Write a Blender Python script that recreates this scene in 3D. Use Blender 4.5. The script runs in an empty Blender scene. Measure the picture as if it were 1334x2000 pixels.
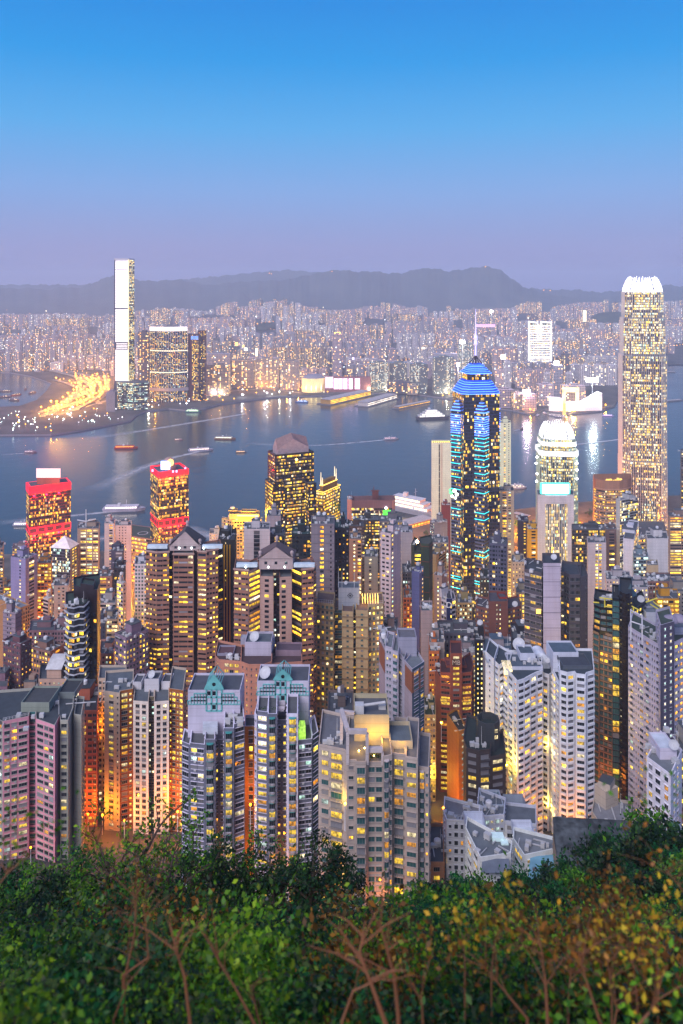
import bpy, math, random
import numpy as np
from collections import defaultdict
from mathutils import Vector, Matrix
from mathutils.geometry import tessellate_polygon
R = math.radians
rnd = random.Random(7)
nr = np.random.RandomState(7)
scene = bpy.context.scene
col = scene.collection

# ------------------------------------------------------------------ camera
H, F, HX, HY = 394.0, 1510.0, 667.0, 561.0      # eye height, focal length (photo px), principal column, horizon row
cam = bpy.data.cameras.new('camera')
camo = bpy.data.objects.new('camera', cam)
col.objects.link(camo)
camo.location = (0, 0, H)
camo.rotation_euler = (R(90), 0, 0)
cam.sensor_fit = 'VERTICAL'
cam.sensor_height = 36.0
cam.lens = 36.0 * F / 2000.0
cam.shift_y = -(1000.0 - HY) / 2000.0
cam.clip_start = 0.5
cam.clip_end = 40000
cam.dof.use_dof = True
cam.dof.focus_distance = 420
cam.dof.aperture_fstop = 1.05
scene.camera = camo
scene.view_settings.view_transform = 'Standard'
scene.view_settings.look = 'None'
scene.view_settings.exposure = 0.28
scene.view_settings.gamma = 1.0
scene.cycles.use_denoising = True
scene.cycles.max_bounces = 6
scene.cycles.diffuse_bounces = 2
scene.cycles.glossy_bounces = 3
scene.cycles.transparent_max_bounces = 6
scene.cycles.volume_bounces = 1
scene.cycles.sample_clamp_indirect = 4.0
scene.cycles.sample_clamp_direct = 0.0
scene.cycles.caustics_reflective = False
scene.cycles.caustics_refractive = False

# ------------------------------------------------------------------ sky: dusk gradient over the physical sky
w = bpy.data.worlds.new('World')
scene.world = w
w.use_nodes = True
nt = w.node_tree
nt.nodes.clear()
out = nt.nodes.new('ShaderNodeOutputWorld')
bg = nt.nodes.new('ShaderNodeBackground')
tc = nt.nodes.new('ShaderNodeTexCoord')
sep = nt.nodes.new('ShaderNodeSeparateXYZ')
mr = nt.nodes.new('ShaderNodeMapRange')
mr.inputs[1].default_value = -0.1
mr.inputs[2].default_value = 0.9
ramp = nt.nodes.new('ShaderNodeValToRGB')
nt.links.new(tc.outputs['Generated'], sep.inputs[0])
nt.links.new(sep.outputs['Z'], mr.inputs[0])
nt.links.new(mr.outputs[0], ramp.inputs[0])
def srgb(r, g, b):
    f = lambda c: ((c / 255 + 0.055) / 1.055) ** 2.4 if c > 10 else c / 255 / 12.92
    return (f(r), f(g), f(b), 1)
stops = [(0.0, srgb(118, 118, 165)), (0.10, srgb(138, 138, 188)), (0.15, srgb(142, 154, 208)), (0.22, srgb(124, 170, 230)),
         (0.30, srgb(78, 172, 238)), (0.38, srgb(10, 154, 234)), (0.46, srgb(0, 136, 226)), (0.7, srgb(5, 76, 160)), (1.0, srgb(4, 48, 115))]
els_ = ramp.color_ramp.elements
els_[0].position, els_[0].color = stops[0]
els_[1].position, els_[1].color = stops[-1]
for p_, c_ in stops[1:-1]:
    e = els_.new(p_); e.color = c_
# the after-glow in the west, behind the camera
dot = nt.nodes.new('ShaderNodeVectorMath'); dot.operation = 'DOT_PRODUCT'
nt.links.new(tc.outputs['Generated'], dot.inputs[0])
dot.inputs[1].default_value = (-0.45, -0.86, 0.25)
glow = nt.nodes.new('ShaderNodeMapRange')
glow.inputs[1].default_value = 0.1
glow.inputs[2].default_value = 1.0
nt.links.new(dot.outputs['Value'], glow.inputs[0])
gm = nt.nodes.new('ShaderNodeMix'); gm.data_type = 'RGBA'; gm.blend_type = 'ADD'
gm.inputs[7].default_value = (0.62, 0.50, 0.54, 1)
nt.links.new(glow.outputs[0], gm.inputs[0])
nt.links.new(ramp.outputs[0], gm.inputs[6])
sky = nt.nodes.new('ShaderNodeTexSky')
sky.sky_type = 'NISHITA'
sky.sun_disc = False
sky.sun_elevation = R(2)
sky.sun_rotation = R(208)
sm = nt.nodes.new('ShaderNodeMix'); sm.data_type = 'RGBA'; sm.blend_type = 'ADD'
sm.inputs[0].default_value = 0.012
nt.links.new(gm.outputs[2], sm.inputs[6])
nt.links.new(sky.outputs[0], sm.inputs[7])
nt.links.new(sm.outputs[2], bg.inputs[0])
bg.inputs[1].default_value = 0.82
nt.links.new(bg.outputs[0], out.inputs[0])

# twilight from the west: one broad, weak sun
sl = bpy.data.lights.new('sun', 'SUN')
sl.energy = 2.9
sl.angle = R(40)
sl.color = (0.97, 0.90, 0.94)
so = bpy.data.objects.new('sun', sl)
col.objects.link(so)
so.rotation_euler = Vector((0.34, 0.62, -0.62)).to_track_quat('-Z', 'Y').to_euler()

# ------------------------------------------------------------------ helpers
def P(px, d):
    return ((px - HX) * d / F, d)
def Zy(y, d):
    return H - (y - HY) * d / F
def sea_d(y, z=0.0):
    return (H - z) * F / (y - HY)

_td = [0, 5, 10, 20, 30, 60, 100, 150, 200, 250, 300, 350, 400, 450, 500, 600, 700, 800, 900, 1000, 1100, 2000]
_tz = [392.3, 388.4, 384, 375.5, 367, 342, 305, 262, 222, 186, 162, 144, 122, 104, 88, 58, 36, 20, 11, 7, 5, 5]
def ter(d):
    return float(np.interp(d, _td, _tz))

class G:
    """collects quads and triangles, links them as one mesh object"""
    def __init__(s):
        s.q = []; s.qm = []; s.quv = []; s.t = []; s.tm = []
    def quads(s, a, m=0, uv=None):
        a = np.asarray(a, float).reshape(-1, 4, 3)
        n = len(a)
        s.q.append(a)
        s.qm.append(np.full(n, m) if np.isscalar(m) else np.asarray(m))
        if uv is None:
            uv = np.tile(np.array([[0, 0], [1, 0], [1, 1], [0, 1]], float), (n, 1, 1))
        s.quv.append(np.asarray(uv, float).reshape(-1, 4, 2))
    def tris(s, a, m=0):
        a = np.asarray(a, float).reshape(-1, 3, 3)
        s.t.append(a); s.tm.append(np.full(len(a), m))
    def box(s, x, y, z, sx, sy, sz, m=0, yaw=0.0):
        """box standing on z, centred on x, y"""
        c, n = math.cos(yaw), math.sin(yaw)
        hx, hy = sx / 2, sy / 2
        cs = [(x + c * a - n * b, y + n * a + c * b) for a, b in ((-hx, -hy), (hx, -hy), (hx, hy), (-hx, hy))]
        s.prism(cs, z, z + sz, m, m)
    def prism(s, ring, z0, z1, m=0, mt=None, bottom=False, ring1=None):
        """ring counter-clockwise; ring1 = the ring at the top when it tapers"""
        r1 = ring1 or ring
        n = len(ring)
        qs = []; uv = []
        for i in range(n):
            a, b = ring[i], ring[(i + 1) % n]
            a1, b1 = r1[i], r1[(i + 1) % n]
            L = math.hypot(b[0] - a[0], b[1] - a[1])
            qs.append([(a[0], a[1], z0), (b[0], b[1], z0), (b1[0], b1[1], z1), (a1[0], a1[1], z1)])
            uv.append([(0, 0), (L, 0), (L, z1 - z0), (0, z1 - z0)])
        s.quads(qs, m, uv)
        s.cap(r1, z1, m if mt is None else mt)
        if bottom: s.cap(ring, z0, m, True)
    def cap(s, ring, z, m=0, flip=False):
        vs = [Vector((p[0], p[1], 0)) for p in ring]
        for t in tessellate_polygon([vs]):
            a, b, c = (ring[i] for i in t)
            cr = (b[0] - a[0]) * (c[1] - a[1]) - (b[1] - a[1]) * (c[0] - a[0])
            if (cr < 0) != flip: b, c = c, b
            s.tris([[(a[0], a[1], z), (b[0], b[1], z), (c[0], c[1], z)]], m)
    def tube(s, pts, rad, m=0, n=6):
        pts = [Vector(p) for p in pts]
        rings = []
        for i, p in enumerate(pts):
            d = (pts[min(i + 1, len(pts) - 1)] - pts[max(i - 1, 0)]).normalized()
            u = d.orthogonal().normalized(); v = d.cross(u)
            r = rad[i] if hasattr(rad, '__len__') else rad
            rings.append([p + r * (math.cos(2 * math.pi * k / n) * u + math.sin(2 * math.pi * k / n) * v) for k in range(n)])
        # keep the rings aligned
        for i in range(1, len(rings)):
            k = min(range(n), key=lambda k: (rings[i][k] - pts[i] - (rings[i - 1][0] - pts[i - 1])).length)
            rings[i] = rings[i][k:] + rings[i][:k]
            if (rings[i][1] - pts[i] - (rings[i - 1][1] - pts[i - 1])).length > (rings[i][-1] - pts[i] - (rings[i - 1][1] - pts[i - 1])).length:
                rings[i] = [rings[i][0]] + rings[i][:0:-1]
        qs = []
        for i in range(len(rings) - 1):
            for k in range(n):
                a, b = rings[i], rings[i + 1]
                qs.append([a[k], a[(k + 1) % n], b[(k + 1) % n], b[k]])
        s.quads([[tuple(v) for v in q] for q in qs], m)
        for rg in (rings[0], rings[-1]):
            for k in range(1, n - 1):
                s.tris([[tuple(rg[0]), tuple(rg[k]), tuple(rg[k + 1])]], m)
    def lathe(s, x, y, prof, m=0, n=16, closed=True):
        """prof: list of (radius, z) bottom to top"""
        qs = []
        for (r0, z0), (r1, z1) in zip(prof[:-1], prof[1:]):
            for k in range(n):
                a, b = 2 * math.pi * k / n, 2 * math.pi * (k + 1) / n
                qs.append([(x + r0 * math.cos(a), y + r0 * math.sin(a), z0), (x + r0 * math.cos(b), y + r0 * math.sin(b), z0),
                           (x + r1 * math.cos(b), y + r1 * math.sin(b), z1), (x + r1 * math.cos(a), y + r1 * math.sin(a), z1)])
        s.quads(qs, m)
    def empty(s):
        return not s.q and not s.t
    def mesh(s, name, mats, weld=False):
        nq = sum(len(a) for a in s.q); ntr = sum(len(a) for a in s.t)
        vq = np.concatenate(s.q).reshape(-1, 3) if nq else np.zeros((0, 3))
        vt = np.concatenate(s.t).reshape(-1, 3) if ntr else np.zeros((0, 3))
        v = np.concatenate([vq, vt])
        me = bpy.data.meshes.new(name)
        idx = np.arange(len(v), dtype=np.int32)
        if weld and len(v):
            key = np.round(v * 500).astype(np.int64)
            _, first, inv = np.unique(key, axis=0, return_index=True, return_inverse=True)
            idx = inv.reshape(-1).astype(np.int32); vv = v[first]
        else:
            vv = v
        me.vertices.add(len(vv)); me.vertices.foreach_set('co', vv.astype(np.float32).ravel())
        me.loops.add(len(v)); me.loops.foreach_set('vertex_index', idx)
        tot = np.concatenate([np.full(nq, 4), np.full(ntr, 3)]).astype(np.int32)
        st = np.concatenate([[0], np.cumsum(tot)[:-1]]).astype(np.int32)
        me.polygons.add(nq + ntr)
        me.polygons.foreach_set('loop_start', st); me.polygons.foreach_set('loop_total', tot)
        for m in mats: me.materials.append(m)
        mi = np.concatenate([*(s.qm or [np.zeros(0)]), *(s.tm or [np.zeros(0)])]).astype(np.int32)
        me.polygons.foreach_set('material_index', mi)
        uvl = me.uv_layers.new(name='UVMap')
        uvq = np.concatenate(s.quv).reshape(-1, 2) if nq else np.zeros((0, 2))
        uvl.data.foreach_set('uv', np.concatenate([uvq, vt[:, :2] * 0.1]).astype(np.float32).ravel())
        me.update(calc_edges=True)
        if weld: me.validate()
        return me
    def build(s, name, mats, parent=None, weld=False, **props):
        if s.empty(): return None
        return link(name, s.mesh(name, mats if isinstance(mats, (list, tuple)) else [mats], weld), parent, **props)

def link(name, data, parent=None, **props):
    o = bpy.data.objects.new(name, data)
    col.objects.link(o)
    if parent is not None: o.parent = parent
    for k, v in props.items(): o[k] = v
    return o
def thing(name, label, cat, loc=(0, 0, 0), group=None):
    o = bpy.data.objects.new(name, None)
    col.objects.link(o)
    o.empty_display_size = 1
    o['label'] = label; o['category'] = cat
    if group: o['group'] = group
    return o

# ------------------------------------------------------------------ materials
def newmat(name):
    m = bpy.data.materials.new(name); m.use_nodes = True
    return m, m.node_tree, m.node_tree.nodes['Principled BSDF']
_mc = {}
def wallmat(c, rough=0.75, dirt=0.2, metal=0.0):
    """painted concrete or tiles with rain streaks and patchy wear"""
    g_ = sum(c[:3]) / 3; c = [max(.006, (g_ + (x - g_) * 1.4)) for x in c[:3]]; c = [min(.8, 1.0 * x ** 1.62) for x in c]
    k = (tuple(round(x, 3) for x in c[:3]), rough, dirt, metal)
    if k in _mc: return _mc[k]
    m, t, b = newmat('wall_paint')
    n, l = t.nodes, t.links
    geo = n.new('ShaderNodeNewGeometry')
    mp = n.new('ShaderNodeMapping'); mp.inputs['Scale'].default_value = (0.5, 0.5, 0.03)
    l.new(geo.outputs['Position'], mp.inputs[0])
    n1 = n.new('ShaderNodeTexNoise'); n1.inputs['Scale'].default_value = 1.0; n1.inputs['Detail'].default_value = 3
    l.new(mp.outputs[0], n1.inputs['Vector'])
    n2 = n.new('ShaderNodeTexNoise'); n2.inputs['Scale'].default_value = 0.09; n2.inputs['Detail'].default_value = 4
    l.new(geo.outputs['Position'], n2.inputs['Vector'])
    ad = n.new('ShaderNodeMath'); ad.operation = 'ADD'
    l.new(n1.outputs[0], ad.inputs[0]); l.new(n2.outputs[0], ad.inputs[1])
    r = n.new('ShaderNodeMapRange'); r.inputs[1].default_value = 0.75; r.inputs[2].default_value = 1.2
    r.inputs[3].default_value = 1.0; r.inputs[4].default_value = 1.0 - dirt
    l.new(ad.outputs[0], r.inputs[0])
    sz = n.new('ShaderNodeSeparateXYZ'); l.new(geo.outputs['Position'], sz.inputs[0])           # joints at the floors
    dz = n.new('ShaderNodeMath'); dz.operation = 'DIVIDE'; dz.inputs[1].default_value = 2.95; l.new(sz.outputs[2], dz.inputs[0])
    fz_ = n.new('ShaderNodeMath'); fz_.operation = 'FRACT'; l.new(dz.outputs[0], fz_.inputs[0])
    jl = n.new('ShaderNodeMapRange'); jl.inputs[1].default_value = .05; jl.inputs[2].default_value = .09; jl.inputs[3].default_value = .78; l.new(fz_.outputs[0], jl.inputs[0])
    jm = n.new('ShaderNodeMath'); jm.operation = 'MULTIPLY'; l.new(r.outputs[0], jm.inputs[0]); l.new(jl.outputs[0], jm.inputs[1])
    mx = n.new('ShaderNodeVectorMath'); mx.operation = 'SCALE'
    mx.inputs[0].default_value = c[:3]
    l.new(jm.outputs[0], mx.inputs['Scale'])
    l.new(mx.outputs[0], b.inputs['Base Color'])
    b.inputs['Roughness'].default_value = rough
    b.inputs['Metallic'].default_value = metal
    _mc[k] = m
    return m
def plain(name, c, rough=0.6, metal=0.0, spec=0.5):
    k = (name, tuple(c), rough, metal)
    if k in _mc: return _mc[k]
    m, t, b = newmat(name)
    n, l = t.nodes, t.links
    geo = n.new('ShaderNodeNewGeometry')
    n2 = n.new('ShaderNodeTexNoise'); n2.inputs['Scale'].default_value = 0.35; n2.inputs['Detail'].default_value = 5
    l.new(geo.outputs['Position'], n2.inputs['Vector'])
    r = n.new('ShaderNodeMapRange'); r.inputs[3].default_value = 0.6; r.inputs[4].default_value = 1.4
    l.new(n2.outputs[0], r.inputs[0])
    mx = n.new('ShaderNodeVectorMath'); mx.operation = 'SCALE'
    mx.inputs[0].default_value = c[:3]
    l.new(r.outputs[0], mx.inputs['Scale']); l.new(mx.outputs[0], b.inputs['Base Color'])
    b.inputs['Roughness'].default_value = rough; b.inputs['Metallic'].default_value = metal
    b.inputs['Specular IOR Level'].default_value = spec
    _mc[k] = m
    return m
def emit(name, c, s, sample=False, vary=0.0):
    k = ('e', name, tuple(c), s)
    if k in _mc: return _mc[k]
    m, t, b = newmat(name)
    n, l = t.nodes, t.links
    b.inputs['Base Color'].default_value = (*[min(0.8, x) for x in c[:3]], 1)
    b.inputs['Emission Color'].default_value = (*c[:3], 1)
    b.inputs['Emission Strength'].default_value = s
    if vary:
        geo = n.new('ShaderNodeNewGeometry')
        tx = n.new('ShaderNodeTexNoise'); tx.inputs['Scale'].default_value = vary; tx.inputs['Detail'].default_value = 2
        l.new(geo.outputs['Position'], tx.inputs['Vector'])
        r = n.new('ShaderNodeMapRange'); r.inputs[1].default_value = 0.3; r.inputs[2].default_value = 0.7
        r.inputs[3].default_value = s * 0.3; r.inputs[4].default_value = s * 1.5
        l.new(tx.outputs[0], r.inputs[0]); l.new(r.outputs[0], b.inputs['Emission Strength'])
    m.cycles.emission_sampling = 'AUTO' if sample else 'NONE'
    _mc[k] = m
    return m
def litpane(name, c1, c2, s, grain=0.9):
    """a lit room behind glass: colour differs from pane to pane, furniture and curtains break it up"""
    m, t, b = newmat(name)
    n, l = t.nodes, t.links
    geo = n.new('ShaderNodeNewGeometry')
    mix = n.new('ShaderNodeMix'); mix.data_type = 'RGBA'
    mix.inputs[6].default_value = (*c1, 1); mix.inputs[7].default_value = (*c2, 1)
    l.new(geo.outputs['Random Per Island'], mix.inputs[0])
    tx = n.new('ShaderNodeTexNoise'); tx.inputs['Scale'].default_value = grain; tx.inputs['Detail'].default_value = 2
    l.new(geo.outputs['Position'], tx.inputs['Vector'])
    r = n.new('ShaderNodeMapRange'); r.inputs[1].default_value = 0.36; r.inputs[2].default_value = 0.62
    r.inputs[3].default_value = 0.25; r.inputs[4].default_value = 1.25
    l.new(tx.outputs[0], r.inputs[0])
    uv = n.new('ShaderNodeUVMap'); sp = n.new('ShaderNodeSeparateXYZ')
    l.new(uv.outputs[0], sp.inputs[0])
    r2 = n.new('ShaderNodeMapRange'); r2.inputs[3].default_value = 0.6; r2.inputs[4].default_value = 1.2
    l.new(sp.outputs['Y'], r2.inputs[0])
    mu = n.new('ShaderNodeMath'); mu.operation = 'MULTIPLY'
    l.new(r.outputs[0], mu.inputs[0]); l.new(r2.outputs[0], mu.inputs[1])
    rr = n.new('ShaderNodeMapRange'); rr.inputs[3].default_value = 0.45 * s; rr.inputs[4].default_value = 1.25 * s
    ml = n.new('ShaderNodeMath'); ml.operation = 'FRACT'
    m7 = n.new('ShaderNodeMath'); m7.operation = 'MULTIPLY'; m7.inputs[1].default_value = 7.31
    l.new(geo.outputs['Random Per Island'], m7.inputs[0]); l.new(m7.outputs[0], ml.inputs[0]); l.new(ml.outputs[0], rr.inputs[0])
    cu = n.new('ShaderNodeMath'); cu.operation = 'MULTIPLY'; cu.inputs[1].default_value = 13.7; l.new(geo.outputs['Random Per Island'], cu.inputs[0])   # a curtain drawn part of the way
    cf = n.new('ShaderNodeMath'); cf.operation = 'FRACT'; l.new(cu.outputs[0], cf.inputs[0])
    cl = n.new('ShaderNodeMath'); cl.operation = 'LESS_THAN'; l.new(sp.outputs['X'], cl.inputs[0]); l.new(cf.outputs[0], cl.inputs[1])
    cr = n.new('ShaderNodeMapRange'); cr.inputs[3].default_value = 1.15; cr.inputs[4].default_value = .5; l.new(cl.outputs[0], cr.inputs[0])
    mc = n.new('ShaderNodeMath'); mc.operation = 'MULTIPLY'; l.new(mu.outputs[0], mc.inputs[0]); l.new(cr.outputs[0], mc.inputs[1])
    mu2 = n.new('ShaderNodeMath'); mu2.operation = 'MULTIPLY'
    l.new(mc.outputs[0], mu2.inputs[0]); l.new(rr.outputs[0], mu2.inputs[1])
    l.new(mix.outputs[2], b.inputs['Emission Color']); l.new(mu2.outputs[0], b.inputs['Emission Strength'])
    b.inputs['Base Color'].default_value = (0.05, 0.04, 0.03, 1)
    b.inputs['Roughness'].default_value = 0.25
    m.cycles.emission_sampling = 'NONE'
    return m
def glassmat(name, c, rough=0.12, metal=0.0, rv=0.5):
    m, t, b = newmat(name)
    n, l = t.nodes, t.links
    geo = n.new('ShaderNodeNewGeometry')
    r = n.new('ShaderNodeMapRange'); r.inputs[3].default_value = 1 - rv; r.inputs[4].default_value = 1 + rv * 1.6
    l.new(geo.outputs['Random Per Island'], r.inputs[0])
    mx = n.new('ShaderNodeVectorMath'); mx.operation = 'SCALE'; mx.inputs[0].default_value = c
    l.new(r.outputs[0], mx.inputs['Scale']); l.new(mx.outputs[0], b.inputs['Base Color'])
    b.inputs['Roughness'].default_value = rough; b.inputs['Metallic'].default_value = metal
    b.inputs['IOR'].default_value = 1.5
    return m
M_frame = plain('window_frame_metal', (0.17, 0.18, 0.20), 0.5)
M_glass = glassmat('dark_glass', (0.009, 0.013, 0.018), rv=0.8)
M_teal = glassmat('teal_glass', (0.02, 0.07, 0.075), rv=0.7)
M_blind = glassmat('drawn_blind', (0.15, 0.15, 0.17), 0.6, rv=0.7)
LIT = [('yellow', (1.0, 0.55, 0.02), (1.0, 0.68, 0.07), 3.0), ('orange', (1.0, 0.33, 0.012), (1.0, 0.46, 0.03), 2.3), ('pale', (1.0, 0.74, 0.30), (1.0, 0.88, 0.55), 2.6), ('cool', (0.55, 1.0, 0.8), (0.85, 1.0, 1.0), 2.0)]
M_ly, M_lo, M_lp, M_lc = [litpane('lit_room_' + n_, a_, b_, s_) for n_, a_, b_, s_ in LIT]
M_dim = [litpane('lit_office_' + n_, a_, b_, s_ * .85, .3) for n_, a_, b_, s_ in LIT]
M_ac = plain('air_conditioner_paint', (0.45, 0.46, 0.48), 0.5)
M_white = wallmat((0.72, 0.72, 0.74))
M_rail = plain('railing_metal', (0.6, 0.61, 0.64), 0.4)
M_dish = plain('dish_paint', (0.42, 0.44, 0.48), 0.5)
def roofmat(c): return plain('roof_felt', c, 0.85)
# ------------------------------------------------------------------ building kit
# element slots: 0 frame 1 wall 2 trim 3 glass 4 teal 5 yellow 6 orange 7 pale 8 cool 9 ac 10 blind
def boxq(u0, u1, n0, n1, v0, v1, m, back=False):
    q = [[(u0, n1, v0), (u1, n1, v0), (u1, n1, v1), (u0, n1, v1)],      # front
         [(u0, n0, v0), (u0, n1, v0), (u0, n1, v1), (u0, n0, v1)],
         [(u1, n1, v0), (u1, n0, v0), (u1, n0, v1), (u1, n1, v1)],
         [(u0, n1, v1), (u1, n1, v1), (u1, n0, v1), (u0, n0, v1)],
         [(u0, n0, v0), (u1, n0, v0), (u1, n1, v0), (u0, n1, v0)]]
    if back: q.append([(u1, n0, v0), (u0, n0, v0), (u0, n0, v1), (u1, n0, v1)])
    return q, [m] * len(q)
_tc = {}
def tmpl(kind, w, h, pane, near):
    k = (kind, round(w, 1), round(h, 1), pane, near)
    if k in _tc: return _tc[k]
    Q, M = [], []
    def add(qm): Q.extend(qm[0]); M.extend(qm[1])
    a = w / 2
    if kind == 'win':
        if near:
            t = 0.10
            Q.append([(-a + t, 0.05, t), (a - t, 0.05, t), (a - t, 0.05, h - t), (-a + t, 0.05, h - t)]); M.append(pane)
            for b in ((-a, -a + t, 0, h), (a - t, a, 0, h), (-a + t, a - t, 0, t), (-a + t, a - t, h - t, h)):
                add(boxq(b[0], b[1], 0, 0.10, b[2], b[3], 0))
            nm = 1 if w < 2.2 else 2
            for i in range(nm):
                u = -a + w * (i + 1) / (nm + 1)
                add(boxq(u - 0.04, u + 0.04, 0.05, 0.09, t, h - t, 0))
            add(boxq(-a - 0.1, a + 0.1, 0, 0.28, -0.12, 0, 1))
            add(boxq(-a - 0.1, a + 0.1, 0, 0.35, h, h + 0.12, 1))
        else:
            Q.append([(-a, 0.06, 0), (a, 0.06, 0), (a, 0.06, h), (-a, 0.06, h)]); M.append(pane)
    elif kind == 'balc':
        add(boxq(-a, a, 0, .85, -0.15, 0.85, 1))
    elif kind == 'rail':                                     # slab with a barred railing
        add(boxq(-a, a, 0, 1.0, -0.22, 0, 1))
        add(boxq(-a, a, 0.92, 1.0, 0.85, 0.97, 0))
        nb = max(2, int(w / 0.55))
        for i in range(nb + 1):
            u = -a + w * i / nb
            u = min(max(u, -a + 0.04), a - 0.04)
            add(boxq(u - 0.04, u + 0.04, 0.92, 1.0, 0, 0.85, 0))
    elif kind == 'bay':                                      # rounded balcony
        n = 5
        pts = [(-a * math.cos(math.pi * i / n), 1.15 * math.sin(math.pi * i / n) ** 0.7) for i in range(n + 1)]
        for (v0, v1, m) in ((-0.25, 0.70, 10), (h - 0.35, h - 0.05, 2)):
            for i in range(n):
                p, q = pts[i], pts[i + 1]
                Q.append([(p[0], p[1], v0), (q[0], q[1], v0), (q[0], q[1], v1), (p[0], p[1], v1)]); M.append(m)
                Q.append([(0, 0, v1), (p[0], p[1], v1), (q[0], q[1], v1), (0, 0, v1)] if v1 > h / 2 else [(0, 0, v0 + 0.3), (p[0], p[1], v0 + 0.3), (q[0], q[1], v0 + 0.3), (0, 0, v0 + 0.3)]); M.append(m)
    elif kind == 'ac':
        add(boxq(-0.4, 0.4, 0, 0.42, 0, 0.5, 9))
    elif kind == 'ledge':
        add(boxq(-a, a, 0, 0.18, 0, h, 2))
    elif kind == 'fin':
        add(boxq(-a, a, 0, 0.35, 0, h, 2))
    Q = np.array(Q, float)
    r = (Q, np.array(M))
    _tc[k] = r
    return r

PAT = {
    'blank': 's1',
    'res': 's.7 w1.8 s.5 n.7 s.5 w1.8 s.7',
    'res2': 's.5 a1.7 s.6 n.7 s.4 a1.7 s.5',
    'grid': 's.5 w1.9 s.5',
    'tight': 's.25 w1.7 s.25',
    'band': 'W4 s.35',
    'bandx': 'W3 s.2 W3 s.2 W3 s.9',
    'glass': 'g1.6 s.12',
    'glassw': 'g2.4 s.5',
    'punch': 's1 w1.3 s1',
    'small': 's1.6 n.8 s1.4 n.8 s1.6',
    'balc': 's.5 c2.6 s.4 w1.4 s.5',
    'rail': 's.5 r2.6 s.4 w1.4 s.5',
    'stair': '!s4 n1*.95p s4',
    'stair2': '!s3 n.9*.9y s1.2 n.9*.9y s3',
    'slit': '!s6 n1.1*.5o s6',
    'side': '!s5 n.8 s3 n.8 s5',
    'side2': '!s3 w1.3 s2.5 n.7 s2.5 w1.3 s3',
}
PALS = {'y': [5] * 6 + [6] * 2 + [7] * 2, 'o': [6] * 5 + [5] * 4 + [7], 'p': [7] * 5 + [5] * 3 + [8] * 2, 'c': [8] * 6 + [7] * 4,
        'g': [5] * 4 + [7] * 5 + [8] * 1, 'm': [5] * 5 + [6] * 3 + [7] * 2 + [8]}
def parse(p):
    p = PAT.get(p, p)
    once = p.startswith('!')
    if once: p = p[1:]
    cells = []
    for tk in p.split():
        k, r = tk[0], tk[1:]
        pl = None; lit = None
        if '*' in r:
            r, x = r.split('*')
            if x and x[-1].isalpha(): pl = x[-1]; x = x[:-1]
            lit = float(x)
        cells.append((k, float(r), lit, pl))
    return once, cells

def inset(ring, t):
    n = len(ring); o = []
    for i in range(n):
        p0, p1, p2 = (Vector(ring[(i + j) % n][:2]) for j in (-1, 0, 1))
        d1 = (p1 - p0); d2 = (p2 - p1)
        if d1.length < 1e-6 or d2.length < 1e-6: o.append(tuple(p1)); continue
        d1.normalize(); d2.normalize()
        n1 = Vector((-d1.y, d1.x)); n2 = Vector((-d2.y, d2.x))
        b = n1 + n2
        k = 1 + n1.dot(n2)
        b = b * (t / max(k, 0.35))
        o.append(tuple(p1 + b))
    return o

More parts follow.
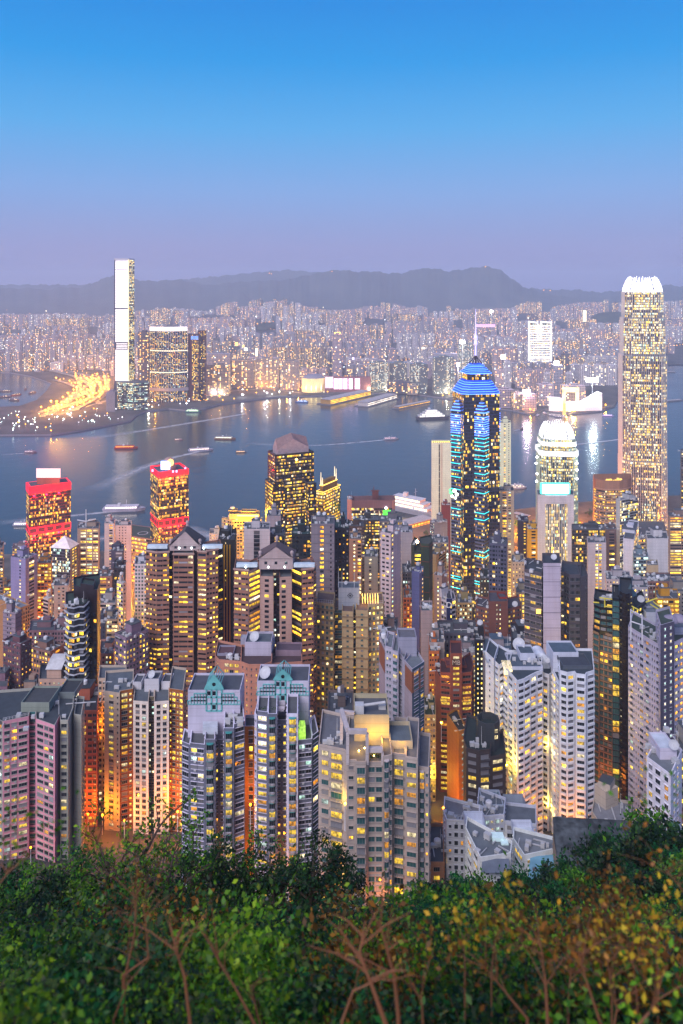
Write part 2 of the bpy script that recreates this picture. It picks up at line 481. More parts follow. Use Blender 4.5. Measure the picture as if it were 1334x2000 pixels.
class Bld:
    def __init__(s, label, name='apartment_tower', cat='apartment tower', wall=(.5, .5, .52), trim=None, lit=0.2, pal='m', near=False,
                 fh=3.0, group=None, glass=3, seed=None, frame=None, dirt=0.2, roofc=(.16, .19, .23), rough=0.75, winh=None, bandy=False):
        s.root = thing(name, label, cat, group=group)
        s.g = G(); s.rf = G()
        s.wallm = wallmat(wall, dirt=dirt, rough=rough)
        s.trimm = wallmat(trim or tuple(x * 0.8 for x in wall))
        s.wm = [s.wallm, s.trimm]
        s.els = []
        s.lit, s.pal, s.near, s.fh, s.glass = lit, pal, near, fh, glass
        s.rng = random.Random(seed if seed is not None else len(label) * 131 + sum(map(ord, label)))
        s.roofm = roofmat(tuple(x * .42 for x in roofc))
        s.frame = frame or M_frame
        s.winh = winh
        s.bandy = bandy
        s.first = None
        s.boff = s.rng.random() * 50
    def mat(s, c, **k):
        m = wallmat(c, **k)
        if m not in s.wm: s.wm.append(m)
        return s.wm.index(m)
    def face(s, a, b, z0, z1, pat, fh=None, lit=None, pal=None, glass=None):
        rng = s.rng
        fh = fh or s.fh
        L = math.hypot(b[0] - a[0], b[1] - a[1])
        if L < 0.5: return
        d = ((b[0] - a[0]) / L, (b[1] - a[1]) / L)
        once, cells = parse(pat)
        tot = sum(c[1] for c in cells)
        rep = 1 if once else max(1, round(L / tot))
        sc = L / (tot * rep)
        nf = max(1, int((z1 - z0) / fh + 0.15))
        zt = z1 - nf * fh            # floors counted from the top
        lit = (s.lit if lit is None else lit) * (1.6 if s.near else 1.2)
        glass = s.glass if glass is None else glass
        ff = [min(2.6, max(0.2, rng.gammavariate(2.2, 0.45))) for _ in range(nf)]
        u = 0.0
        for r in range(rep):
            for (k, cw, cl, cp) in cells:
                w = cw * sc
                uc = u + w / 2
                u += w
                if k == 's': continue
                pl = PALS[cp or pal or s.pal]
                cf = rng.choice((0.4, 0.8, 1.0, 1.2, 1.9)) if cl is None else 1.0
                for i in range(nf):
                    z = zt + i * fh
                    x, y = a[0] + d[0] * uc, a[1] + d[1] * uc
                    if z < z0 - fh: continue
                    pr = (cl if cl is not None else lit * cf * (ff[i] if k in 'gW' else 0.6 + 0.4 * ff[i]))
                    if rng.random() < pr: pane = rng.choice(pl)
                    else: pane = 10 if (rng.random() < 0.12 and k != 'g') else glass
                    def E(kind, ww, hh, sill, pn=3):
                        s.els.append((kind, round(ww, 1), round(hh, 1), pn, x, y, z + sill, d[0], d[1]))
                    if k == 'w': E('win', w, s.winh or min(1.75, fh * .58), .85 * fh / 3, pane)
                    elif k == 'a':
                        E('win', w, s.winh or 1.5, 1.0, pane)
                        if rng.random() < 0.7: s.els.append(('ac', .8, .5, 9, x + d[0] * w * .2, y + d[1] * w * .2, z + .3, d[0], d[1]))
                    elif k == 'n': E('win', w, min(1.2, fh * .4), 1.1 * fh / 3, pane)
                    elif k == 'W': E('win', w, s.winh or fh * .52, fh * .3, pane)
                    elif k == 'g': E('win', w, fh * .72, fh * .2, pane)
                    elif k == 'G': E('win', w, fh * .9, fh * .05, pane)
                    elif k == 'c':
                        E('win', w * .94, fh * .76, fh * .06, pane); E('balc', w, fh, 0)
                    elif k == 'r':
                        E('win', w * .9, fh * .68, fh * .1, pane); E('rail', w, fh, 0)
                    elif k == 'b':
                        E('win', w * .9, fh * .78, fh * .06, pane); E('bay', w, fh, 0)
                    elif k == 'l':                     # a moulded ledge
                        E('ledge', w, .35, 0)
                    elif k == 'f':
                        s.els.append(('fin', round(w, 1), round(fh, 2), 2, x, y, z, d[0], d[1]))
    def vol(s, pts, pats, z0, z1, depth=18.0, back=None, side='side', par=1.1, fm=None, roofm=None, **k):
        """pts: front line left to right, world (x, y); pats per front edge; back closed automatically"""
        pts = [tuple(p) for p in pts]
        if back is None:
            dx, dy = pts[-1][0] - pts[0][0], pts[-1][1] - pts[0][1]
            L = math.hypot(dx, dy); nx, ny = -dy / L, dx / L
            back = []
            for q in (pts[-1], pts[0]):                       # side walls run mostly away from the lookout
                k_ = math.hypot(*q); back.append((q[0] + depth * (.85 * q[0] / k_ + .15 * nx), q[1] + depth * (.85 * q[1] / k_ + .15 * ny)))
        ring = pts + list(back)
        n = len(ring)
        if isinstance(pats, str): pats = [pats] * (len(pts) - 1)
        fm = fm or [0] * len(pats)
        for i in range(n):
            a, b = ring[i], ring[(i + 1) % n]
            L = math.hypot(b[0] - a[0], b[1] - a[1])
            m = fm[i] if i < len(fm) else 0
            s.g.quads([[(a[0], a[1], z0), (b[0], b[1], z0), (b[0], b[1], z1 + par), (a[0], a[1], z1 + par)]], m,
                      [[(0, 0), (L, 0), (L, z1 - z0), (0, z1 - z0)]])
            pt = pats[i] if i < len(pats) else (side if len(back) > 1 and i != n - 2 else None)
            if pt and pt != 'blank':
                s.face(a, b, z0, z1, pt, **k)
        if par > 0:
            r2 = inset(ring, 0.35)
            qs = []
            for i in range(n):
                j = (i + 1) % n
                qs.append([(*ring[i], z1 + par), (*ring[j], z1 + par), (*r2[j], z1 + par), (*r2[i], z1 + par)])
                qs.append([(*r2[i], z1 + par), (*r2[j], z1 + par), (*r2[j], z1), (*r2[i], z1)])
            s.g.quads(qs, 0)
            s.rf.cap(r2, z1)
        else:
            s.rf.cap(ring, z1)
        if s.first is None: s.first = (ring, z1)
        return ring
    def bands(s, ring, z0, z1, step, t=0.25, hgt=0.3, m=1, edges=None):
        n = len(ring)
        o = inset(ring, -t)
        z = z1
        while z > z0:
            for i in (range(n) if edges is None else edges):
                j = (i + 1) % n
                s.g.quads([[(*o[i], z - hgt), (*o[j], z - hgt), (*o[j], z), (*o[i], z)],
                           [(*o[i], z), (*o[j], z), (*ring[j], z), (*ring[i], z)],
                           [(*ring[i], z - hgt), (*ring[j], z - hgt), (*o[j], z - hgt), (*o[i], z - hgt)]], m)
            z -= step
    def part(s, name, g, mats, **k):
        return g.build(name, mats, s.root, **k)
    def clutter(s, seed=0, dish=0, tank=True, n=5, house=True, ring=None, z=None, hc=None):
        """lift housing, water tanks, air handlers and aerials on the roof"""
        rng = random.Random(s.rng.random() + seed)
        if ring is None: ring, z = s.first
        cx = sum(p[0] for p in ring) / len(ring); cy = sum(p[1] for p in ring) / len(ring)
        a, b = ring[0], ring[1]
        yaw = math.atan2(ring[-3][1] - ring[0][1], ring[-3][0] - ring[0][0]) if len(ring) > 4 else math.atan2(b[1] - a[1], b[0] - a[0])
        xs = [p[0] for p in ring]; ys = [p[1] for p in ring]
        W, D = (max(xs) - min(xs)) * .5, (max(ys) - min(ys)) * .5
        hm = wallmat(hc) if hc else s.wallm
        if house:
            g = G(); hw, hd, hh = W * rng.uniform(.5, .8), D * rng.uniform(.5, .8), rng.uniform(3, 6.5)
            hx, hy = cx + rng.uniform(-.2, .2) * W, cy + rng.uniform(0, .3) * D
            g.box(hx, hy, z, hw, hd, hh, 0, yaw)
            g.box(hx, hy, z + hh, hw + .5, hd + .5, .35, 1, yaw)
            if rng.random() < .6: g.box(hx + hw * .1, hy, z + hh + .35, hw * .5, hd * .5, 2.2, 0, yaw)
            s.part('roof_house', g, [hm, s.roofm])
        else:
            hx, hy, hh = cx, cy, 0
        for i in range(n):
            g = G()
            x, y = cx + rng.uniform(-.75, .75) * W, cy + rng.uniform(-.75, .75) * D
            bw, bd, bh = rng.uniform(.8, 2.4), rng.uniform(.8, 2), rng.uniform(.8, 1.8)
            g.box(x, y, z + .25, bw, bd, bh, 0, yaw)
            for u in (-.35, .35):
                g.box(x + u * bw, y, z, .15, bd, .25, 0, yaw)
            s.part('air_handler', g, [M_ac])
        g = G()                                                # pipe runs and cable trays
        for i in range(4):
            x, y = cx + rng.uniform(-.8, .8) * W, cy + rng.uniform(-.8, .8) * D; L = rng.uniform(.3, .8) * (W if i % 2 else D)
            a_ = yaw + (0 if i % 2 else math.pi / 2); g.box(x, y, z + .2, L, rng.uniform(.2, .5), rng.uniform(.2, .4), 0, a_)
        s.part('roof_pipework', g, [M_ac], kind='stuff')
        if tank:
            g = G(); x, y = hx + W * rng.uniform(-.2, .2), hy
            g.lathe(x, y, [(1.3, z + hh), (1.3, z + hh + 1.9), (.9, z + hh + 2.2), (0.05, z + hh + 2.3)], 0, 12)
            s.part('water_tank', g, [M_rail])
        for i in range(dish):
            s.dish(hx + rng.uniform(-.4, .4) * W, hy - D * .2, z + hh, rng.uniform(1.2, 1.8))
        if rng.random() < .5:
            g = G(); g.tube([(cx + W * .4, cy, z), (cx + W * .4, cy, z + rng.uniform(5, 9))], [.12, .05], 0, 4)
            s.part('aerial_mast', g, [M_rail])
    def dish(s, x, y, z, r=1.6):
        g = G()
        g.tube([(x, y, z), (x, y, z + r)], .12, 0, 5)
        ax = Vector((-.35, -.75, .65)).normalized()
        u = ax.orthogonal().normalized(); v = ax.cross(u)
        c = Vector((x, y, z + r * 1.1))
        pr = [c + ax * (0.32 * r * (k / 3) ** 2) for k in range(4)]
        n = 14
        rings = [[tuple(pr[k] + (r * k / 3) * (math.cos(2 * math.pi * i / n) * u + math.sin(2 * math.pi * i / n) * v)) for i in range(n)] for k in range(4)]
        for k in range(3):
            g.quads([[rings[k][i], rings[k][(i + 1) % n], rings[k + 1][(i + 1) % n], rings[k + 1][i]] for i in range(n)], 0)
        g.tube([tuple(c), tuple(c + ax * r * .9)], .05, 0, 4)
        s.part('satellite_dish', g, [M_dish])
    def finish(s, window_name='window', cap=100):
        rt = s.root
        s.g.build('wall', s.wm, rt)
        s.rf.build('roof', [s.roofm], rt)
        mats = [s.frame, s.wallm, s.trimm, M_glass, M_teal, M_ly, M_lo, M_lp, M_lc, M_ac, M_blind]
        if s.first and s.first[0][0][1] > 690: mats[5:9] = M_dim
        names = {'win': window_name, 'balc': 'balcony', 'rail': 'balcony', 'bay': 'bay_balcony', 'ac': 'air_conditioner', 'ledge': 'ledge', 'fin': 'fin'}
        by = defaultdict(list)
        for e in s.els: by[e[0]].append(e)
        for kind, L in by.items():
            rest = L
            if s.near and kind in ('win', 'balc', 'rail', 'bay'):
                def vis(e):
                    px = HX + F * e[4] / e[5]; py = HY + F * (H - e[6]) / e[5]
                    nx, ny = e[8], -e[7]
                    f = max(0.0, -(nx * e[4] + ny * e[5]) / math.hypot(e[4], e[5]))
                    return f * e[1] * e[2] / e[5] ** 2 * (1 if 0 < px < 1334 and py < 1720 else 0)
                L = sorted(L, key=vis, reverse=True)
                one, rest = L[:cap], L[cap:]
                ms = {}
                for e in one:
                    if vis(e) <= 0: rest.append(e); continue
                    k = e[:4]
                    if k not in ms:
                        q, m = tmpl(kind, e[1], e[2], e[3], True)
                        gg = G(); gg.quads(q, m)
                        used = sorted(set(m.tolist()))
                        gg.qm = [np.array([used.index(i) for i in m])]
                        ms[k] = gg.mesh(names[kind], [mats[i] for i in used])
                    o = link(names[kind], ms[k], rt)
                    # local (u, n, v) -> world; n = outward = (dy, -dx)
                    o.matrix_world = Matrix(((e[7], e[8], 0, e[4]), (e[8], -e[7], 0, e[5]), (0, 0, 1, e[6]), (0, 0, 0, 1)))
            if rest:
                g = G()
                grp = defaultdict(list)
                for e in rest: grp[e[:4]].append(e[4:])
                for k, I in grp.items():
                    q, m = tmpl(*k, s.near)
                    I = np.array(I)
                    n = len(I)
                    dx, dy = I[:, 3], I[:, 4]
                    u, nn, v = q[..., 0].ravel(), q[..., 1].ravel(), q[..., 2].ravel()
                    X = I[:, 0:1] + dx[:, None] * u + dy[:, None] * nn
                    Y = I[:, 1:2] + dy[:, None] * u - dx[:, None] * nn
                    Zz = I[:, 2:3] + v[None] + 0 * X
                    g.quads(np.stack([X, Y, Zz], -1).reshape(-1, 4, 3), np.tile(m, n))
                used = sorted(set(np.concatenate(g.qm).tolist()))
                lut = np.zeros(12, int)
                for i, u_ in enumerate(used): lut[u_] = i
                g.qm = [lut[a] for a in g.qm]
                g.build(names[kind], [mats[i] for i in used], rt, kind='stuff')
        return s

def corner_pts(x0, xs, x1, d, th):
    """near corner at column xs, left face back to column x0, right face back to column x1 (yaw th degrees)"""
    t = R(th); c, sn = math.cos(t), math.sin(t)
    X = (xs - HX) * d / F
    W = (F * X - (x0 - HX) * d) / ((x0 - HX) * sn + F * c)
    den = F * sn - (x1 - HX) * c
    V = ((x1 - HX) * d - F * X) / den if den > 40 else 16.0
    V = min(max(V, 0.5), 62)
    assert W > 0, (x0, xs, x1, d, th)
    A = (X - W * c, d + W * sn); B = (X, d); C = (X + V * sn, d + V * c)
    return A, B, C, (A[0] + C[0] - B[0], A[1] + C[1] - B[1])

def tower(label, x0, x1, y, d, L='res', Rr='side', xs=None, th=0, wall=(.5, .5, .52), z0=None, depth=20, clutter=True, dish=0, rooms=None,
          name='apartment_tower', cat='apartment tower', par=1.1, trim=None, fm=None, house=True, bands=0, n=7, fin=True, **k):
    b = Bld(label, name, cat, wall, trim, **k)
    z0 = ter(d) - 3 if z0 is None else z0
    z1 = Zy(y, d)
    if xs is None:
        a, c = P(x0, d), P(x1, d)
        ring = b.vol([a, c], [L], z0, z1, depth=depth, side=Rr, par=par, fm=fm)
    else:
        A, B, C, D = corner_pts(x0, xs, x1, d, th)
        ring = b.vol([A, B, C], [L, Rr], z0, z1, back=[D], par=par, fm=fm)
    if bands: b.bands(ring, z0, z1, bands)
    if clutter: b.clutter(dish=dish, house=house, n=n)
    if fin: b.finish()
    return b
# ------------------------------------------------------------------ near row of residential towers
def PP(*l): return [P(px, d) for px, d in l]

def gabled_roof(b, x0, x1, y_eave, y_top, d, dep, c, roofc, name='roof_house'):
    """a pedimented roof house: block with a gable facing the front and a hipped tiled roof behind it"""
    g = G()
    (X0, _), (X1, _) = P(x0, d), P(x1, d)
    ze, zt = Zy(y_eave, d), Zy(y_top, d)
    zb = b.first[1]
    g.prism([(X0, d), (X1, d), (X1, d + dep), (X0, d + dep)], zb, ze, 0)
    xm = (X0 + X1) / 2; o = 1.0
    rf = [(X0 - o, d - o, ze), (X1 + o, d - o, ze), (X1 + o, d + dep, ze), (X0 - o, d + dep, ze)]
    zr = ze + (zt - ze) * .9
    g.tris([[(X0 + .5, d - .6, ze), (X1 - .5, d - .6, ze), (xm, d - .6, zr)]], 0)
    ya = d + dep * .5
    g.quads([[rf[0], (X0 - o, d + dep, ze), (xm, ya, zt), (xm, d - o, zr)], [(X1 + o, d + dep, ze), rf[1], (xm, d - o, zr), (xm, ya, zt)]], 1)
    g.tris([[rf[2], rf[3], (xm, ya, zt)]], 1)
    for x in (X0 + .6, X1 - .6, xm):
        zz = ze if x != xm else zt - 1
        g.lathe(x, d + (1 if x != xm else dep * .5), [(.8, zz - .5), (.8, zz + 2), (1.1, zz + 2.6), (1.0, zz + 3.4), (.6, zz + 3.9), (.02, zz + 4.1)], 0, 10)
    # windows of the roof house
    for f in (.2, .5, .8):
        xx = X0 + (X1 - X0) * f
        zz = zb + (ze - zb) * .45
        g.quads([[(xx - .8, d - .05, zz), (xx + .8, d - .05, zz), (xx + .8, d - .05, zz + 1.6), (xx - .8, d - .05, zz + 1.6)]], 2)
    b.part(name, g, [wallmat(c), roofmat(roofc), M_glass])

def block(b, x0, x1, y, d, dep, zb=None, c=None, m=None, name='roof_house', cap=None, par=.8):
    """a roof block with its own parapet"""
    g = G(); (X0, _), (X1, _) = P(x0, d), P(x1, d)
    z1 = Zy(y, d); zb = (b.first[1] if b.first else ter(d)) if zb is None else zb
    ring = [(X0, d), (X1, d), (X1, d + dep), (X0, d + dep)]
    r2 = inset(ring, .3)
    for i in range(4):
        j = (i + 1) % 4
        g.quads([[(*ring[i], zb), (*ring[j], zb), (*ring[j], z1), (*ring[i], z1)],
                 [(*ring[i], z1), (*ring[j], z1), (*r2[j], z1), (*r2[i], z1)],
                 [(*r2[i], z1), (*r2[j], z1), (*r2[j], z1 - par), (*r2[i], z1 - par)]], 0)
    g.cap(r2, z1 - par, 1)
    return b.part(name, g, [m or (wallmat(c) if c else b.wallm), roofmat(cap) if cap else b.roofm])

def railing(b, pts, z, h=1.1, name='railing'):
    g = G()
    for (x0, y0), (x1, y1) in zip(pts[:-1], pts[1:]):
        L = math.hypot(x1 - x0, y1 - y0); n = max(2, int(L / 1.2))
        for i in range(n + 1):
            f = i / n
            g.box(x0 + (x1 - x0) * f, y0 + (y1 - y0) * f, z, .08, .08, h)
        for k in (.5, 1.0):
            g.tube([(x0, y0, z + h * k), (x1, y1, z + h * k)], .05, 0, 4)
    b.part(name, g, [M_rail])

# --- pink and grey-green tower at the left
PINK, GREY = (.72, .50, .56), (.52, .52, .49)
b = Bld('tall pink and grey tower at the lower left with a teal recess up its face', wall=GREY, near=True, lit=.17, fh=2.9, roofc=(.09, .12, .15), seed=11)
pk = b.mat(PINK); tl = b.mat((.16, .30, .30))
z0, z1 = ter(325) - 6, Zy(1414, 325)
pts = PP((-30, 331), (5, 325), (56, 329), (58, 332.5), (69, 332.5), (70, 327), (107, 322), (117, 330), (117.5, 326), (133, 326), (143, 336))
b.vol(pts, ['res', 's.5 a1.7 s.5 a1.7 s.5 W2.6 s.5', 'blank', '!s.2 W2.2*.02 s.1 n.35*.5c s.1', 'blank', '!s.5 W2.0 s.4 w1.3 s.3 w1.3 s.5', 'blank', 'blank', '!s.4 w2.0 s.5', 'blank'],
      z0, z1, depth=20, fm=[0, pk, pk, tl, pk, pk, pk, pk, 0, 0])
b.bands(PP((58.5, 332.2), (69.5, 332.2), (69.5, 334), (58.5, 334)), z0, z1 - 1, 2.9, .45, .5, pk, edges=[0])
b.vol(PP((144, 333), (159, 332)), 'blank', z0, Zy(1402, 332), depth=16)
block(b, 41, 96, 1372, 334, 14, c=(.40, .43, .40), cap=(.05, .055, .06))
block(b, 96, 112, 1392, 336, 12, c=(.40, .43, .40), cap=(.06, .07, .08))
block(b, 112, 146, 1352, 345, 12, c=(.33, .36, .36), cap=(.03, .035, .04))
block(b, -20, 38, 1390, 338, 10, c=(.2, .22, .22), cap=(.03, .035, .04))
railing(b, PP((6, 325.6), (55, 329.4)), z1 + 1.1)
b.clutter(n=7, house=False, tank=False)
b.finish()
# --- salmon tower behind it
tower('salmon red tower squeezed between the pink tower and the long beige slab', 150, 190, 1392, 372, L='s.4 W2.2 s.4 a1.8 s.5', wall=(.50, .27, .21), near=True, lit=.2, pal='o', fh=2.9,
      depth=26, roofc=(.05, .07, .1), seed=5)

# --- beige, orange and white tower
b = Bld('wide beige and white tower behind the bare tree, two white wings with square windows', wall=(.60, .55, .50), trim=(.5, .45, .4), near=True, lit=.14, fh=2.75, roofc=(.2, .25, .3), seed=21)
wh = b.mat((.86, .82, .79)); br = b.mat((.42, .24, .12)); gy = b.mat((.30, .28, .22))
z0 = ter(362) - 6
b.vol(PP((192, 384), (245, 384)), ['s.3 a1.2 s.3'], z0, Zy(1329, 384), depth=14)
b.vol(PP((204, 366), (234, 364), (235, 366), (260, 368)), ['!s2 a2 s1.4 n.7 s.6', None, 's.4 w1.9 s.6 n.8 s.5'], z0, Zy(1356, 365), depth=20, fm=[0, br, br], lit=.22, pal='y')
b.vol(PP((330, 364), (358, 362)), ['s.5 n.9 s.7 w1.8 s.4'], z0, Zy(1351, 363), depth=22, fm=[br], lit=.4, pal='y')
b.vol(PP((260, 360), (290, 359)), ['!s1 w1.5 s1 w1.5 s1'], z0, Zy(1373, 360), depth=22, fm=[wh])
b.vol(PP((290, 364), (301, 364)), ['!n.8*.35p s.3 n.8*.45c'], z0, Zy(1365, 364), depth=18, fm=[gy])
b.vol(PP((301, 359), (330, 360)), ['!s1 w1.5 s1 w1.5 s1'], z0, Zy(1373, 360), depth=22, fm=[wh])
zr = Zy(1365, 364)
for (a, c, y, d) in ((259, 276, 1332, 372), (282, 310, 1326, 370), (315, 333, 1331, 372)):
    block(b, a, c, y, d, 8, zb=zr - 2, c=(.72, .72, .75), cap=(.06, .07, .09))
b.dish(*P(297, 373), Zy(1328, 372), 1.9)
b.clutter(n=4, house=False, tank=False, ring=PP((206, 368), (256, 368), (256, 380), (206, 380)), z=Zy(1356, 365))
b.finish()

# --- lavender-white twin with teal gables
b = Bld('pale lavender tower with two teal lattice gables and rounded balconies, in the near row', wall=(.78, .77, .85), trim=(.22, .46, .46), near=True, lit=.3, fh=3.05, roofc=(.20, .22, .25), seed=33)
tan = b.mat((.50, .36, .20)); dk = b.mat((.30, .31, .36)); TE = (.13, .42, .43)
z0 = ter(283) - 6
def gable(x0, x1, yb, yt, ya, d):
    """blank core block with a teal frame lattice and an open gable on its face"""
    block(b, x0, x1, yt, d, 13, zb=z0, c=(.68, .67, .74), cap=(.07, .08, .1), name='core_block')
    g = G(); t = .28
    (X0, _), (X1, _) = P(x0, d), P(x1, d)
    sx = lambda f: X0 + (X1 - X0) * f
    zz = lambda y: Zy(y, d)
    yy = d - .12
    def bar(xa, xb, za, zb):
        g.quads(*[[[(xa, yy - .16, za), (xb, yy - .16, za), (xb, yy - .16, zb), (xa, yy - .16, zb)], [(xa, yy - .16, zb), (xb, yy - .16, zb), (xb, d, zb), (xa, d, zb)],
                   [(xa, d, za), (xa, yy - .16, za), (xa, yy - .16, zb), (xa, d, zb)], [(xb, yy - .16, za), (xb, d, za), (xb, d, zb), (xb, yy - .16, zb)]]])
    zt, rows = yt + 6, 3
    u = (X1 - X0) / 17.0
    for side in (0, 1):                                        # the two stepped fields of small squares
        for r_ in range(3):
            n = 6 - r_ if r_ else 6
            zA, zB = zz(yt + 27 - 7 * r_), zz(yt + 27 - 7 * (r_ + 1))
            for i in range(7 - r_):
                x = X0 + u * i + (r_ * u if True else 0) if not side else X1 - u * i - r_ * u
                bar(x - t / 2, x + t / 2, zA, zB)
            xs_ = (X0 + r_ * u, X0 + 6 * u) if not side else (X1 - 6 * u, X1 - r_ * u)
            bar(xs_[0], xs_[1], zA - t / 2, zA + t / 2); bar(xs_[0], xs_[1], zB - t / 2, zB + t / 2)
    for i in range(4):                                         # the big central squares
        x = X0 + u * (6 + i * 5 / 3.0)
        bar(x - t, x + t, zz(yt + 40), zz(yt - 4))
    for y_ in (yt + 40, yt + 26, yt + 13, yt - 2):
        bar(X0 + 6 * u, X0 + 11 * u, zz(y_) - t, zz(y_) + t)
    # gable head with a round opening's surround, and the ridge bars running back
    xa, xb, xm = X0 + 5.2 * u, X0 + 11.8 * u, X0 + 8.5 * u
    zg, zp = zz(yt - 2), zz(ya)
    for yq in (d - .3, d + .3):
        g.quads([[(xa, yq, zg), (xb, yq, zg), (xb - u, yq, zg + (zp - zg) * .42), (xa + u, yq, zg + (zp - zg) * .42)]])
        g.tris([[(xa + u, yq, zg + (zp - zg) * .42), (xb - u, yq, zg + (zp - zg) * .42), (xm, yq, zp)]])
    for k in range(5):
        f = k / 4
        for sgn in (-1, 1):
            g.tube([(xm + sgn * (xb - xm - u) * (1 - f) , d, zg + (zp - zg) * (.42 + .58 * f)), (xm + sgn * (xb - xm - u) * (1 - f), d + 7, zg + (zp - zg) * (.42 + .58 * f))], .16, 0, 4)
    g.tube([(xb - u, d + 7, zg + (zp - zg) * .42), (xm, d + 7, zp), (xa + u, d + 7, zg + (zp - zg) * .42)], .2, 0, 4)
    g.lathe(0, 0, [(0.01, 0), (.01, .01)], 0, 3)
    b.part('gable', g, [plain('teal_paint', TE, .5)])
    g = G()
    for (fx, y_) in ((6.9, yt + 6), (8.6, yt + 6), (8.5, yt + 33)):
        x = X0 + fx * u
        g.quads([[(x - .55 * u, d - .05, zz(y_ + 4)), (x + .55 * u, d - .05, zz(y_ + 4)), (x + .55 * u, d - .05, zz(y_ - 4)), (x - .55 * u, d - .05, zz(y_ - 4))]])
    n = 14
    cx_, cz_ = xm, zg + (zp - zg) * .35
    g.tris([[(cx_, d - .34, cz_), (cx_ + .7 * math.cos(2 * math.pi * i / n), d - .34, cz_ + .7 * math.sin(2 * math.pi * i / n)),
             (cx_ + .7 * math.cos(2 * math.pi * (i + 1) / n), d - .34, cz_ + .7 * math.sin(2 * math.pi * (i + 1) / n))] for i in range(n)])
    b.part('vent_opening', g, [M_glass], kind='stuff')
gable(367, 469, 1440, 1348, 1317, 290)
gable(502, 603, 1425, 1330, 1307, 293)
b.vol(PP((355, 286), (371, 284)), ['!s.3 w1.6*.15c s.4'], z0, Zy(1456, 285), depth=9, par=.9, fm=[dk])
b.vol(PP((371, 282), (400, 281)), ['s.35 a1.9 s.3 a1.9 s.35'], z0, Zy(1460, 281), depth=13, lit=.12, fm=[dk])
b.vol(PP((400, 280), (420, 280)), ['!s.45 b2.6*.35y s.35'], z0, Zy(1450, 280), depth=12, fm=[dk])
b.vol(PP((420, 288), (437, 288)), ['!s.2 n.8*.4m s1 n.8*.2m s.2'], z0, Zy(1450, 288), depth=8, fm=[dk])
b.vol(PP((437, 279), (457, 279)), ['!s.5 b2.4*.55y s.5'], z0, Zy(1428, 279), depth=14, fm=[dk])
b.vol(PP((457, 281), (478, 283)), ['!s.3 W2.6 s.3'], z0, Zy(1420, 281), depth=14, lit=.25, pal='o', fm=[dk])
b.vol(PP((478, 294), (502, 294)), ['!s1 w1*.08o s1'], z0, Zy(1424, 294), depth=8, fm=[tan])
b.vol(PP((497, 284), (502, 282)), ['!s.3 n.7 s.3'], z0, Zy(1400, 283), depth=12)
b.vol(PP((502, 282), (523, 281)), ['!s.4 W2.6 s.4'], z0, Zy(1397, 281), depth=14, lit=.3, pal='m', fm=[dk])
b.vol(PP((523, 280), (541, 280)), ['!s.4 b2.4*.42o s.5'], z0, Zy(1400, 280), depth=14, fm=[dk])
b.vol(PP((541, 288), (560, 288)), ['!s.3 n.8*.3y s1 n.8*.55y s.3'], z0, Zy(1412, 288), depth=8, fm=[dk])
b.vol(PP((560, 279), (582, 279)), ['!s.6 b2.4*.6o s.5'], z0, Zy(1400, 279), depth=14)
b.vol(PP((582, 281), (610, 282)), ['s.35 a1.9 s.3 a1.9 s.35'], z0, Zy(1452, 281), depth=13, lit=.12, pal='c', fm=[dk])
b.vol(PP((610, 283), (622, 286)), ['!s.2 w1.5 s.3'], z0, Zy(1440, 284), depth=12, fm=[b.mat((.10, .16, .18))], lit=.1, glass=4)
block(b, 504, 556, 1386, 287, 4, zb=Zy(1397, 281), c=(.66, .65, .7), cap=(.05, .09, .04))
g = G()                                                        # potted shrubs of the roof garden
for i in range(300):
    x, y = P(506 + rnd.random() * 34, 284 + rnd.random() * 2.5); z = Zy(1395, 285) + rnd.random() ** 2 * 2.0
    s_ = .35
    a = rnd.random() * 6.28
    g.quads([[(x, y, z), (x + s_ * math.cos(a), y + s_ * math.sin(a), z + .1), (x + s_ * math.cos(a), y + s_ * math.sin(a), z + s_), (x, y, z + s_ + .1)]])
b.part('roof_garden', g, [plain('potted_leaves', (.03, .08, .02), .6)], kind='stuff')
g = G(); (x, y) = P(590, 284); zt = Zy(1452, 281)
g.prism(PP((583, 283), (597, 283), (597, 287), (583, 287)), zt, zt + 3, 0)
g.prism(PP((583, 283), (597, 283), (597, 287), (583, 287)), zt + 3, zt + 5, 0, ring1=PP((585, 285), (595, 285), (595, 287), (585, 287)))
b.part('glass_roof_room', g, [emit('green_lit_glass', (.5, 1.0, .10), .6, vary=1.2)])
g = G(); g.prism(PP((396, 285), (425, 285), (425, 289), (396, 289)), Zy(1450, 280), Zy(1450, 280) + 2.6, 0)
b.part('skylight', g, [plain('skylight_glass', (.45, .5, .58), .2)])
b.dish(*P(519, 296), Zy(1327, 296), 2.3)
b.clutter(n=5, house=False, tank=False, ring=PP((437, 281), (478, 281), (478, 290), (437, 290)), z=Zy(1428, 279))
b.finish()

# --- stone tower with the lit roof terrace
b = Bld('broad greyish stone tower with a glowing roof terrace, nearest of the towers at the centre', wall=(.58, .54, .52), trim=(.66, .63, .64), near=True, lit=.14, fh=3.25, roofc=(.28, .30, .36), seed=44, dirt=.2, glass=4)
z0 = ter(255) - 8
pts = PP((622, 261), (672, 258), (677, 257))
b.vol(pts, ['!s.8 w1.7 s.5 r3*.62y s.4', 'blank'], z0, Zy(1470, 258), depth=22)
b.vol(PP((677, 252), (694, 252), (695, 251), (715, 251), (716, 252), (718, 252)), ['!s.4 n.9*.12o s.4', 'blank', '!s.2 r2.6*.25o s.2', 'blank', 'blank'], z0, Zy(1494, 251), depth=26)
b.vol(PP((718, 253), (748, 253)), ['!s.25 w1.5 s.35 w1.5 s.25'], z0, Zy(1494, 253), depth=24, lit=.1)
b.vol(PP((748, 252), (766, 253)), ['!s.3 b1.8 s.2 w.7 s.2'], z0, Zy(1484, 252), depth=24, lit=.12, pal='o')
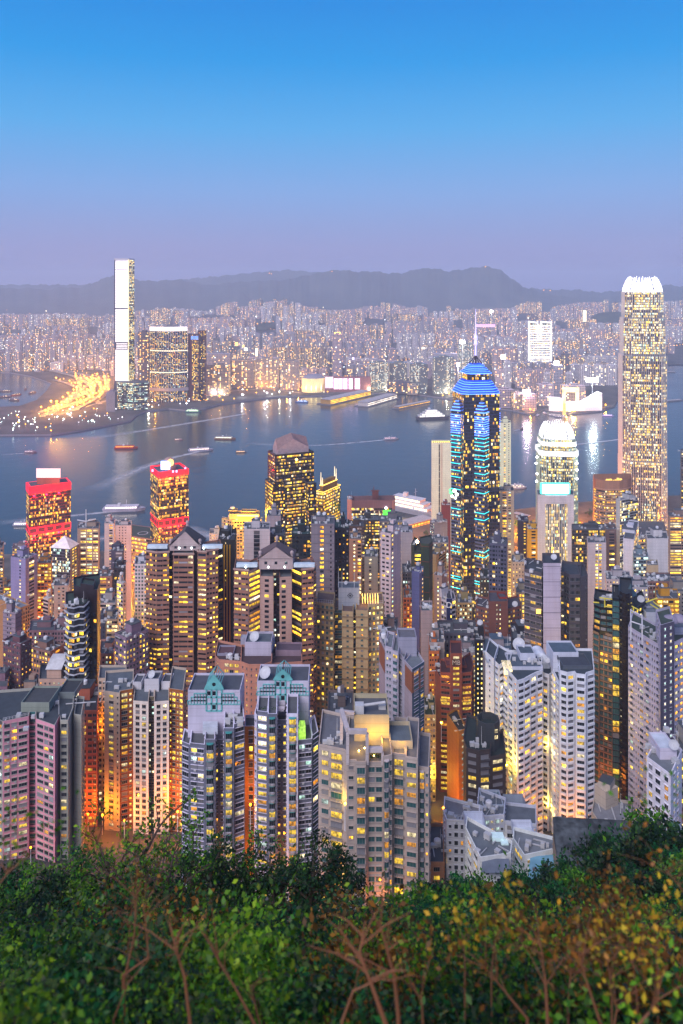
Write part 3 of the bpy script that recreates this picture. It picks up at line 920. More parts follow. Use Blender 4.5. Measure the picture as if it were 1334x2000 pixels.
b.vol(PP((766, 256), (792, 255)), ['!s.4 r2.4*.5y s.4'], z0, Zy(1480, 255), depth=22)
b.vol(PP((792, 254), (816, 253)), ['!s.3 W2.2 s.4'], z0, Zy(1484, 254), depth=24, lit=.35, pal='y')
b.vol(PP((816, 256), (838, 255)), ['!s.5 b1.5 s.3 n.7 s.3'], z0, Zy(1506, 255), depth=20, lit=.2, pal='o')
block(b, 692, 760, 1396, 264, 14, zb=Zy(1490, 264), c=(.58, .55, .46), cap=(.08, .09, .11), par=1.6)
block(b, 762, 806, 1447, 260, 12, zb=Zy(1480, 260), c=(.58, .55, .48), cap=(.10, .13, .16), par=1.4)
block(b, 626, 672, 1450, 264, 14, zb=Zy(1470, 258), c=(.58, .54, .56), cap=(.2, .24, .3))
g = G()                                                        # open roof frames
def beam(xa, da, za, xb, db, zb_, t=1.0):
    (X0, Y0), (X1, Y1) = P(xa, da), P(xb, db)
    dv = Vector((X1 - X0, Y1 - Y0, zb_ - za)); Lb = dv.length
    if abs(dv.z) > .9 * Lb: g.box(X0, Y0, min(za, zb_), t, t, Lb)
    else:
        yaw = math.atan2(dv.y, dv.x); g.box((X0 + X1) / 2, (Y0 + Y1) / 2, za, Lb, t, t, 0, yaw)
zf, zl = Zy(1432, 252), Zy(1492, 252)
beam(679, 252, zl, 679, 252, zf); beam(717, 252, zl, 717, 252, zf); beam(679, 252, zf, 717, 252, zf, 1.3)
beam(667, 264, Zy(1470, 258), 667, 264, zf); beam(679, 252.8, zf, 667, 264, zf, 1.3); beam(692, 263, zf, 667, 264, zf, 1.0)
beam(719, 253, Zy(1494, 253), 719, 253, Zy(1468, 253), .8); beam(747, 253, Zy(1494, 253), 747, 253, Zy(1468, 253), .8); beam(719, 253, Zy(1468, 253), 747, 253, Zy(1468, 253), 1.4)
b.part('roof_frame', g, [b.trimm])
M_terr = emit('terrace_lamp', (1.0, .55, .12), 25)
g = G()
for (px, y, d) in ((701, 1466, 258), (712, 1461, 260), (716, 1464, 259), (706, 1485, 256), (730, 1476, 258), (768, 1474, 258), (690, 1480, 257), (758, 1468, 258)):
    x, yv = P(px, d); g.lathe(x, yv, [(.05, Zy(y, d) - .3), (.3, Zy(y, d)), (.05, Zy(y, d) + .3)], 0, 8)
b.part('terrace_lamp', g, [M_terr], kind='stuff')
for (px, y, d, e) in ((700, 2.4, 258, 320), (728, 2.0, 261, 360), (750, 2.2, 261, 300), (786, 1.6, 257.5, 200)):
    L = bpy.data.lights.new('terrace_light', 'POINT'); L.energy = e * 2.6; L.color = (1.0, .50, .03); L.shadow_soft_size = .6
    o = link('terrace_light', L, b.root); o.location = (*P(px, d), zl + 1.2 + y)
g = G()
for i in range(260):
    x, y = P(724 + rnd.random() * 24, 256 + rnd.random() * 3); z = Zy(1490, 256) + rnd.random() ** 2 * 2.2; a = rnd.random() * 6.28
    g.quads([[(x, y, z), (x + .4 * math.cos(a), y + .4 * math.sin(a), z + .1), (x + .4 * math.cos(a), y + .4 * math.sin(a), z + .4), (x, y, z + .5)]])
b.part('roof_garden', g, [plain('potted_leaves', (.05, .09, .02), .6)], kind='stuff')
g = G(); x, y = P(702, 268); z = Zy(1396, 264) - 1.6
g.box(x, y, z, 3, 3, 3.2); g.tube([(x + 1, y, z + 2.6), (x + 9, y + 1, z + 3.2)], .5, 0, 8); g.box(x + 8, y + 3, z, 2.5, 2, 1.5)
b.part('roof_plant', g, [M_ac])
b.clutter(n=5, house=False, tank=False, ring=PP((626, 262), (672, 262), (672, 270), (626, 270)), z=Zy(1450, 264))
b.finish()

# --- white balcony towers
WHT = (.80, .82, .88)
b = Bld('white balcony tower with stepped black-and-white balconies, joined twin wings above the low white houses', wall=WHT, near=True, lit=.17, pal='o', fh=2.85, roofc=(.08, .12, .16), seed=55)
z0 = ter(352) - 8
b.vol(PP((948, 372), (965, 364)), ['!s2 n.7 s2'], z0, Zy(1288, 366), depth=16)
b.vol(PP((965, 366), (975, 361), (983, 364), (992, 358)), ['!s.5 n.8 s.5', '!s.4 c1.6*.5m s.3', '!s.3 c1.6*.3m s.3'], z0, Zy(1302, 362), depth=18, pal='m', lit=.4)
b.vol(PP((992, 358), (1010, 348), (1024, 350), (1035, 353), (1048, 356), (1060, 358)), ['!s.5 c1.5*.5m s1 n.6 s.5', '!s.7 c2.2 s.4', '!s.2 c2.4*.35o s.2', '!s.3 c1.3 s.3', '!s.4 c1.6 s.3'], z0, Zy(1330, 350), depth=20, lit=.16)
b.vol(PP((1060, 366), (1072, 364), (1078, 366)), ['!s.3 c1.4 s.5', 'blank'], z0, Zy(1320, 365), depth=12)
b.vol(PP((1078, 364), (1086, 356), (1093, 350)), ['!s.3 c1.6*.75m s.3', '!s.4 n.9*.35y s.6'], z0, Zy(1325, 356), depth=20, pal='m')
b.vol(PP((1093, 349), (1108, 347), (1122, 348), (1125, 346), (1144, 345), (1146, 347), (1161, 349)),
      ['!s.5 c1.5 s.3', '!s.2 c1.5 s.4', 'blank', '!s.3 c2.6*.35o s.4', 'blank', '!s.3 c2.0*.12o s.3'], z0, Zy(1318, 347), depth=22, lit=.13)
block(b, 998, 1060, 1302, 360, 14, zb=Zy(1330, 350), c=(.68, .7, .76), cap=(.07, .10, .14))
block(b, 1016, 1046, 1276, 366, 9, zb=Zy(1302, 360), c=(.68, .7, .76), cap=(.06, .09, .12))
block(b, 1080, 1130, 1274, 362, 12, zb=Zy(1325, 356), c=(.70, .72, .78), cap=(.06, .10, .14))
block(b, 1100, 1157, 1300, 352, 12, zb=Zy(1318, 347), c=(.22, .24, .27), cap=(.04, .05, .07))
block(b, 950, 988, 1292, 368, 10, zb=Zy(1302, 362), c=(.6, .64, .7), cap=(.2, .26, .32))
g = G(); n = 10                                               # curved white roof screen between the wings
for i in range(n):
    a0, a1 = math.pi * i / n, math.pi * (i + 1) / n
    (xa, _), (xb, _) = P(1056 - 18 * math.cos(a0), 372), P(1056 - 18 * math.cos(a1), 372)
    za, zb_ = Zy(1300, 372) + 6 * math.sin(a0), Zy(1300, 372) + 6 * math.sin(a1)
    zz_ = Zy(1320, 372)
    g.quads([[(xa, 372, zz_), (xb, 372, zz_), (xb, 372, zb_), (xa, 372, za)], [(xa, 372, za), (xb, 372, zb_), (xb, 380, zb_), (xa, 380, za)]])
b.part('roof_vault', g, [plain('pale_roof_sheet', (.62, .68, .78), .4)])
g = G()
for i in range(8):
    x, y = P(984 + i * 2.3, 358); g.tube([(x, y, Zy(1306, 358)), (x, y + 5, Zy(1300, 358) )], .12, 0, 4)
g.prism(PP((984, 358), (1001, 358), (1001, 363), (984, 363)), Zy(1318, 358), Zy(1312, 358), 0)
b.part('roof_pergola', g, [emit('lit_pergola', (1.0, .75, .4), .9, vary=.8)])
b.dish(*P(1014, 376), Zy(1272, 376), 3.0)
b.dish(*P(1070, 368), Zy(1296, 368), 1.3)
b.clutter(n=6, house=False, tank=True, ring=PP((1000, 362), (1058, 362), (1058, 372), (1000, 372)), z=Zy(1302, 360) - .8)
b.finish()

# --- dark tower with teal glass and yellow roof gantries
b = Bld('dark glass tower with teal windows on its left side and yellow roof gantries', wall=(.035, .04, .045), trim=(.05, .05, .055), near=True, lit=.2, pal='y', fh=3.1, roofc=(.05, .06, .07), seed=66, glass=4, dirt=.2, rough=.35)
tn = b.mat((.42, .33, .26)); bw = b.mat((.07, .055, .05), rough=.4)
z0 = ter(400) - 8
zs = Zy(1245, 402)
b.vol(PP((1158, 408), (1170, 405), (1171, 407), (1196, 403)), ['!s.3 w2.2 s.2', 'blank', 's.25 w2 s.3'], z0, zs, depth=16, fm=[tn] * 3, lit=.1)
b.vol(PP((1160, 409), (1172, 406), (1197, 404)), ['!s.3 w2.2 s.2', 's.25 w2 s.3'], zs, Zy(1178, 405), depth=14, lit=.25)
b.vol(PP((1196, 400), (1210, 399)), ['!s.1 G2.4*.42y s.1'], z0, Zy(1172, 400), depth=20)
b.vol(PP((1210, 400), (1216, 397), (1223, 395.5), (1230, 396), (1235, 398)), ['!s.6 n.5*.25g s.6', 'blank', 'blank', '!s.6 n.5*.1g s.4'], z0, Zy(1160, 398), depth=20, fm=[bw] * 4)
b.vol(PP((1235, 399), (1246, 404), (1262, 412)), ['s.1 G2*.5y s.1', 's.2 w2 s.2'], z0, Zy(1192, 402), depth=16, pal='y')
ringb = PP((1210, 400), (1216, 397), (1223, 395.5), (1230, 396), (1235, 398), (1235, 410), (1210, 410))
b.bands(ringb, z0, Zy(1165, 398), 3.1, .8, .9, bw, edges=[0, 1, 2, 3])
g = G()
def bar3(p, q, r=.35): g.tube([(*P(p[0], p[2]), Zy(p[1], p[2])), (*P(q[0], q[2]), Zy(q[1], q[2]))], r, 0, 4)
bar3((1171, 1167, 402), (1208, 1172, 402)); bar3((1181, 1168, 402), (1181, 1186, 402)); bar3((1181, 1184, 402), (1204, 1186, 402)); bar3((1159, 1176, 406), (1170, 1177, 406))
bar3((1222, 1177, 396), (1249, 1192, 396)); bar3((1237, 1186, 396), (1237, 1198, 396)); bar3((1224, 1190, 396), (1238, 1198, 396))
bar3((1261, 1176, 410), (1284, 1168, 410)); bar3((1270, 1180, 410), (1290, 1192, 410)); bar3((1276, 1175, 410), (1292, 1188, 410))
b.part('window_cleaning_gantry', g, [plain('yellow_paint', (.62, .55, .06), .45)])
b.dish(*P(1252, 412), Zy(1178, 412), 1.9)
g = G(); x, y = P(1231, 405); g.lathe(x, y, [(3.4, Zy(1168, 400)), (2.2, Zy(1160, 400)), (.9, Zy(1156, 400)), (.05, Zy(1146, 400))], 0, 8)
b.part('roof_turret', g, [plain('dark_teal_metal', (.05, .09, .11), .3, .3)])
block(b, 1240, 1290, 1188, 414, 10, zb=z0 + 30, c=(.3, .33, .37), cap=(.12, .15, .19))
block(b, 1262, 1290, 1196, 405, 8, zb=z0 + 30, c=(.55, .57, .62), cap=(.12, .15, .19))
b.clutter(n=8, house=False, tank=True, ring=PP((1172, 406), (1208, 406), (1208, 416), (1172, 416)), z=Zy(1178, 405))
b.finish()

# --- white wall with small windows, grey stair core with round lights
b = Bld('lavender-white tower at the right edge with a dark grey stair shaft dotted by small lights', wall=(.62, .60, .66), trim=(.5, .5, .56), near=True, lit=.16, pal='m', fh=3.0, roofc=(.10, .15, .12), seed=77)
ck = b.mat((.20, .19, .23))
z0 = ter(350) - 8
b.vol(PP((1227, 366), (1290, 346)), ['s.4 n.6 s.3 a1.7 s.4 n.6 s.8 n.6 s.8 n.6 s.7 a1.9 s.4'], z0, Zy(1246, 356), depth=20)
b.vol(PP((1290, 341), (1317, 345)), ['!s1.2 n.6*.95c s1.4 n.6*.95c s1'], z0, Zy(1222, 343), depth=18, fm=[ck])
b.vol(PP((1317, 350), (1365, 362)), ['s.4 a1.9*.6o s.6 n.7 s.4'], z0, Zy(1255, 352), depth=20)
block(b, 1318, 1362, 1226, 360, 10, zb=Zy(1255, 352), c=(.5, .52, .6), cap=(.1, .12, .15))
g = G()
for (px, d) in ((1232, 366), (1254, 360), (1254, 350), (1232, 354)):
    x, y = P(px, d); g.box(x, y, Zy(1246, 356), .5, .5, 9)
zz_ = Zy(1246, 356) + 8.6
for (p, q) in (((1232, 366), (1254, 360)), ((1232, 354), (1254, 350)), ((1232, 366), (1232, 354)), ((1254, 360), (1254, 350))):
    g.tube([(*P(*p), zz_), (*P(*q), zz_)], .3, 0, 4)
b.part('roof_frame', g, [M_white])
g = G()
for (px, d) in ((1309, 352), (1325, 353)):
    x, y = P(px, d); g.lathe(x, y, [(3.4, Zy(1224, 346)), (3.4, Zy(1221, 346)), (2.6, Zy(1216, 346)), (1.2, Zy(1213, 346)), (.05, Zy(1212, 346))], 0, 14)
b.part('roof_dome', g, [wallmat((.42, .4, .46))])
b.clutter(n=5, house=False, tank=False, ring=PP((1258, 360), (1286, 352), (1290, 360), (1262, 368)), z=Zy(1246, 356))
b.finish()

# --- low white block with a dish, at the right edge above the trees
b = Bld('low white block with a roof satellite dish, beside the trees at the right edge', wall=(.84, .83, .9), near=True, lit=.12, pal='m', fh=3.1, roofc=(.35, .4, .46), seed=78)
z0 = ter(265) - 6
A = PP((1263, 268), (1310, 258), (1332, 272))
b.vol(A, ['!s.8 w1.2 s1.1 w1.6 s1.4 w1.2 s.8', '!s1 n.5*.6y s.8 n.5*.7y s1.5'], z0, Zy(1505, 262), back=[P(1290, 284)], lit=.2)
block(b, 1289, 1322, 1462, 268, 10, zb=Zy(1505, 262), c=(.72, .70, .76), cap=(.5, .55, .62), par=.3)
b.dish(*P(1316, 268), Zy(1466, 268), 1.7)
b.clutter(n=4, house=False, tank=False)
b.finish()
tower('grey-lit block cut by the right edge, behind the low white block', 1326, 1362, 1478, 285, L='s.5 W2*.4g s.5', wall=(.5, .48, .46), near=True, lit=.4, pal='y', seed=4)

# --- low white houses
b = Bld('low white apartment block with an open roof terrace, left of the clustered white houses', 'apartment_block', 'apartment block', wall=(.82, .83, .9), near=True, lit=.22, fh=2.95, roofc=(.42, .43, .48), seed=79)
z0 = ter(280) - 6
b.vol(PP((866, 284), (872, 280), (936, 279)), ['!s1 n.5 s1', '!s.8 n.9 s1 w1.3 s.9 w.9 s.6 n.9 s1.5 w1.5*.5p s1'], z0, Zy(1606, 280), depth=9, lit=.1)
railing(b, PP((872, 281), (936, 280)), Zy(1606, 280) + 1.1)
b.clutter(n=7, house=False, tank=False); b.finish()
b = Bld('stepped white block with bright cool and yellow windows, behind the small white houses', 'apartment_block', 'apartment block', wall=(.7, .72, .78), near=True, lit=.45, pal='m', fh=2.95, roofc=(.25, .3, .36), seed=80)
z0 = ter(290) - 6
b.vol(PP((932, 296), (946, 289), (985, 290)), ['!s1 w1.4*.6c s1', 's.4 w1.4*.6c s.5 n.9*.5p s.4'], z0, Zy(1596, 290), depth=10)
b.vol(PP((985, 291), (1048, 289)), ['!s1 w1.9*.3o s2 w1*.1o s1 w1.9*.4y s1.2 n.8*.4y s.5'], z0, Zy(1612, 290), depth=11)
block(b, 944, 984, 1572, 296, 9, zb=Zy(1596, 290), c=(.56, .6, .66), cap=(.10, .16, .2))
block(b, 990, 1030, 1600, 300, 8, zb=Zy(1612, 290), c=(.5, .54, .6), cap=(.2, .26, .32))
b.clutter(n=6, house=False, tank=True); b.finish()
b = Bld('small white house with a sloping side and dark glass roof panels, above the treetops', 'town_house', 'house', wall=(.86, .88, .94), near=True, lit=.3, pal='y', fh=3.0, roofc=(.3, .36, .42), seed=81)
z0 = ter(255) - 10
b.vol(PP((909, 266), (938, 252), (998, 254)), ['!s1 w1.2*.5y s1 w1.2*.6y s1', '!s1 n.6 s1.4 w1.6 s1'], z0, Zy(1668, 255), depth=6, lit=.25)
block(b, 912, 950, 1630, 268, 8, zb=Zy(1668, 255), c=(.74, .77, .85), cap=(.6, .7, .82), par=.2)
g = G(); g.box(*P(972, 262), Zy(1668, 255) + .1, 4, 3, 1.2); g.box(*P(985, 260), Zy(1668, 255) + .1, 2.4, 2.4, .6)
b.part('roof_light', g, [emit('lit_roof_light', (.6, .8, .8), .12, vary=1.0)])
g = G(); zc = Zy(1700, 250)
g.quads([[(*P(940, 249), zc), (*P(996, 249), zc), (*P(994, 253), zc + 1.6), (*P(942, 253), zc + 1.6)], [(*P(940, 249), zc - .15), (*P(996, 249), zc - .15), (*P(994, 253), zc + 1.45), (*P(942, 253), zc + 1.45)]])
b.part('awning', g, [plain('slate_sheet', (.12, .15, .2), .6)])
b.clutter(n=4, house=False, tank=False); b.finish()
b = Bld('small white house with a blue lean-to roof, right of the glass-roofed white house', 'town_house', 'house', wall=(.84, .87, .95), near=True, lit=.35, pal='p', fh=3.0, roofc=(.4, .46, .52), seed=82)
z0 = ter(262) - 10
b.vol(PP((1002, 268), (1024, 260), (1082, 263)), ['!s.5 W1.6*.7g s.5', '!s1 n.8 s3 w1.5*.3p s3'], z0, Zy(1668, 262), depth=6)
block(b, 1006, 1046, 1640, 272, 7, zb=Zy(1668, 262), c=(.72, .75, .82), cap=(.5, .58, .68), par=.3)
g = G(); zc = Zy(1702, 256)
g.quads([[(*P(1030, 254), zc - 1.2), (*P(1084, 256), zc - 1.2), (*P(1080, 262), zc + 1.2), (*P(1036, 261), zc + 1.2)], [(*P(1030, 254), zc - 1.35), (*P(1084, 256), zc - 1.35), (*P(1080, 262), zc + 1.05), (*P(1036, 261), zc + 1.05)]])
b.part('lean_to_roof', g, [plain('blue_sheet', (.14, .32, .45), .5)])
b.clutter(n=4, house=False, tank=False); b.finish()
b = Bld('long low building with a dark moss-stained sloping roof, in front of the white balcony tower', 'low_house', 'house', wall=(.48, .40, .34), near=True, lit=.2, pal='y', fh=3.2, roofc=(.07, .08, .08), seed=83)
z0 = ter(245) - 12
pA = PP((1080, 262), (1092, 246), (1235, 236))
zt = Zy(1690, 248)
b.vol(pA, ['blank', '!s3 w2*.3p s1 w2*.3p s16'], z0, zt, depth=2, par=0)
g = G()
e = [P(1092, 245), P(1236, 235), P(1232, 262), P(1079, 264)]
hz = [zt, zt, zt + 4.5, zt + 4.5]
g.quads([[(*e[i], hz[i] + .2) for i in range(4)], [(*e[i], hz[i] - .2) for i in (3, 2, 1, 0)]] + [[(*e[i], hz[i] - .2), (*e[(i + 1) % 4], hz[(i + 1) % 4] - .2), (*e[(i + 1) % 4], hz[(i + 1) % 4] + .2), (*e[i], hz[i] + .2)] for i in range(4)])
g.tris([[(*P(1081, 262), zt), (*P(1092, 246), zt), (*P(1080, 263), zt + 4.4)]])
b.part('sloping_roof', g, [wallmat((.24, .26, .27), .9, .75)])
b.finish()
b = Bld('pale concrete podium with a pointed stair house, at the foot of the dark glass tower', 'podium_block', 'building', wall=(.62, .58, .54), near=True, lit=.25, pal='m', fh=3.2, roofc=(.46, .48, .54), seed=84)
z0 = ter(310) - 8
b.vol(PP((1155, 312), (1185, 298), (1232, 310)), ['!s2 w1.4 s2 w1.4 s1', '!s1 w1.4*.5p s1 w1.4*.5p s1'], z0, Zy(1612, 305), back=[P(1236, 318), P(1160, 320)])
g = G(); x, y = P(1184, 318); zb_ = Zy(1612, 305)
g.box(x, y, zb_, 7, 6, 7.5, 0, .5)
g.prism([(x - 4 + .3, y - 1), (x + .2, y - 4), (x + 4, y + 1), (x - .2, y + 4)], zb_ + 7.5, zb_ + 10, 0, 1)
b.part('stair_house', g, [b.wallm, roofmat((.05, .06, .07))])
b.clutter(n=3, house=False, tank=False); b.finish()
# ------------------------------------------------------------------ middle rows of the hillside district
# the two brown gabled towers
BRN = (.42, .30, .26)
def brown(label, segs, y0, gx0, gx1, ge, gt, d, roofc, lamp):
    b = Bld(label, wall=BRN, trim=(.5, .4, .36), lit=.32, pal='y', fh=2.95, roofc=(.22, .25, .3), seed=len(label), glass=3, near=False)
    dkm = b.mat((.12, .075, .06)); pale = b.mat((.55, .45, .42))
    z0 = ter(d) - 6
    for (xa, da, xc, dc, y, pat, m, kw) in segs:
        r = b.vol(PP((xa, d + da), (xc, d + dc)), [pat], z0, Zy(y, d), depth=16, fm=[{'b': 0, 'd': dkm, 'p': pale}[m]], **kw)
        if m == 'b':
            b.bands(r, z0, Zy(y, d) - 3, 2.95, .25, .9, 0, edges=[0])
            b.bands(r, Zy(y, d) - 1, Zy(y, d) + 1.2, 4, .5, .9, pale, edges=[0])
    b.first = (b.first[0], Zy(y0, d))
    gabled_roof(b, gx0, gx1, ge, gt, d + 4, 14, (.56, .50, .50), roofc)
    g = G()
    for (px, dy) in ((gx0 - 24, 3), (gx1 + 22, 3)):
        x, y = P(px, d + dy)
        g.prism([(x - 6, y), (x + 6, y), (x + 6, y + 3), (x - 6, y + 3)], Zy(y0, d) + 1.5, Zy(y0, d) + 3.4, 0)
    b.part('roof_canopy', g, [plain('pale_roof_sheet', (.55, .65, .72), .4)], kind='stuff')
    g = G()
    for px in lamp:
        x, y = P(px, d - .5); g.lathe(x, y, [(.05, Zy(y0 - 8, d)), (.5, Zy(y0 - 10, d)), (.05, Zy(y0 - 12, d))], 0, 8)
    b.part('roof_lamp', g, [emit('cool_roof_lamp', (.75, 1.0, .95), 14, sample=True)], kind='stuff')
    b.finish()
RES5 = 's.3 W2.4 s.25 w1.0 s.25'
brown('tall brown tower with a pedimented roof house, left of the dark gold-striped tower',
      [(285, 4, 306, 1, 1082, 's.3 w1.6 s.2 n.7 s.3', 'b', {}), (306, 1, 330, 2, 1082, RES5, 'b', dict(lit=.3)), (330, 8, 339, 8, 1085, '!n.8*.3y s.5', 'd', {}),
       (338, 0, 378, 0, 1084, '!s.3 w1.6 s.2 W3 s.2 w1.6 s.3', 'b', dict(lit=.28)), (378, 3, 387, 6, 1082, 'blank', 'd', {}), (386, 1, 403, 0, 1080, '!s.2 W3*.6y s.2', 'b', {}),
       (403, 0, 426, 3, 1078, 's.3 w1.2 s.3', 'b', {}), (426, 8, 434, 10, 1083, '!n.8*.2y', 'd', {})], 1080, 331, 392, 1066, 1033, 462, (.05, .045, .055), (350, 398, 374))
brown('brown tower with a pale pedimented roof house, right of the dark gold-striped tower',
      [(457, 2, 485, 0, 1116, 's.3 W2.2 s.25 w1.2 s.25', 'b', {}), (485, 0, 508, 8, 1120, '!s.3 W3*.6y s.2', 'p', dict(lit=.6)), (508, 1, 534, 0, 1130, '!s2.2 W2 s2.2', 'p', dict(lit=.1)),
       (534, 7, 546, 7, 1126, '!n.8*.5c s.4 n.8*.25y', 'd', {}), (546, 0, 570, 1, 1131, '!s1 W2 s3', 'p', dict(lit=.1)), (570, 9, 590, 2, 1120, '!s.2 W3*.55y s.3', 'd', {}), (590, 1, 612, 3, 1116, RES5, 'b', {}),
       (612, 6, 617, 9, 1118, '!n.8*.2y', 'b', {})], 1117, 506, 572, 1090, 1064, 442, (.09, .06, .065), (524, 556, 480))
b = Bld('dark tower with vertical gold light strips, between the two brown gabled towers', wall=(.05, .045, .04), lit=.08, pal='y', seed=3, roofc=(.1, .11, .12))
z0, z1 = ter(500) - 6, Zy(1058, 500)
rg = b.vol(PP((426, 502), (459, 500)), ['!s4 n.4*.3y s5'], z0, z1, depth=24)
g = G()
for px in (438, 443.5, 449):
    x, y = P(px, 499.9); g.box(x, y, z0, .7, .5, z1 - z0 - 2)
b.part('gold_strip', g, [wallmat((.62, .46, .16), .4)], kind='stuff')
b.clutter(); b.finish()
# terracotta block with the dish on a pale roof house
b = Bld('salmon-walled block with a large white dish on its pale roof house, behind the teal gables', 'apartment_block', 'apartment block', wall=(.56, .39, .33), trim=(.6, .55, .55), near=True, lit=.3, pal='y', seed=5, roofc=(.14, .08, .09))
z0 = ter(382) - 6
b.vol(PP((420, 390), (427, 386), (470, 384)), ['s.5 n.8 s.5', '!s3 w2 s.5 w2*.9y s.5 w2*.9y s1'], z0, Zy(1294, 385), depth=18, lit=.4)
b.vol(PP((470, 380), (486, 377), (515, 377), (531, 380)), ['s1 n.7 s1'] * 3, z0, Zy(1300, 378), depth=18, lit=.15)
b.vol(PP((531, 384), (590, 386)), ['s1 w1.5 s1 w1.5 s1'], z0, Zy(1298, 385), depth=18, lit=.1)
block(b, 478, 530, 1254, 388, 12, zb=Zy(1298, 385), c=(.62, .60, .66), cap=(.09, .11, .13), par=1)
block(b, 470, 536, 1246, 402, 4, zb=Zy(1298, 385), c=(.5, .5, .56), cap=(.3, .33, .38), par=.3)
block(b, 424, 456, 1276, 392, 9, zb=Zy(1294, 385), c=(.45, .44, .5), cap=(.10, .05, .06))
block(b, 538, 588, 1270, 394, 9, zb=Zy(1298, 385), c=(.42, .36, .40), cap=(.09, .06, .08))
b.dish(*P(498, 392), Zy(1262, 388), 2.6)
b.clutter(n=6, house=False, ring=PP((430, 386), (470, 386), (470, 394), (430, 394)), z=Zy(1294, 385)); b.finish()
# beige twin tower with the diamond mark
b = Bld('beige tower with projecting floor ledges and a black diamond mark on its roof house', wall=(.52, .46, .36), trim=(.4, .34, .26), near=True, lit=.13, pal='m', fh=3.1, roofc=(.3, .2, .18), seed=9, glass=4)
dk = b.mat((.14, .12, .08))
z0 = ter(468) - 6
r1 = b.vol(PP((618, 470), (652, 467)), ['s.5 w1.4 s.6'], z0, Zy(1182, 468), depth=18)
b.vol(PP((652, 475), (668, 475)), ['!w1.4*.5y s.2 w1.4*.5y'], z0, Zy(1190, 475), depth=14, fm=[dk])
r2 = b.vol(PP((668, 464), (690, 463)), ['!s2 n1*.12y s2'], z0, Zy(1197, 464), depth=18)
b.vol(PP((690, 472), (695, 472)), ['!n.9*.75y'], z0, Zy(1200, 472), depth=10, fm=[dk])
r3 = b.vol(PP((695, 464), (719, 463)), ['!s2 n1*.12o s2'], z0, Zy(1195, 464), depth=18)
r4 = b.vol(PP((719, 467), (749, 469)), ['s.5 w1.4 s.6'], z0, Zy(1183, 468), depth=18, lit=.22)
for r_ in (r1, r4): b.bands(r_, z0, Zy(1190, 468), 6.2, .7, .5, 1, edges=[0, 1, 3])
for r_ in (r2, r3): b.bands(r_, z0, Zy(1203, 464), 6.2, .7, .35, 1, edges=[0])
blk = block(b, 661, 702, 1148, 474, 10, zb=Zy(1190, 475), c=(.50, .52, .56), cap=(.08, .1, .12))
g = G(); x, y = P(684, 473.9); z = Zy(1163, 474); s_ = 1.7
for k, s_ in ((0, 1.9),):
    o, i = s_, s_ - .45
    q = [(0, -1), (1, 0), (0, 1), (-1, 0)]
    g.quads([[(x + q[j][0] * o, y - .1, z + q[j][1] * o), (x + q[(j + 1) % 4][0] * o, y - .1, z + q[(j + 1) % 4][1] * o), (x + q[(j + 1) % 4][0] * i, y - .1, z + q[(j + 1) % 4][1] * i), (x + q[j][0] * i, y - .1, z + q[j][1] * i)] for j in range(4)])
g.quads([[(x, y - .1, z - .8), (x + .8, y - .1, z), (x, y - .1, z + .8), (x - .8, y - .1, z)]])
b.part('diamond_mark', g, [plain('black_paint', (.02, .02, .025), .5)])
railing(b, PP((620, 468), (650, 466)), Zy(1182, 468) + 1, 2.6, 'roof_pergola'); railing(b, PP((720, 466), (748, 468)), Zy(1183, 468) + 1, 2.2, 'roof_pergola')
g = G()
for i in range(7):
    x, y = P(708 + i * 5, 474); g.box(x, y, Zy(1183, 468), .3, 6, 4)
b.part('lit_roof_screen', g, [emit('roof_screen_glow', (1.0, .6, .15), 2.2, vary=.5)], kind='stuff')
g = G()
for px, yt in ((661, 1108), (668, 1118), (703, 1112), (692, 1104)):
    x, y = P(px, 476); g.tube([(x, y, Zy(1150, 474)), (x, y, Zy(yt, 474))], [.16, .06], 0, 4)
b.part('aerial_mast', g, [M_rail], kind='stuff')
b.dish(*P(676, 480), Zy(1150, 474), 1.2); b.finish()
# blue-grey tower with terracotta panels
b = Bld('blue-grey tower with white flanks and rust panels at its top, left of the red-brown tower', wall=(.58, .57, .62), near=True, lit=.1, pal='o', fh=3.0, roofc=(.3, .36, .42), seed=10, glass=4)
bl = b.mat((.13, .20, .25)); rs = b.mat((.42, .25, .18)); st = b.mat((.55, .50, .52))
z0 = ter(345) - 6
b.vol(PP((740, 365), (752, 352)), ['blank'], z0, Zy(1262, 356), depth=14, fm=[st]); b.vol(PP((740.5, 363.5), (751.5, 351.6)), ['blank'], Zy(1306, 356), Zy(1263, 356) , depth=1, fm=[rs], par=0)
b.vol(PP((752, 352), (766, 350)), ['!s.6 n.6 s.4 n.6 s.5'], z0, Zy(1266, 352), depth=16)
b.vol(PP((766, 349), (778, 347)), ['!s.3 c1.6*.1m s.3'], z0, Zy(1274, 349), depth=16)
b.vol(PP((778, 352), (790, 346)), ['!s.4 n.6*.1y s.8'], z0, Zy(1284, 349), depth=16)
b.vol(PP((790, 346), (805, 338), (829, 345)), ['blank', '!s.7 w1.8 s.9 w1.1 s.5'], z0, Zy(1303, 342), back=[P(812, 358)], fm=[st, bl])
b.vol(PP((791, 345.1), (804.6, 337.7), (829, 344.6)), ['blank', 'blank'], Zy(1345, 342), Zy(1304, 342), back=[P(812, 357)], fm=[rs, rs], par=0)
b.face(P(805, 337.6), P(829, 344.5), Zy(1345, 342), Zy(1304, 342), '!s.7 w1.8 s.9 w1.1 s.5')
block(b, 778, 814, 1245, 352, 10, zb=Zy(1303, 342), c=(.48, .48, .54), cap=(.12, .12, .14)); b.clutter(n=6, house=False); b.finish()
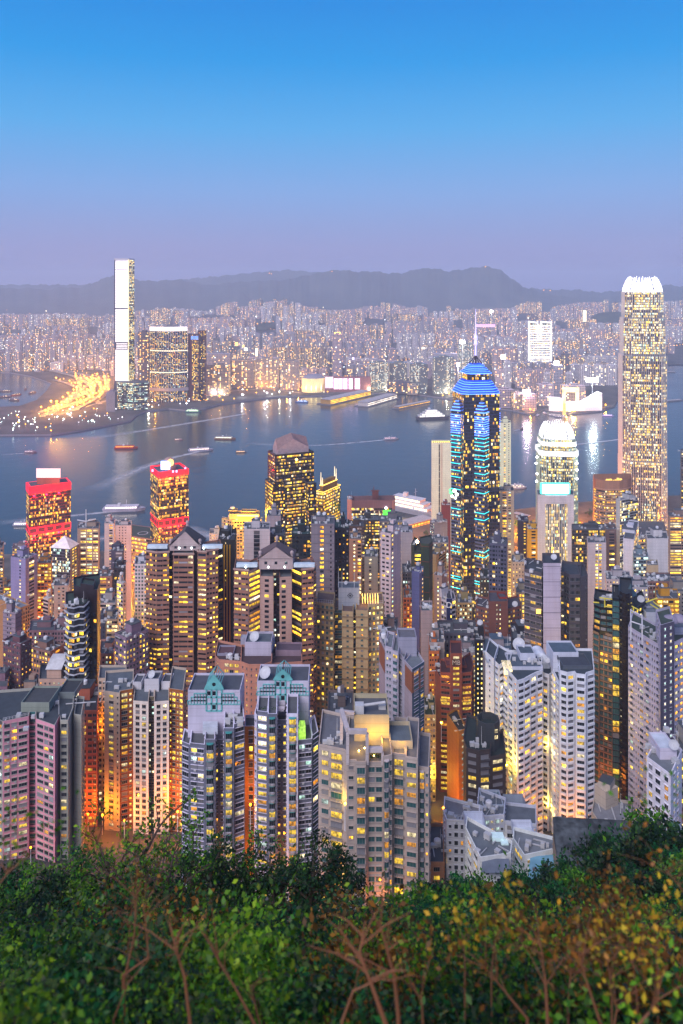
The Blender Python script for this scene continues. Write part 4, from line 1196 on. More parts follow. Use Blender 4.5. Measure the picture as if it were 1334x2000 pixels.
# dark tower with curved white-edged balconies
b = Bld('black-brown tower with wavy white-edged balconies on its left half', wall=(.055, .035, .04), trim=(.6, .62, .66), lit=.16, pal='y', fh=3.4, seed=13, roofc=(.05, .1, .08), rough=.4)
z0 = ter(432) - 6
fr = PP((128, 436), (135, 432), (145, 431), (155, 433), (163, 433), (168, 436), (172, 440))
rg = b.vol(fr, ['W1.6'] * 6, z0, Zy(1186, 432), depth=16)
b.bands(rg, z0, Zy(1186, 432) + .3, 3.4, .9, .4, 1, edges=range(6))
b.vol(PP((144, 446), (190, 440), (196, 452)), ['blank', 'blank'], z0, Zy(1150, 444), depth=14)
b.face(P(172, 441), P(190, 439.4), z0, Zy(1190, 444), '!s.4 w1.6*.3y s1.2 w1.6*.1o s.4')
b.vol(PP((157, 444), (183, 441)), ['blank'], Zy(1150, 444), Zy(1143, 444), depth=10)
b.clutter(n=4, house=False); b.finish()
# red-brown tower with the letter sign
b = Bld('red-brown tower with stepped shoulders and a dark two-letter sign at its top', wall=(.36, .19, .155), trim=(.2, .1, .085), near=True, lit=.3, pal='y', fh=3.0, seed=14, roofc=(.13, .04, .045))
z0 = ter(435) - 6
b.vol(PP((850, 448), (860, 437)), ['blank'], z0, Zy(1322, 440), depth=14)
b.vol(PP((860, 437), (880, 436)), ['!s.3 W3 s.3'], z0, Zy(1318, 436), depth=16)
b.vol(PP((880, 434), (902, 434)), ['!s1.1 W2.6*.6y s1.1'], z0, Zy(1280, 434), depth=16)
b.vol(PP((902, 436), (921, 437), (925, 446)), ['!s.3 W3 s.3', 'n.8'], z0, Zy(1318, 436), depth=16)
b.face(P(860, 436.9), P(880, 435.9), Zy(1372, 436), Zy(1364, 436), 'W2*1o'); b.face(P(902, 435.9), P(921, 436.9), Zy(1372, 436), Zy(1364, 436), 'W2*1o')
block(b, 872, 912, 1300, 444, 10, zb=Zy(1330, 434), c=(.33, .17, .14), cap=(.1, .03, .035)); block(b, 882, 902, 1276, 438, 8, zb=Zy(1300, 434), c=(.33, .17, .14), cap=(.13, .03, .04))
g = G(); (xa, _), (xb, _) = P(883, 433.8), P(899, 433.8)
g.quads([[(xa, 433.8, Zy(1300, 434)), (xb, 433.8, Zy(1300, 434)), (xb, 433.8, Zy(1288, 434)), (xa, 433.8, Zy(1288, 434))]])
sg = b.part('roof_sign', g, [plain('sign_board', (.02, .015, .015), .4)])
def text(parent, s_, x, y, z, size, mat, name='sign_lettering', yaw=0.0):
    c = bpy.data.curves.new(name, 'FONT'); c.body = s_; c.size = size; c.align_x = 'CENTER'; c.align_y = 'CENTER'; c.extrude = .03
    c.materials.append(mat)
    o = link(name, c, None); me = bpy.data.meshes.new_from_object(o); bpy.data.objects.remove(o); bpy.data.curves.remove(c); o = link(name, me, parent); o.location = (x, y, z); o.rotation_euler = (R(90), 0, yaw)
    return o
text(sg, 'MB', (xa + xb) / 2, 433.6, Zy(1294, 434), 3.6, plain('sign_letters', (.5, .42, .36), .5))
b.clutter(n=5, house=False, tank=False); b.finish()
# white block with a navy panel and a letter
b = Bld('white block with a navy vertical panel carrying a white letter D', 'office_tower', 'office tower', wall=(.62, .61, .64), lit=.25, pal='o', fh=3.2, seed=15, roofc=(.09, .1, .13))
nv = b.mat((.03, .05, .16)); z0 = ter(520) - 5
b.vol(PP((862, 524), (872, 520)), ['s.3 w2 s.3'], z0, Zy(1174, 522), depth=14)
b.vol(PP((872, 520), (883, 520)), ['!s2.5 w.7 s.3'], z0, Zy(1172, 520), depth=16, fm=[nv]); b.vol(PP((883, 520), (890, 522)), ['w2 s.3'], z0, Zy(1174, 520), depth=14)
text(b.root, 'D', *P(877, 519.8), Zy(1182, 520), 5.4, plain('white_letters', (.8, .8, .8), .5)); b.clutter(n=3); b.finish()
# green-netted tower under construction
b = Bld('tower wrapped in dark green netting with lit top floors', 'scaffolded_tower', 'building site', wall=(.012, .085, .07), trim=(.02, .14, .11), lit=.02, seed=16, roofc=(.1, .12, .1))
z0 = ter(610) - 5
b.vol(PP((803, 616), (809, 610)), ['blank'], z0, Zy(1068, 612), depth=20)
rg = b.vol(PP((809, 610), (822, 610)), ['!s.3 W2*.0 s.3'], z0, Zy(1080, 610), depth=20); b.face(P(809, 609.9), P(822, 609.9), Zy(1115, 610), Zy(1082, 610), '!s.2 W2*1y s.1')
rg = b.vol(PP((822, 610), (838, 608), (845, 616)), ['blank', 'blank'], z0, Zy(1064, 610), depth=16); b.bands(rg, z0, Zy(1066, 610), 12, .3, .3, b.mat((.25, .12, .08)))
g = G(); x, y = P(815, 606); g.lathe(x, y, [(.05, Zy(1062, 606)), (1.2, Zy(1058, 606)), (.05, Zy(1054, 606))], 0, 10)
b.part('flood_lamp', g, [emit('warm_flood_lamp', (1, .72, .36), 40, sample=True)]); b.clutter(n=2, house=False, tank=False); b.finish()
# tall grey slab with pale blank shaft
b = Bld('grey tower with a tall pale blank shaft between its two glazed wings', wall=(.20, .19, .21), trim=(.5, .48, .52), near=True, lit=.07, pal='o', fh=3.5, seed=17, roofc=(.1, .12, .15))
pl = b.mat((.60, .57, .63)); z0 = ter(404) - 6
r1 = b.vol(PP((1024, 410), (1058, 404)), ['s.3 W3 s.2'], z0, Zy(1120, 406), depth=18); b.bands(r1, z0, Zy(1122, 406), 3.5, .3, .35, 1, edges=[0])
r2 = b.vol(PP((1061, 402), (1095, 402)), ['blank'], z0, Zy(1104, 402), depth=16, fm=[pl])
b.bands(r2, z0, Zy(1106, 402), 8, .06, .18, 0, edges=[0])
b.vol(PP((1096, 414), (1102, 414), (1112, 410), (1134, 410)), ['!n.8*.3y s.2', 's.2 w1.6*.2y s.2', 's.3 w1.8 s.2 w1.8 s.3'], z0, Zy(1126, 410), depth=18, lit=.1)
b.vol(PP((1134, 408), (1148, 411)), ['!s3 n.7*.06y s.5'], z0, Zy(1128, 410), depth=18)
g = G(); x, y = P(1051, 404); g.box(x, y - .8, Zy(1197, 404), 2.2, .4, 2.2); b.part('lit_box_sign', g, [emit('amber_box_sign', (1, .55, .06), 4)])
b.dish(*P(1082, 406), Zy(1100, 402), 1.6); b.clutter(n=5, house=False, tank=False); b.finish()
# maroon tower
b = Bld('maroon-brown tower with a plain central shaft dotted by staggered stair lights', wall=(.30, .18, .155), trim=(.45, .3, .28), near=True, lit=.12, pal='o', fh=3.0, seed=18, roofc=(.14, .13, .16))
z0 = ter(500) - 6
b.vol(PP((930, 508), (955, 503)), ['s.4 w1.2 s.5 n.7 s.4'], z0, Zy(1190, 505), depth=18)
b.vol(PP((955, 499), (992, 499)), ['!s4 n.8*.8p s1 n.8*.8p s4'], z0, Zy(1178, 499), depth=18)
b.vol(PP((992, 503), (1018, 508)), ['s.4 w1.2 s.5 n.7 s.4'], z0, Zy(1190, 505), depth=18)
block(b, 975, 991, 1166, 506, 8, zb=Zy(1178, 499), c=(.35, .12, .09)); b.dish(*P(1006, 508), Zy(1190, 505), 1.9); b.clutter(n=4, house=False, tank=False); b.finish()
# grey-brown block with the octagonal roof house
b = Bld('dark grey block with striped blinds and an open-topped roof tower, beside the yellow blank slab', wall=(.16, .14, .14), trim=(.3, .28, .28), near=True, lit=.1, pal='p', fh=3.3, seed=19, roofc=(.03, .06, .065), glass=10)
z0 = ter(332) - 8
b.vol(PP((905, 342), (911, 334), (936, 332), (958, 333)), ['blank', '!s.6 w2.6 s1', '!s.3 r2.4 s.4'], z0, Zy(1468, 333), depth=20)
b.vol(PP((958, 333), (988, 335)), ['!s.6 w2.6 s.9'], z0, Zy(1480, 334), depth=18)
g = G(); cx, cy = P(953, 343)
ring = [(cx + 5.2 * math.cos(a), cy + 5.2 * math.sin(a)) for a in [2 * math.pi * (k + .5) / 8 for k in range(8)]]
r2 = inset(ring, .5); zt, zb_ = Zy(1402, 343), Zy(1480, 334)
for i in range(8):
    j = (i + 1) % 8
    g.quads([[(*ring[i], zb_), (*ring[j], zb_), (*ring[j], zt), (*ring[i], zt)], [(*ring[i], zt), (*ring[j], zt), (*r2[j], zt), (*r2[i], zt)], [(*r2[j], zt - 3), (*r2[i], zt - 3), (*r2[i], zt), (*r2[j], zt)]])
g.cap(r2, zt - 3, 1); b.part('roof_tower', g, [wallmat((.13, .14, .15)), b.roofm])
g = G()
for yy in (1428, 1440): g.quads([[(cx + 2, cy - 5.0, Zy(yy + 4, 338)), (cx + 3.4, cy - 4.6, Zy(yy + 4, 338)), (cx + 3.4, cy - 4.6, Zy(yy - 3, 338)), (cx + 2, cy - 5.0, Zy(yy - 3, 338))]])
b.part('stair_window', g, [M_lp], kind='stuff'); b.clutter(n=6, house=False, tank=False, ring=PP((915, 335), (950, 335), (950, 341), (915, 341)), z=Zy(1468, 333)); b.finish()
b = Bld('slim tower with a blank sunlit-yellow flank and a column of cool stair lights', wall=(.50, .34, .16), near=True, lit=.1, fh=3.0, seed=20, roofc=(.05, .055, .06))
z0 = ter(388) - 8
b.vol(PP((873, 402), (896, 386), (912, 389)), ['blank', '!s1.2 n.8*.97c s1.2'], z0, Zy(1424, 390), back=[P(892, 408)]); b.clutter(n=2, house=False, tank=False); b.finish()
tower('narrow pale tower with yellow windows, between the blue-grey and red-brown towers', 829, 851, 1400, 420, 's.4 n.8*.4y s.4 w1.4*.5y s.3', wall=(.55, .5, .38), near=True, lit=.5, pal='y', roofc=(.04, .08, .04))
tower('salmon orange tower glimpsed left of the red-brown tower', 838, 858, 1275, 462, 's.4 n.9 s.5 n.7 s.4', wall=(.56, .31, .19), lit=.22, pal='o')
tower('taupe tower with a blank rounded shaft above the salmon tower', 822, 845, 1196, 485, '!s1', wall=(.48, .42, .42), depth=16, lit=.1, xs=None, house=False)
tower('beige slab with a column of bright stair windows left of a maroon side', 848, 875, 1128, 562, '!s3 n1*.95p s3', '!s1', xs=863, th=25, wall=(.50, .42, .38))
tower('lavender-blue slab beside a maroon strip of yellow lights', 804, 827, 1120, 545, 'blank', '!s3 n.7*.9y s.6', xs=819, th=20, wall=(.26, .28, .42))
tower('white slab with a lit column running down its right face, standing alone at the centre', 743, 783, 1045, 524, '!s.6 n.8*.1m s.5 n.8*.15y s.6', '!s.5 n.5*.97p s3.5', xs=763, th=28, wall=(.66, .60, .62), lit=.1)
tower('grey slab with an amber stair column, behind the brown gabled tower', 608, 653, 1026, 524, '!s3.2 W1.3*.95o s2.4 n.5*.0 s1', 'blank', wall=(.36, .34, .37), depth=20, dish=1, bands=6)
tower('black tower with teal roof and orange windows, behind the right brown tower', 570, 606, 1046, 540, 's.5 w1.6 s.5', wall=(.03, .045, .05), lit=.2, pal='o', roofc=(.04, .12, .12))
tower('dark blue-grey tower with few windows, right of the grey slab with the amber column', 653, 682, 1034, 545, 's.8 n.9 s.8', wall=(.05, .055, .075), lit=.12, pal='o', roofc=(.04, .12, .12))
tower('beige tower with a bright column of white windows, behind the diamond-marked tower', 682, 706, 1055, 640, '!s2 n.9*.9p s1.2 W1.6*.3y s.3', wall=(.46, .37, .31))
tower('pale grey block with three cool stair lights, right of the beige column tower', 712, 738, 1090, 630, '!s2 n1*.6c s3', wall=(.40, .42, .40), seed=8)
tower('white-grey pair of blank slabs with a dark slot between, behind the right brown tower', 476, 527, 1036, 565, '!s2.4 G1.4*.03y s2.4', wall=(.62, .60, .62), lit=.05, depth=18)
tower('small grey box tower beside the dark pyramid-roofed tower', 521, 548, 1010, 640, 'blank', '!s1', wall=(.42, .41, .44), depth=18)
tower('glassy dark block with white fins, between the white slabs and the grey box tower', 527, 556, 1048, 580, 'g1.6 s.3', wall=(.12, .14, .16), lit=.08, pal='y', n=6)
# left side
tower('lavender slab with a brown right half, left of the orange-lit block', 21, 73, 1094, 700, '!s4 n.7*.8p s2.2', '!s1 W1.4*.3y s1', xs=50, th=22, wall=(.42, .40, .52))
tower('orange-lit block with rows of yellow windows, right of the lavender slab', 73, 100, 1102, 725, 's.3 W2.5 s.3', wall=(.52, .34, .16), lit=.5, pal='y', seed=6)
tower('small white block with dark bands, in front of the orange-lit block', 84, 103, 1172, 640, 'W3*.05p', '!s1 n.6*.5y s1', xs=94, th=30, wall=(.62, .6, .6), lit=.05)
b = tower('white-pyramid-roofed glass tower with a lavender flank of yellow window pairs', 99, 153, 1074, 800, 'g1.5 s.2', '!s1 n.8*.95y s.5 n.8*.95y s1', xs=137, th=12, wall=(.30, .28, .32), lit=.35, pal='c', clutter=False, fin=False, name='office_tower', cat='office tower')
g = G(); A, B, C, D = corner_pts(97, 137, 155, 799, 12); q4 = [A, B, C, D]; zc = Zy(1072, 800); za = Zy(1052, 800)
cx, cy = [sum(p[i] for p in q4) / 4 for i in (0, 1)]
g.tris([[(*q4[i], zc), (*q4[(i + 1) % 4], zc), (cx, cy, za)] for i in range(4)])
b.part('pyramid_roof', g, [plain('white_roof_tiles', (.75, .68, .7), .6)]); b.finish()
b = tower('beige tower with a white cross mast on its roof, right of the pyramid-roofed tower', 151, 193, 1034, 820, '!s2 W3 s.7 W3 s.7 W3 s.5', '!s1', wall=(.46, .40, .36), lit=.55, pal='g', fin=False, depth=24, name='office_tower', cat='office tower')
g = G(); x, y = P(168, 830); g.tube([(x, y, Zy(1034, 820)), (x, y, Zy(1000, 820))], [.7, .4], 0, 6)
g.tube([(P(151, 830)[0], y, Zy(1021, 820)), (x, y, Zy(1024, 820)), (P(187, 830)[0], y, Zy(1019, 820))], .6, 0, 6)
b.part('cross_mast', g, [M_white]); b.finish()
tower('tall white slab with chamfered top and small windows, right of the cross mast', 225, 256, 1028, 850, '!s1.5 n.4*.05 s.8 n.4*.05 s.8 n.4*.05 s2', wall=(.66, .60, .60), lit=.02, n=8)
tower('small white block with an orange-lit top, left of the tall chamfered slab', 204, 223, 1024, 900, '!s3 W2*.3o s1', wall=(.66, .60, .6), lit=.2)
tower('dark thin tower with orange lit floors, in front of the tall chamfered slab', 217, 241, 1078, 720, '!s1.5 W2*.25o s.4', '!s1', wall=(.14, .14, .19), lit=.2)
tower('tower with a white window grid and yellow panes, left of the brown gabled tower', 228, 247, 1142, 600, 's.25 w2.2 s.25', '!s1 n.8*.4y s1', xs=240, th=35, wall=(.6, .57, .56), lit=.35, pal='y', frame=None)
tower('dark block behind the white-gridded tower', 222, 244, 1112, 640, 's.6 w1.5 s.6', wall=(.05, .05, .07), lit=.15, pal='y')
tower('white tower with square dark windows, against the left edge of the brown gabled tower', 263, 287, 1104, 640, 's.5 w1.5 s.5', wall=(.66, .66, .70), lit=.22, pal='y', glass=4)
tower('block of orange windows beside a column of white dots, left of the dark thin tower', 190, 218, 1128, 700, '!W3*.8o s.6 n.6*.8c s.7', wall=(.34, .26, .24), lit=.4, pal='o')
tower('grey-beige thin tower, left of the black-brown balcony tower', 105, 134, 1146, 690, '!s1.3 n.6 s.7 n.6 s1.3', wall=(.46, .42, .40), lit=.15)
tower('round lit-topped building by the water, behind the lavender slab', 24, 54, 1072, 955, 's.4 W2*.5y s.3', wall=(.34, .3, .32), lit=.5, pal='y', n=3)
tower('podium with a flat blue-grey roof and a flank of orange light, at the left edge', -30, 58, 1190, 600, 'blank', 's.5 w1*.1y s.5', xs=40, th=35, wall=(.50, .36, .24), n=12, roofc=(.36, .42, .52), house=False, name='podium_block', cat='building')
tower('grey tower with ribbed top floors, in front of the blue-grey podium roof', 6, 42, 1200, 525, '!s2 n.5 s.3 n.5 s.3 n.5 s2', '!s1', xs=30, th=20, wall=(.40, .36, .40), bands=3, lit=.1)
tower('brown-purple tower at the left edge with a stepped roof', 6, 62, 1262, 432, 's.6 w1.3 s.6 n.7 s.5', 's.8 n.8 s.8', xs=40, th=25, wall=(.27, .18, .20), lit=.16, pal='o', near=True, dish=0)
tower('cluster-topped mauve block, left of the black-brown balcony tower', 57, 110, 1234, 560, 's.5 w1.2 s.4 n.7 s.4', wall=(.34, .26, .28), lit=.14, seed=30)
tower('mauve block with several small roof rooms, just left of the wavy balconies', 106, 130, 1234, 545, 's.5 w1.2 s.4', wall=(.36, .28, .30), lit=.14, seed=31)
tower('tan block with yellow stair lights and lit top bands', 60, 126, 1276, 490, 's.5 w1.3 s.5', '!s1 n.7*.7y s1', xs=98, th=25, wall=(.36, .27, .24), lit=.22, pal='y', seed=32)
b = tower('cream low block with a curved pale roof, beside the foot of the balcony tower', 75, 128, 1330, 435, 's.8 n.9 s.8', wall=(.60, .5, .45), lit=.2, near=True, fin=False, clutter=False, name='apartment_block', cat='apartment block')
g = G(); (xa, _), (xb, _) = P(94, 440), P(122, 440); zb_ = Zy(1330, 435)
g.prism([(xa, 438), (xb, 438), (xb, 448), (xa, 448)], zb_, zb_ + 5, 0)
for i in range(6):
    f0, f1 = i / 6, (i + 1) / 6
    zA, zB = zb_ + 5.4 + 3.4 * math.sin(f0 * 1.5), zb_ + 5.4 + 3.4 * math.sin(f1 * 1.5)
    g.quads([[(xa - .5, 437 + 12 * f0, zA), (xb + .5, 437 + 12 * f0, zA), (xb + .5, 437 + 12 * f1, zB), (xa - .5, 437 + 12 * f1, zB)]], 1)
    g.quads([[(xb, 437 + 12 * f0, zb_ + 5), (xb, 437 + 12 * f1, zb_ + 5), (xb, 437 + 12 * f1, zB), (xb, 437 + 12 * f0, zA)]], 0)
b.part('curved_roof_house', g, [b.wallm, plain('pale_curved_roof', (.52, .54, .58), .5)]); b.finish()
tower('white low block with roof rooms, right of the balcony tower', 195, 226, 1180, 610, 'W2.6*.2p', wall=(.5, .48, .48), lit=.2, seed=41)
tower('beige office block with bands of lit windows, right of the balcony tower', 196, 229, 1212, 560, 'W2.2', wall=(.42, .38, .33), lit=.35, pal='g', seed=42)
tower('dark blue-grey thin block beside the beige office block', 192, 206, 1222, 520, 's.7 n.7 s.7', wall=(.12, .13, .17), lit=.1, seed=43)
tower('pinkish block with a bright white stair column, behind the beige slab', 194, 222, 1280, 472, '!s1.5 n.7*.1y s1 n.7*.95p s1 n.7*.4y s1.3', wall=(.58, .42, .38), seed=44)
tower('mauve tower with bay-like ribs and a blank roof block, left of the brown gabled tower', 224, 290, 1250, 440, 's.3 w.8 s.3 w1.6 s.4', 's.5 w1.2 s.5', xs=246, th=40, wall=(.40, .34, .40), lit=.2, near=True, seed=45)
tower('sliver of a lit tower cut by the left edge', -30, 5, 1072, 720, 'W2', wall=(.4, .34, .32), lit=.4, pal='o', seed=46)
tower('lit low podium at the left edge by the water', -30, 26, 1148, 760, 'W2*.8y', wall=(.4, .3, .2), lit=.8, pal='y', seed=47, n=8, name='podium_block', cat='building')
tower('purple-brown block at the left edge beneath the stepped tower', -30, 14, 1345, 420, 's.5 w1.3 s.6', wall=(.34, .26, .3), lit=.25, pal='o', seed=48)
tower('cream low block with lit shop floor, between the left brown towers', 28, 80, 1362, 424, 's.7 w1.2 s.7', wall=(.5, .42, .38), lit=.35, pal='y', seed=49)
# around the tall blue-lit tower
tower('grey office block with small square windows, left of the blue-crowned tower', 840, 874, 1022, 800, 's.3 w1.3 s.3', '!s1', xs=848, th=60, wall=(.42, .41, .42), lit=.3, pal='p', winh=1.3, name='office_tower', cat='office tower')
tower('lower grey office block with white window rows, below the small-windowed office', 843, 876, 1062, 745, 's.3 w1.5 s.3', wall=(.40, .40, .41), lit=.45, pal='p', name='office_tower', cat='office tower')
tower('tan office tower with dark windows, left of the foot of the blue-crowned tower', 836, 872, 1086, 680, 'blank', '!s1 W3*.1y s.5', xs=852, th=30, wall=(.40, .35, .26), lit=.1)
tower('small red-sided block on the waterfront, left of the blue-crowned tower', 862, 880, 988, 1010, 'blank', wall=(.34, .14, .12), depth=12)
tower('white tower with yellow lamps on its top, right of the blue-crowned tower', 975, 1004, 960, 900, '!s1.2 W1.4*.5y s.7 n.9*.5p s1.2', wall=(.60, .55, .50), lit=.3, pal='y')
tower('blue-grey residential tower with white ribs and a dark roof drum', 955, 1004, 1066, 548, '!s.5 n.7 s.5 w1.2 s.4 n.6*.02 s.8 n.6*.02 s.4 w1.2 s.5 n.7 s.5', '!s.8 n.6 s.8', xs=990, th=14, wall=(.20, .20, .25), trim=(.6, .6, .64), lit=.05, dish=0, n=6)
tower('dark tower with a yellow stair column, left of the white-framed bank', 1012, 1032, 1020, 800, '!s3 n.9*.8y s1.6', wall=(.07, .06, .10), lit=.2)
tower('amber-lit block with blank panels, left of the white-framed bank', 1030, 1050, 1036, 780, '!s2 W2*.2o s1', wall=(.60, .44, .14), lit=.3, pal='y')
tower('cream residential block above the orange street glow', 893, 922, 1180, 600, 's.5 n.8 s.4 w1.2 s.4', wall=(.44, .40, .28), lit=.3, pal='g', seed=61)
tower('thin dark teal block, right of the orange street glow', 938, 956, 1132, 640, 's1 n.7*.4c s1', wall=(.05, .08, .08), lit=.3)
tower('cream slab group behind the maroon tower', 1000, 1024, 1100, 640, 's1 n.8 s.8', wall=(.55, .50, .42), lit=.2, seed=63)
tower('beige lit block behind the grey slab with the pale shaft', 1008, 1030, 1160, 590, 's.5 w1.4 s.5', wall=(.45, .42, .36), lit=.5, pal='y', seed=64)
tower('dark stair tower dotted with rows of white lights, right of the red-brown tower', 928, 946, 1254, 472, '!s1 n.6*.95p s1.2 n.6*.95p s1', wall=(.035, .035, .045), dish=1, n=2)
tower('beige apartment block behind the red-brown tower', 893, 930, 1278, 478, 's.5 n.8*.3y s.4 w1.3 s.5', wall=(.46, .42, .44), lit=.25, pal='y', seed=66, near=True)
tower('grey block between the dotted stair tower and the white balcony tower', 944, 1010, 1276, 460, '!s2 w1 s2 w1 s1 n.8*.6y s.3', wall=(.42, .40, .43), lit=.2, seed=67, roofc=(.12, .2, .3))
tower('rust-red roof block behind the white balcony tower', 1030, 1066, 1256, 420, 'blank', wall=(.24, .09, .06), depth=14, seed=68, house=False)
tower('dark block with round roof drum, left of the rust-red roof block', 1000, 1034, 1250, 440, 's.8 w1.2*.3y s.8', wall=(.06, .06, .08), lit=.2, seed=69)
tower('dim block of roofs and small lights, below the white letter D', 855, 930, 1240, 500, 's.6 w1.2 s.6', wall=(.20, .19, .22), lit=.15, pal='y', seed=70, n=10)
tower('white-fronted house with an arched gable, left of the red-brown tower', 838, 868, 1258, 470, '!s1 n.7 s1', wall=(.5, .46, .46), lit=.1, seed=71)
# right of the white-framed bank
tower('dark glass office with a screened roof, right of the white-framed bank', 1118, 1182, 1036, 800, 'g1.6 s.25', wall=(.13, .14, .16), lit=.45, pal='y', n=10, name='office_tower', cat='office tower')
tower('white slab with twin yellow window columns, in front of the dark glass office', 1148, 1184, 1062, 705, '!s3.2 W1*.85y s.5 W1*.85y s2', wall=(.58, .56, .58), depth=18)
tower('glass tower with a white left flank and rooftop dish, in front of the tallest tower', 1203, 1245, 978, 860, '!s1', 'g2 s.2', xs=1211, th=62, wall=(.55, .56, .58), lit=.35, pal='g', dish=1, n=9, roofc=(.05, .07, .09), name='office_tower', cat='office tower')
tower('dark stone block in the gap left of the glass tower with the dish', 1183, 1204, 1036, 835, '!s1 W1.4*.4y s.6', wall=(.24, .20, .2), lit=.3)
tower('white windowless block with a boxy top, right of the twin-columned slab', 1217, 1250, 1056, 705, 'blank', 'W2.2*.5p s.3', xs=1238, th=25, wall=(.66, .66, .70), lit=.5, n=3)
tower('glass-fronted lit block attached beside the white windowless block', 1238, 1266, 1088, 690, 'w2 s.25', wall=(.34, .40, .44), lit=.6, pal='c', seed=75)
tower('white notched block without windows, below the tallest tower', 1264, 1305, 1054, 700, '!s1', wall=(.66, .65, .66), depth=22, n=2)
tower('small cream block at the foot of the white notched block', 1264, 1286, 1106, 660, 'blank', wall=(.5, .46, .38), depth=14, n=1, house=False)
tower('amber-lit office tower at the right edge', 1306, 1352, 1010, 850, '!s.8 W5*.75y s.3 W5*.7o', wall=(.36, .30, .28), lit=.7, pal='y', name='office_tower', cat='office tower')
tower('brown-roofed block crowded with white air handlers, right of the glass-fronted block', 1262, 1312, 1138, 605, 's.6 w1.3 s.5', wall=(.32, .25, .24), lit=.2, n=26, seed=77, house=False)
tower('white low block with a busy grey roof, behind the yellow gantries', 1184, 1232, 1134, 620, 's.8 n1 s.8', wall=(.56, .54, .56), lit=.3, pal='p', n=16, seed=78)
tower('pale flat-roofed block behind the dark glass tower', 1216, 1266, 1150, 560, 's.8 n1*.4p s.8', wall=(.52, .5, .52), lit=.3, pal='p', n=10, seed=79)
tower('golden-lit stepped block with bright bars of light, at the right edge below the amber office', 1282, 1326, 1172, 560, 'l1 W3*.9y', '!s1', wall=(.55, .38, .12), lit=.95, pal='y', n=4, seed=80, name='podium_block', cat='building')
tower('grey block with a cool flood-lit edge, at the right edge', 1310, 1356, 1158, 585, 's.8 n1 s.8', wall=(.4, .38, .36), lit=.3, seed=81)
tower('tall thin building at the far right edge before the harbour', 1331, 1362, 885, 1010, 'W2*.4y', wall=(.2, .19, .2), lit=.4, name='office_tower', cat='office tower', seed=82)
# waterfront row at the centre
tower('dark barrel-roofed block with rounded copper front, left of the lit-banded round tower', 672, 712, 1030, 770, 's.4 W2*.15y s.3', wall=(.12, .09, .08), lit=.12, seed=83, n=6, roofc=(.1, .12, .15))
tower('round-shouldered dark tower with yellow-banded floors at the centre', 700, 741, 1018, 810, 'W1.6', wall=(.07, .07, .07), lit=.5, pal='y', seed=84, n=7)
tower('grey block with yellow windows behind the white slab at the centre', 741, 786, 1020, 760, 's.6 w1.3 s.6', wall=(.26, .26, .28), lit=.25, pal='y', seed=85)
tower('grey-white slab with a ladder of yellow balconies, right of the white slab at the centre', 775, 806, 1042, 690, '!W1.4*.85y s4', wall=(.44, .44, .48), seed=86)
tower('teal-lit dark block in the street canyon at the centre', 786, 806, 1120, 650, 's.5 w1.2 s.4', wall=(.12, .13, .15), lit=.25, pal='c', seed=87)
tower('orange-lit brick block in the street canyon at the centre', 788, 806, 1170, 600, 's.5 w1.2 s.4', wall=(.44, .25, .14), lit=.3, pal='o', seed=88)
tower('brown flat-topped block in front of the white slab at the centre', 748, 778, 1236, 470, 's.6 n.8*.3y s.6', wall=(.32, .27, .27), lit=.15, seed=89)
tower('small tan block with cool roof windows, below the diamond-marked tower', 640, 690, 1400, 330, 's1 n1*.3c s1', wall=(.32, .28, .27), lit=.15, seed=90)
tower('plain white low block left of the yellow-lit roof building', 409, 442, 1044, 900, 's.8 n1 s.8', wall=(.6, .58, .58), lit=.3, seed=91)
# small orange-lit houses behind the trees, below the low white apartment block
tower('low terracotta-lit house beside the low white apartment block', 838, 868, 1690, 272, '!s1 w1.4*.4y s1', wall=(.5, .36, .28), lit=.3, pal='o', near=True, n=2, seed=92, name='town_house', cat='house', house=False)
# ------------------------------------------------------------------ landmark towers
def upglow(b, xy, z, c, e):
    """unseen spot added on the roof, thrown upward for a halo in the haze"""
    L = bpy.data.lights.new('halo_spot', 'SPOT'); L.energy = e; L.color = c; L.spot_size = R(165); L.spot_blend = .6; L.shadow_soft_size = 3
    o = link('halo_spot', L, b.root); o.location = (*xy, z); o.rotation_euler = (R(180), 0, 0)
def ngon(cx, cy, r, n, a0=0.0):
    return [(cx + r * math.cos(a0 + 2 * math.pi * k / n), cy + r * math.sin(a0 + 2 * math.pi * k / n)) for k in range(n)]
def square(cx, cy, h, yaw, ch=0.0):
    """square of half-width h, corners chamfered by ch, counter-clockwise from the front left"""
    pts = []
    for (sx, sy) in ((-1, -1), (1, -1), (1, 1), (-1, 1)):
        if ch:
            two = [(sx * h, sy * (h - ch)), (sx * (h - ch), sy * h)]
            if sx * sy < 0: two = two[::-1]
            pts += two
        else: pts.append((sx * h, sy * h))
    c, s_ = math.cos(yaw), math.sin(yaw)
    return [(cx + c * x - s_ * y, cy + s_ * x + c * y) for x, y in pts]
def shaft(b, ring, z0, z1, pat, m=0, cap=True, edges=None, **k):
    n = len(ring)
    for i in range(n):
        a, c = ring[i], ring[(i + 1) % n]
        L = math.hypot(c[0] - a[0], c[1] - a[1])
        b.g.quads([[(a[0], a[1], z0), (c[0], c[1], z0), (c[0], c[1], z1), (a[0], a[1], z1)]], m, [[(0, 0), (L, 0), (L, z1 - z0), (0, z1 - z0)]])
        nx, ny = c[1] - a[1], a[0] - c[0]
        p = pat[i] if isinstance(pat, (list, tuple)) else pat
        if p and (nx * a[0] + ny * a[1]) < .3 * L * math.hypot(*a): b.face(a, c, z0, z1, p, **k)
    if cap: b.rf.cap(ring, z1)
    if b.first is None: b.first = (ring, z1)
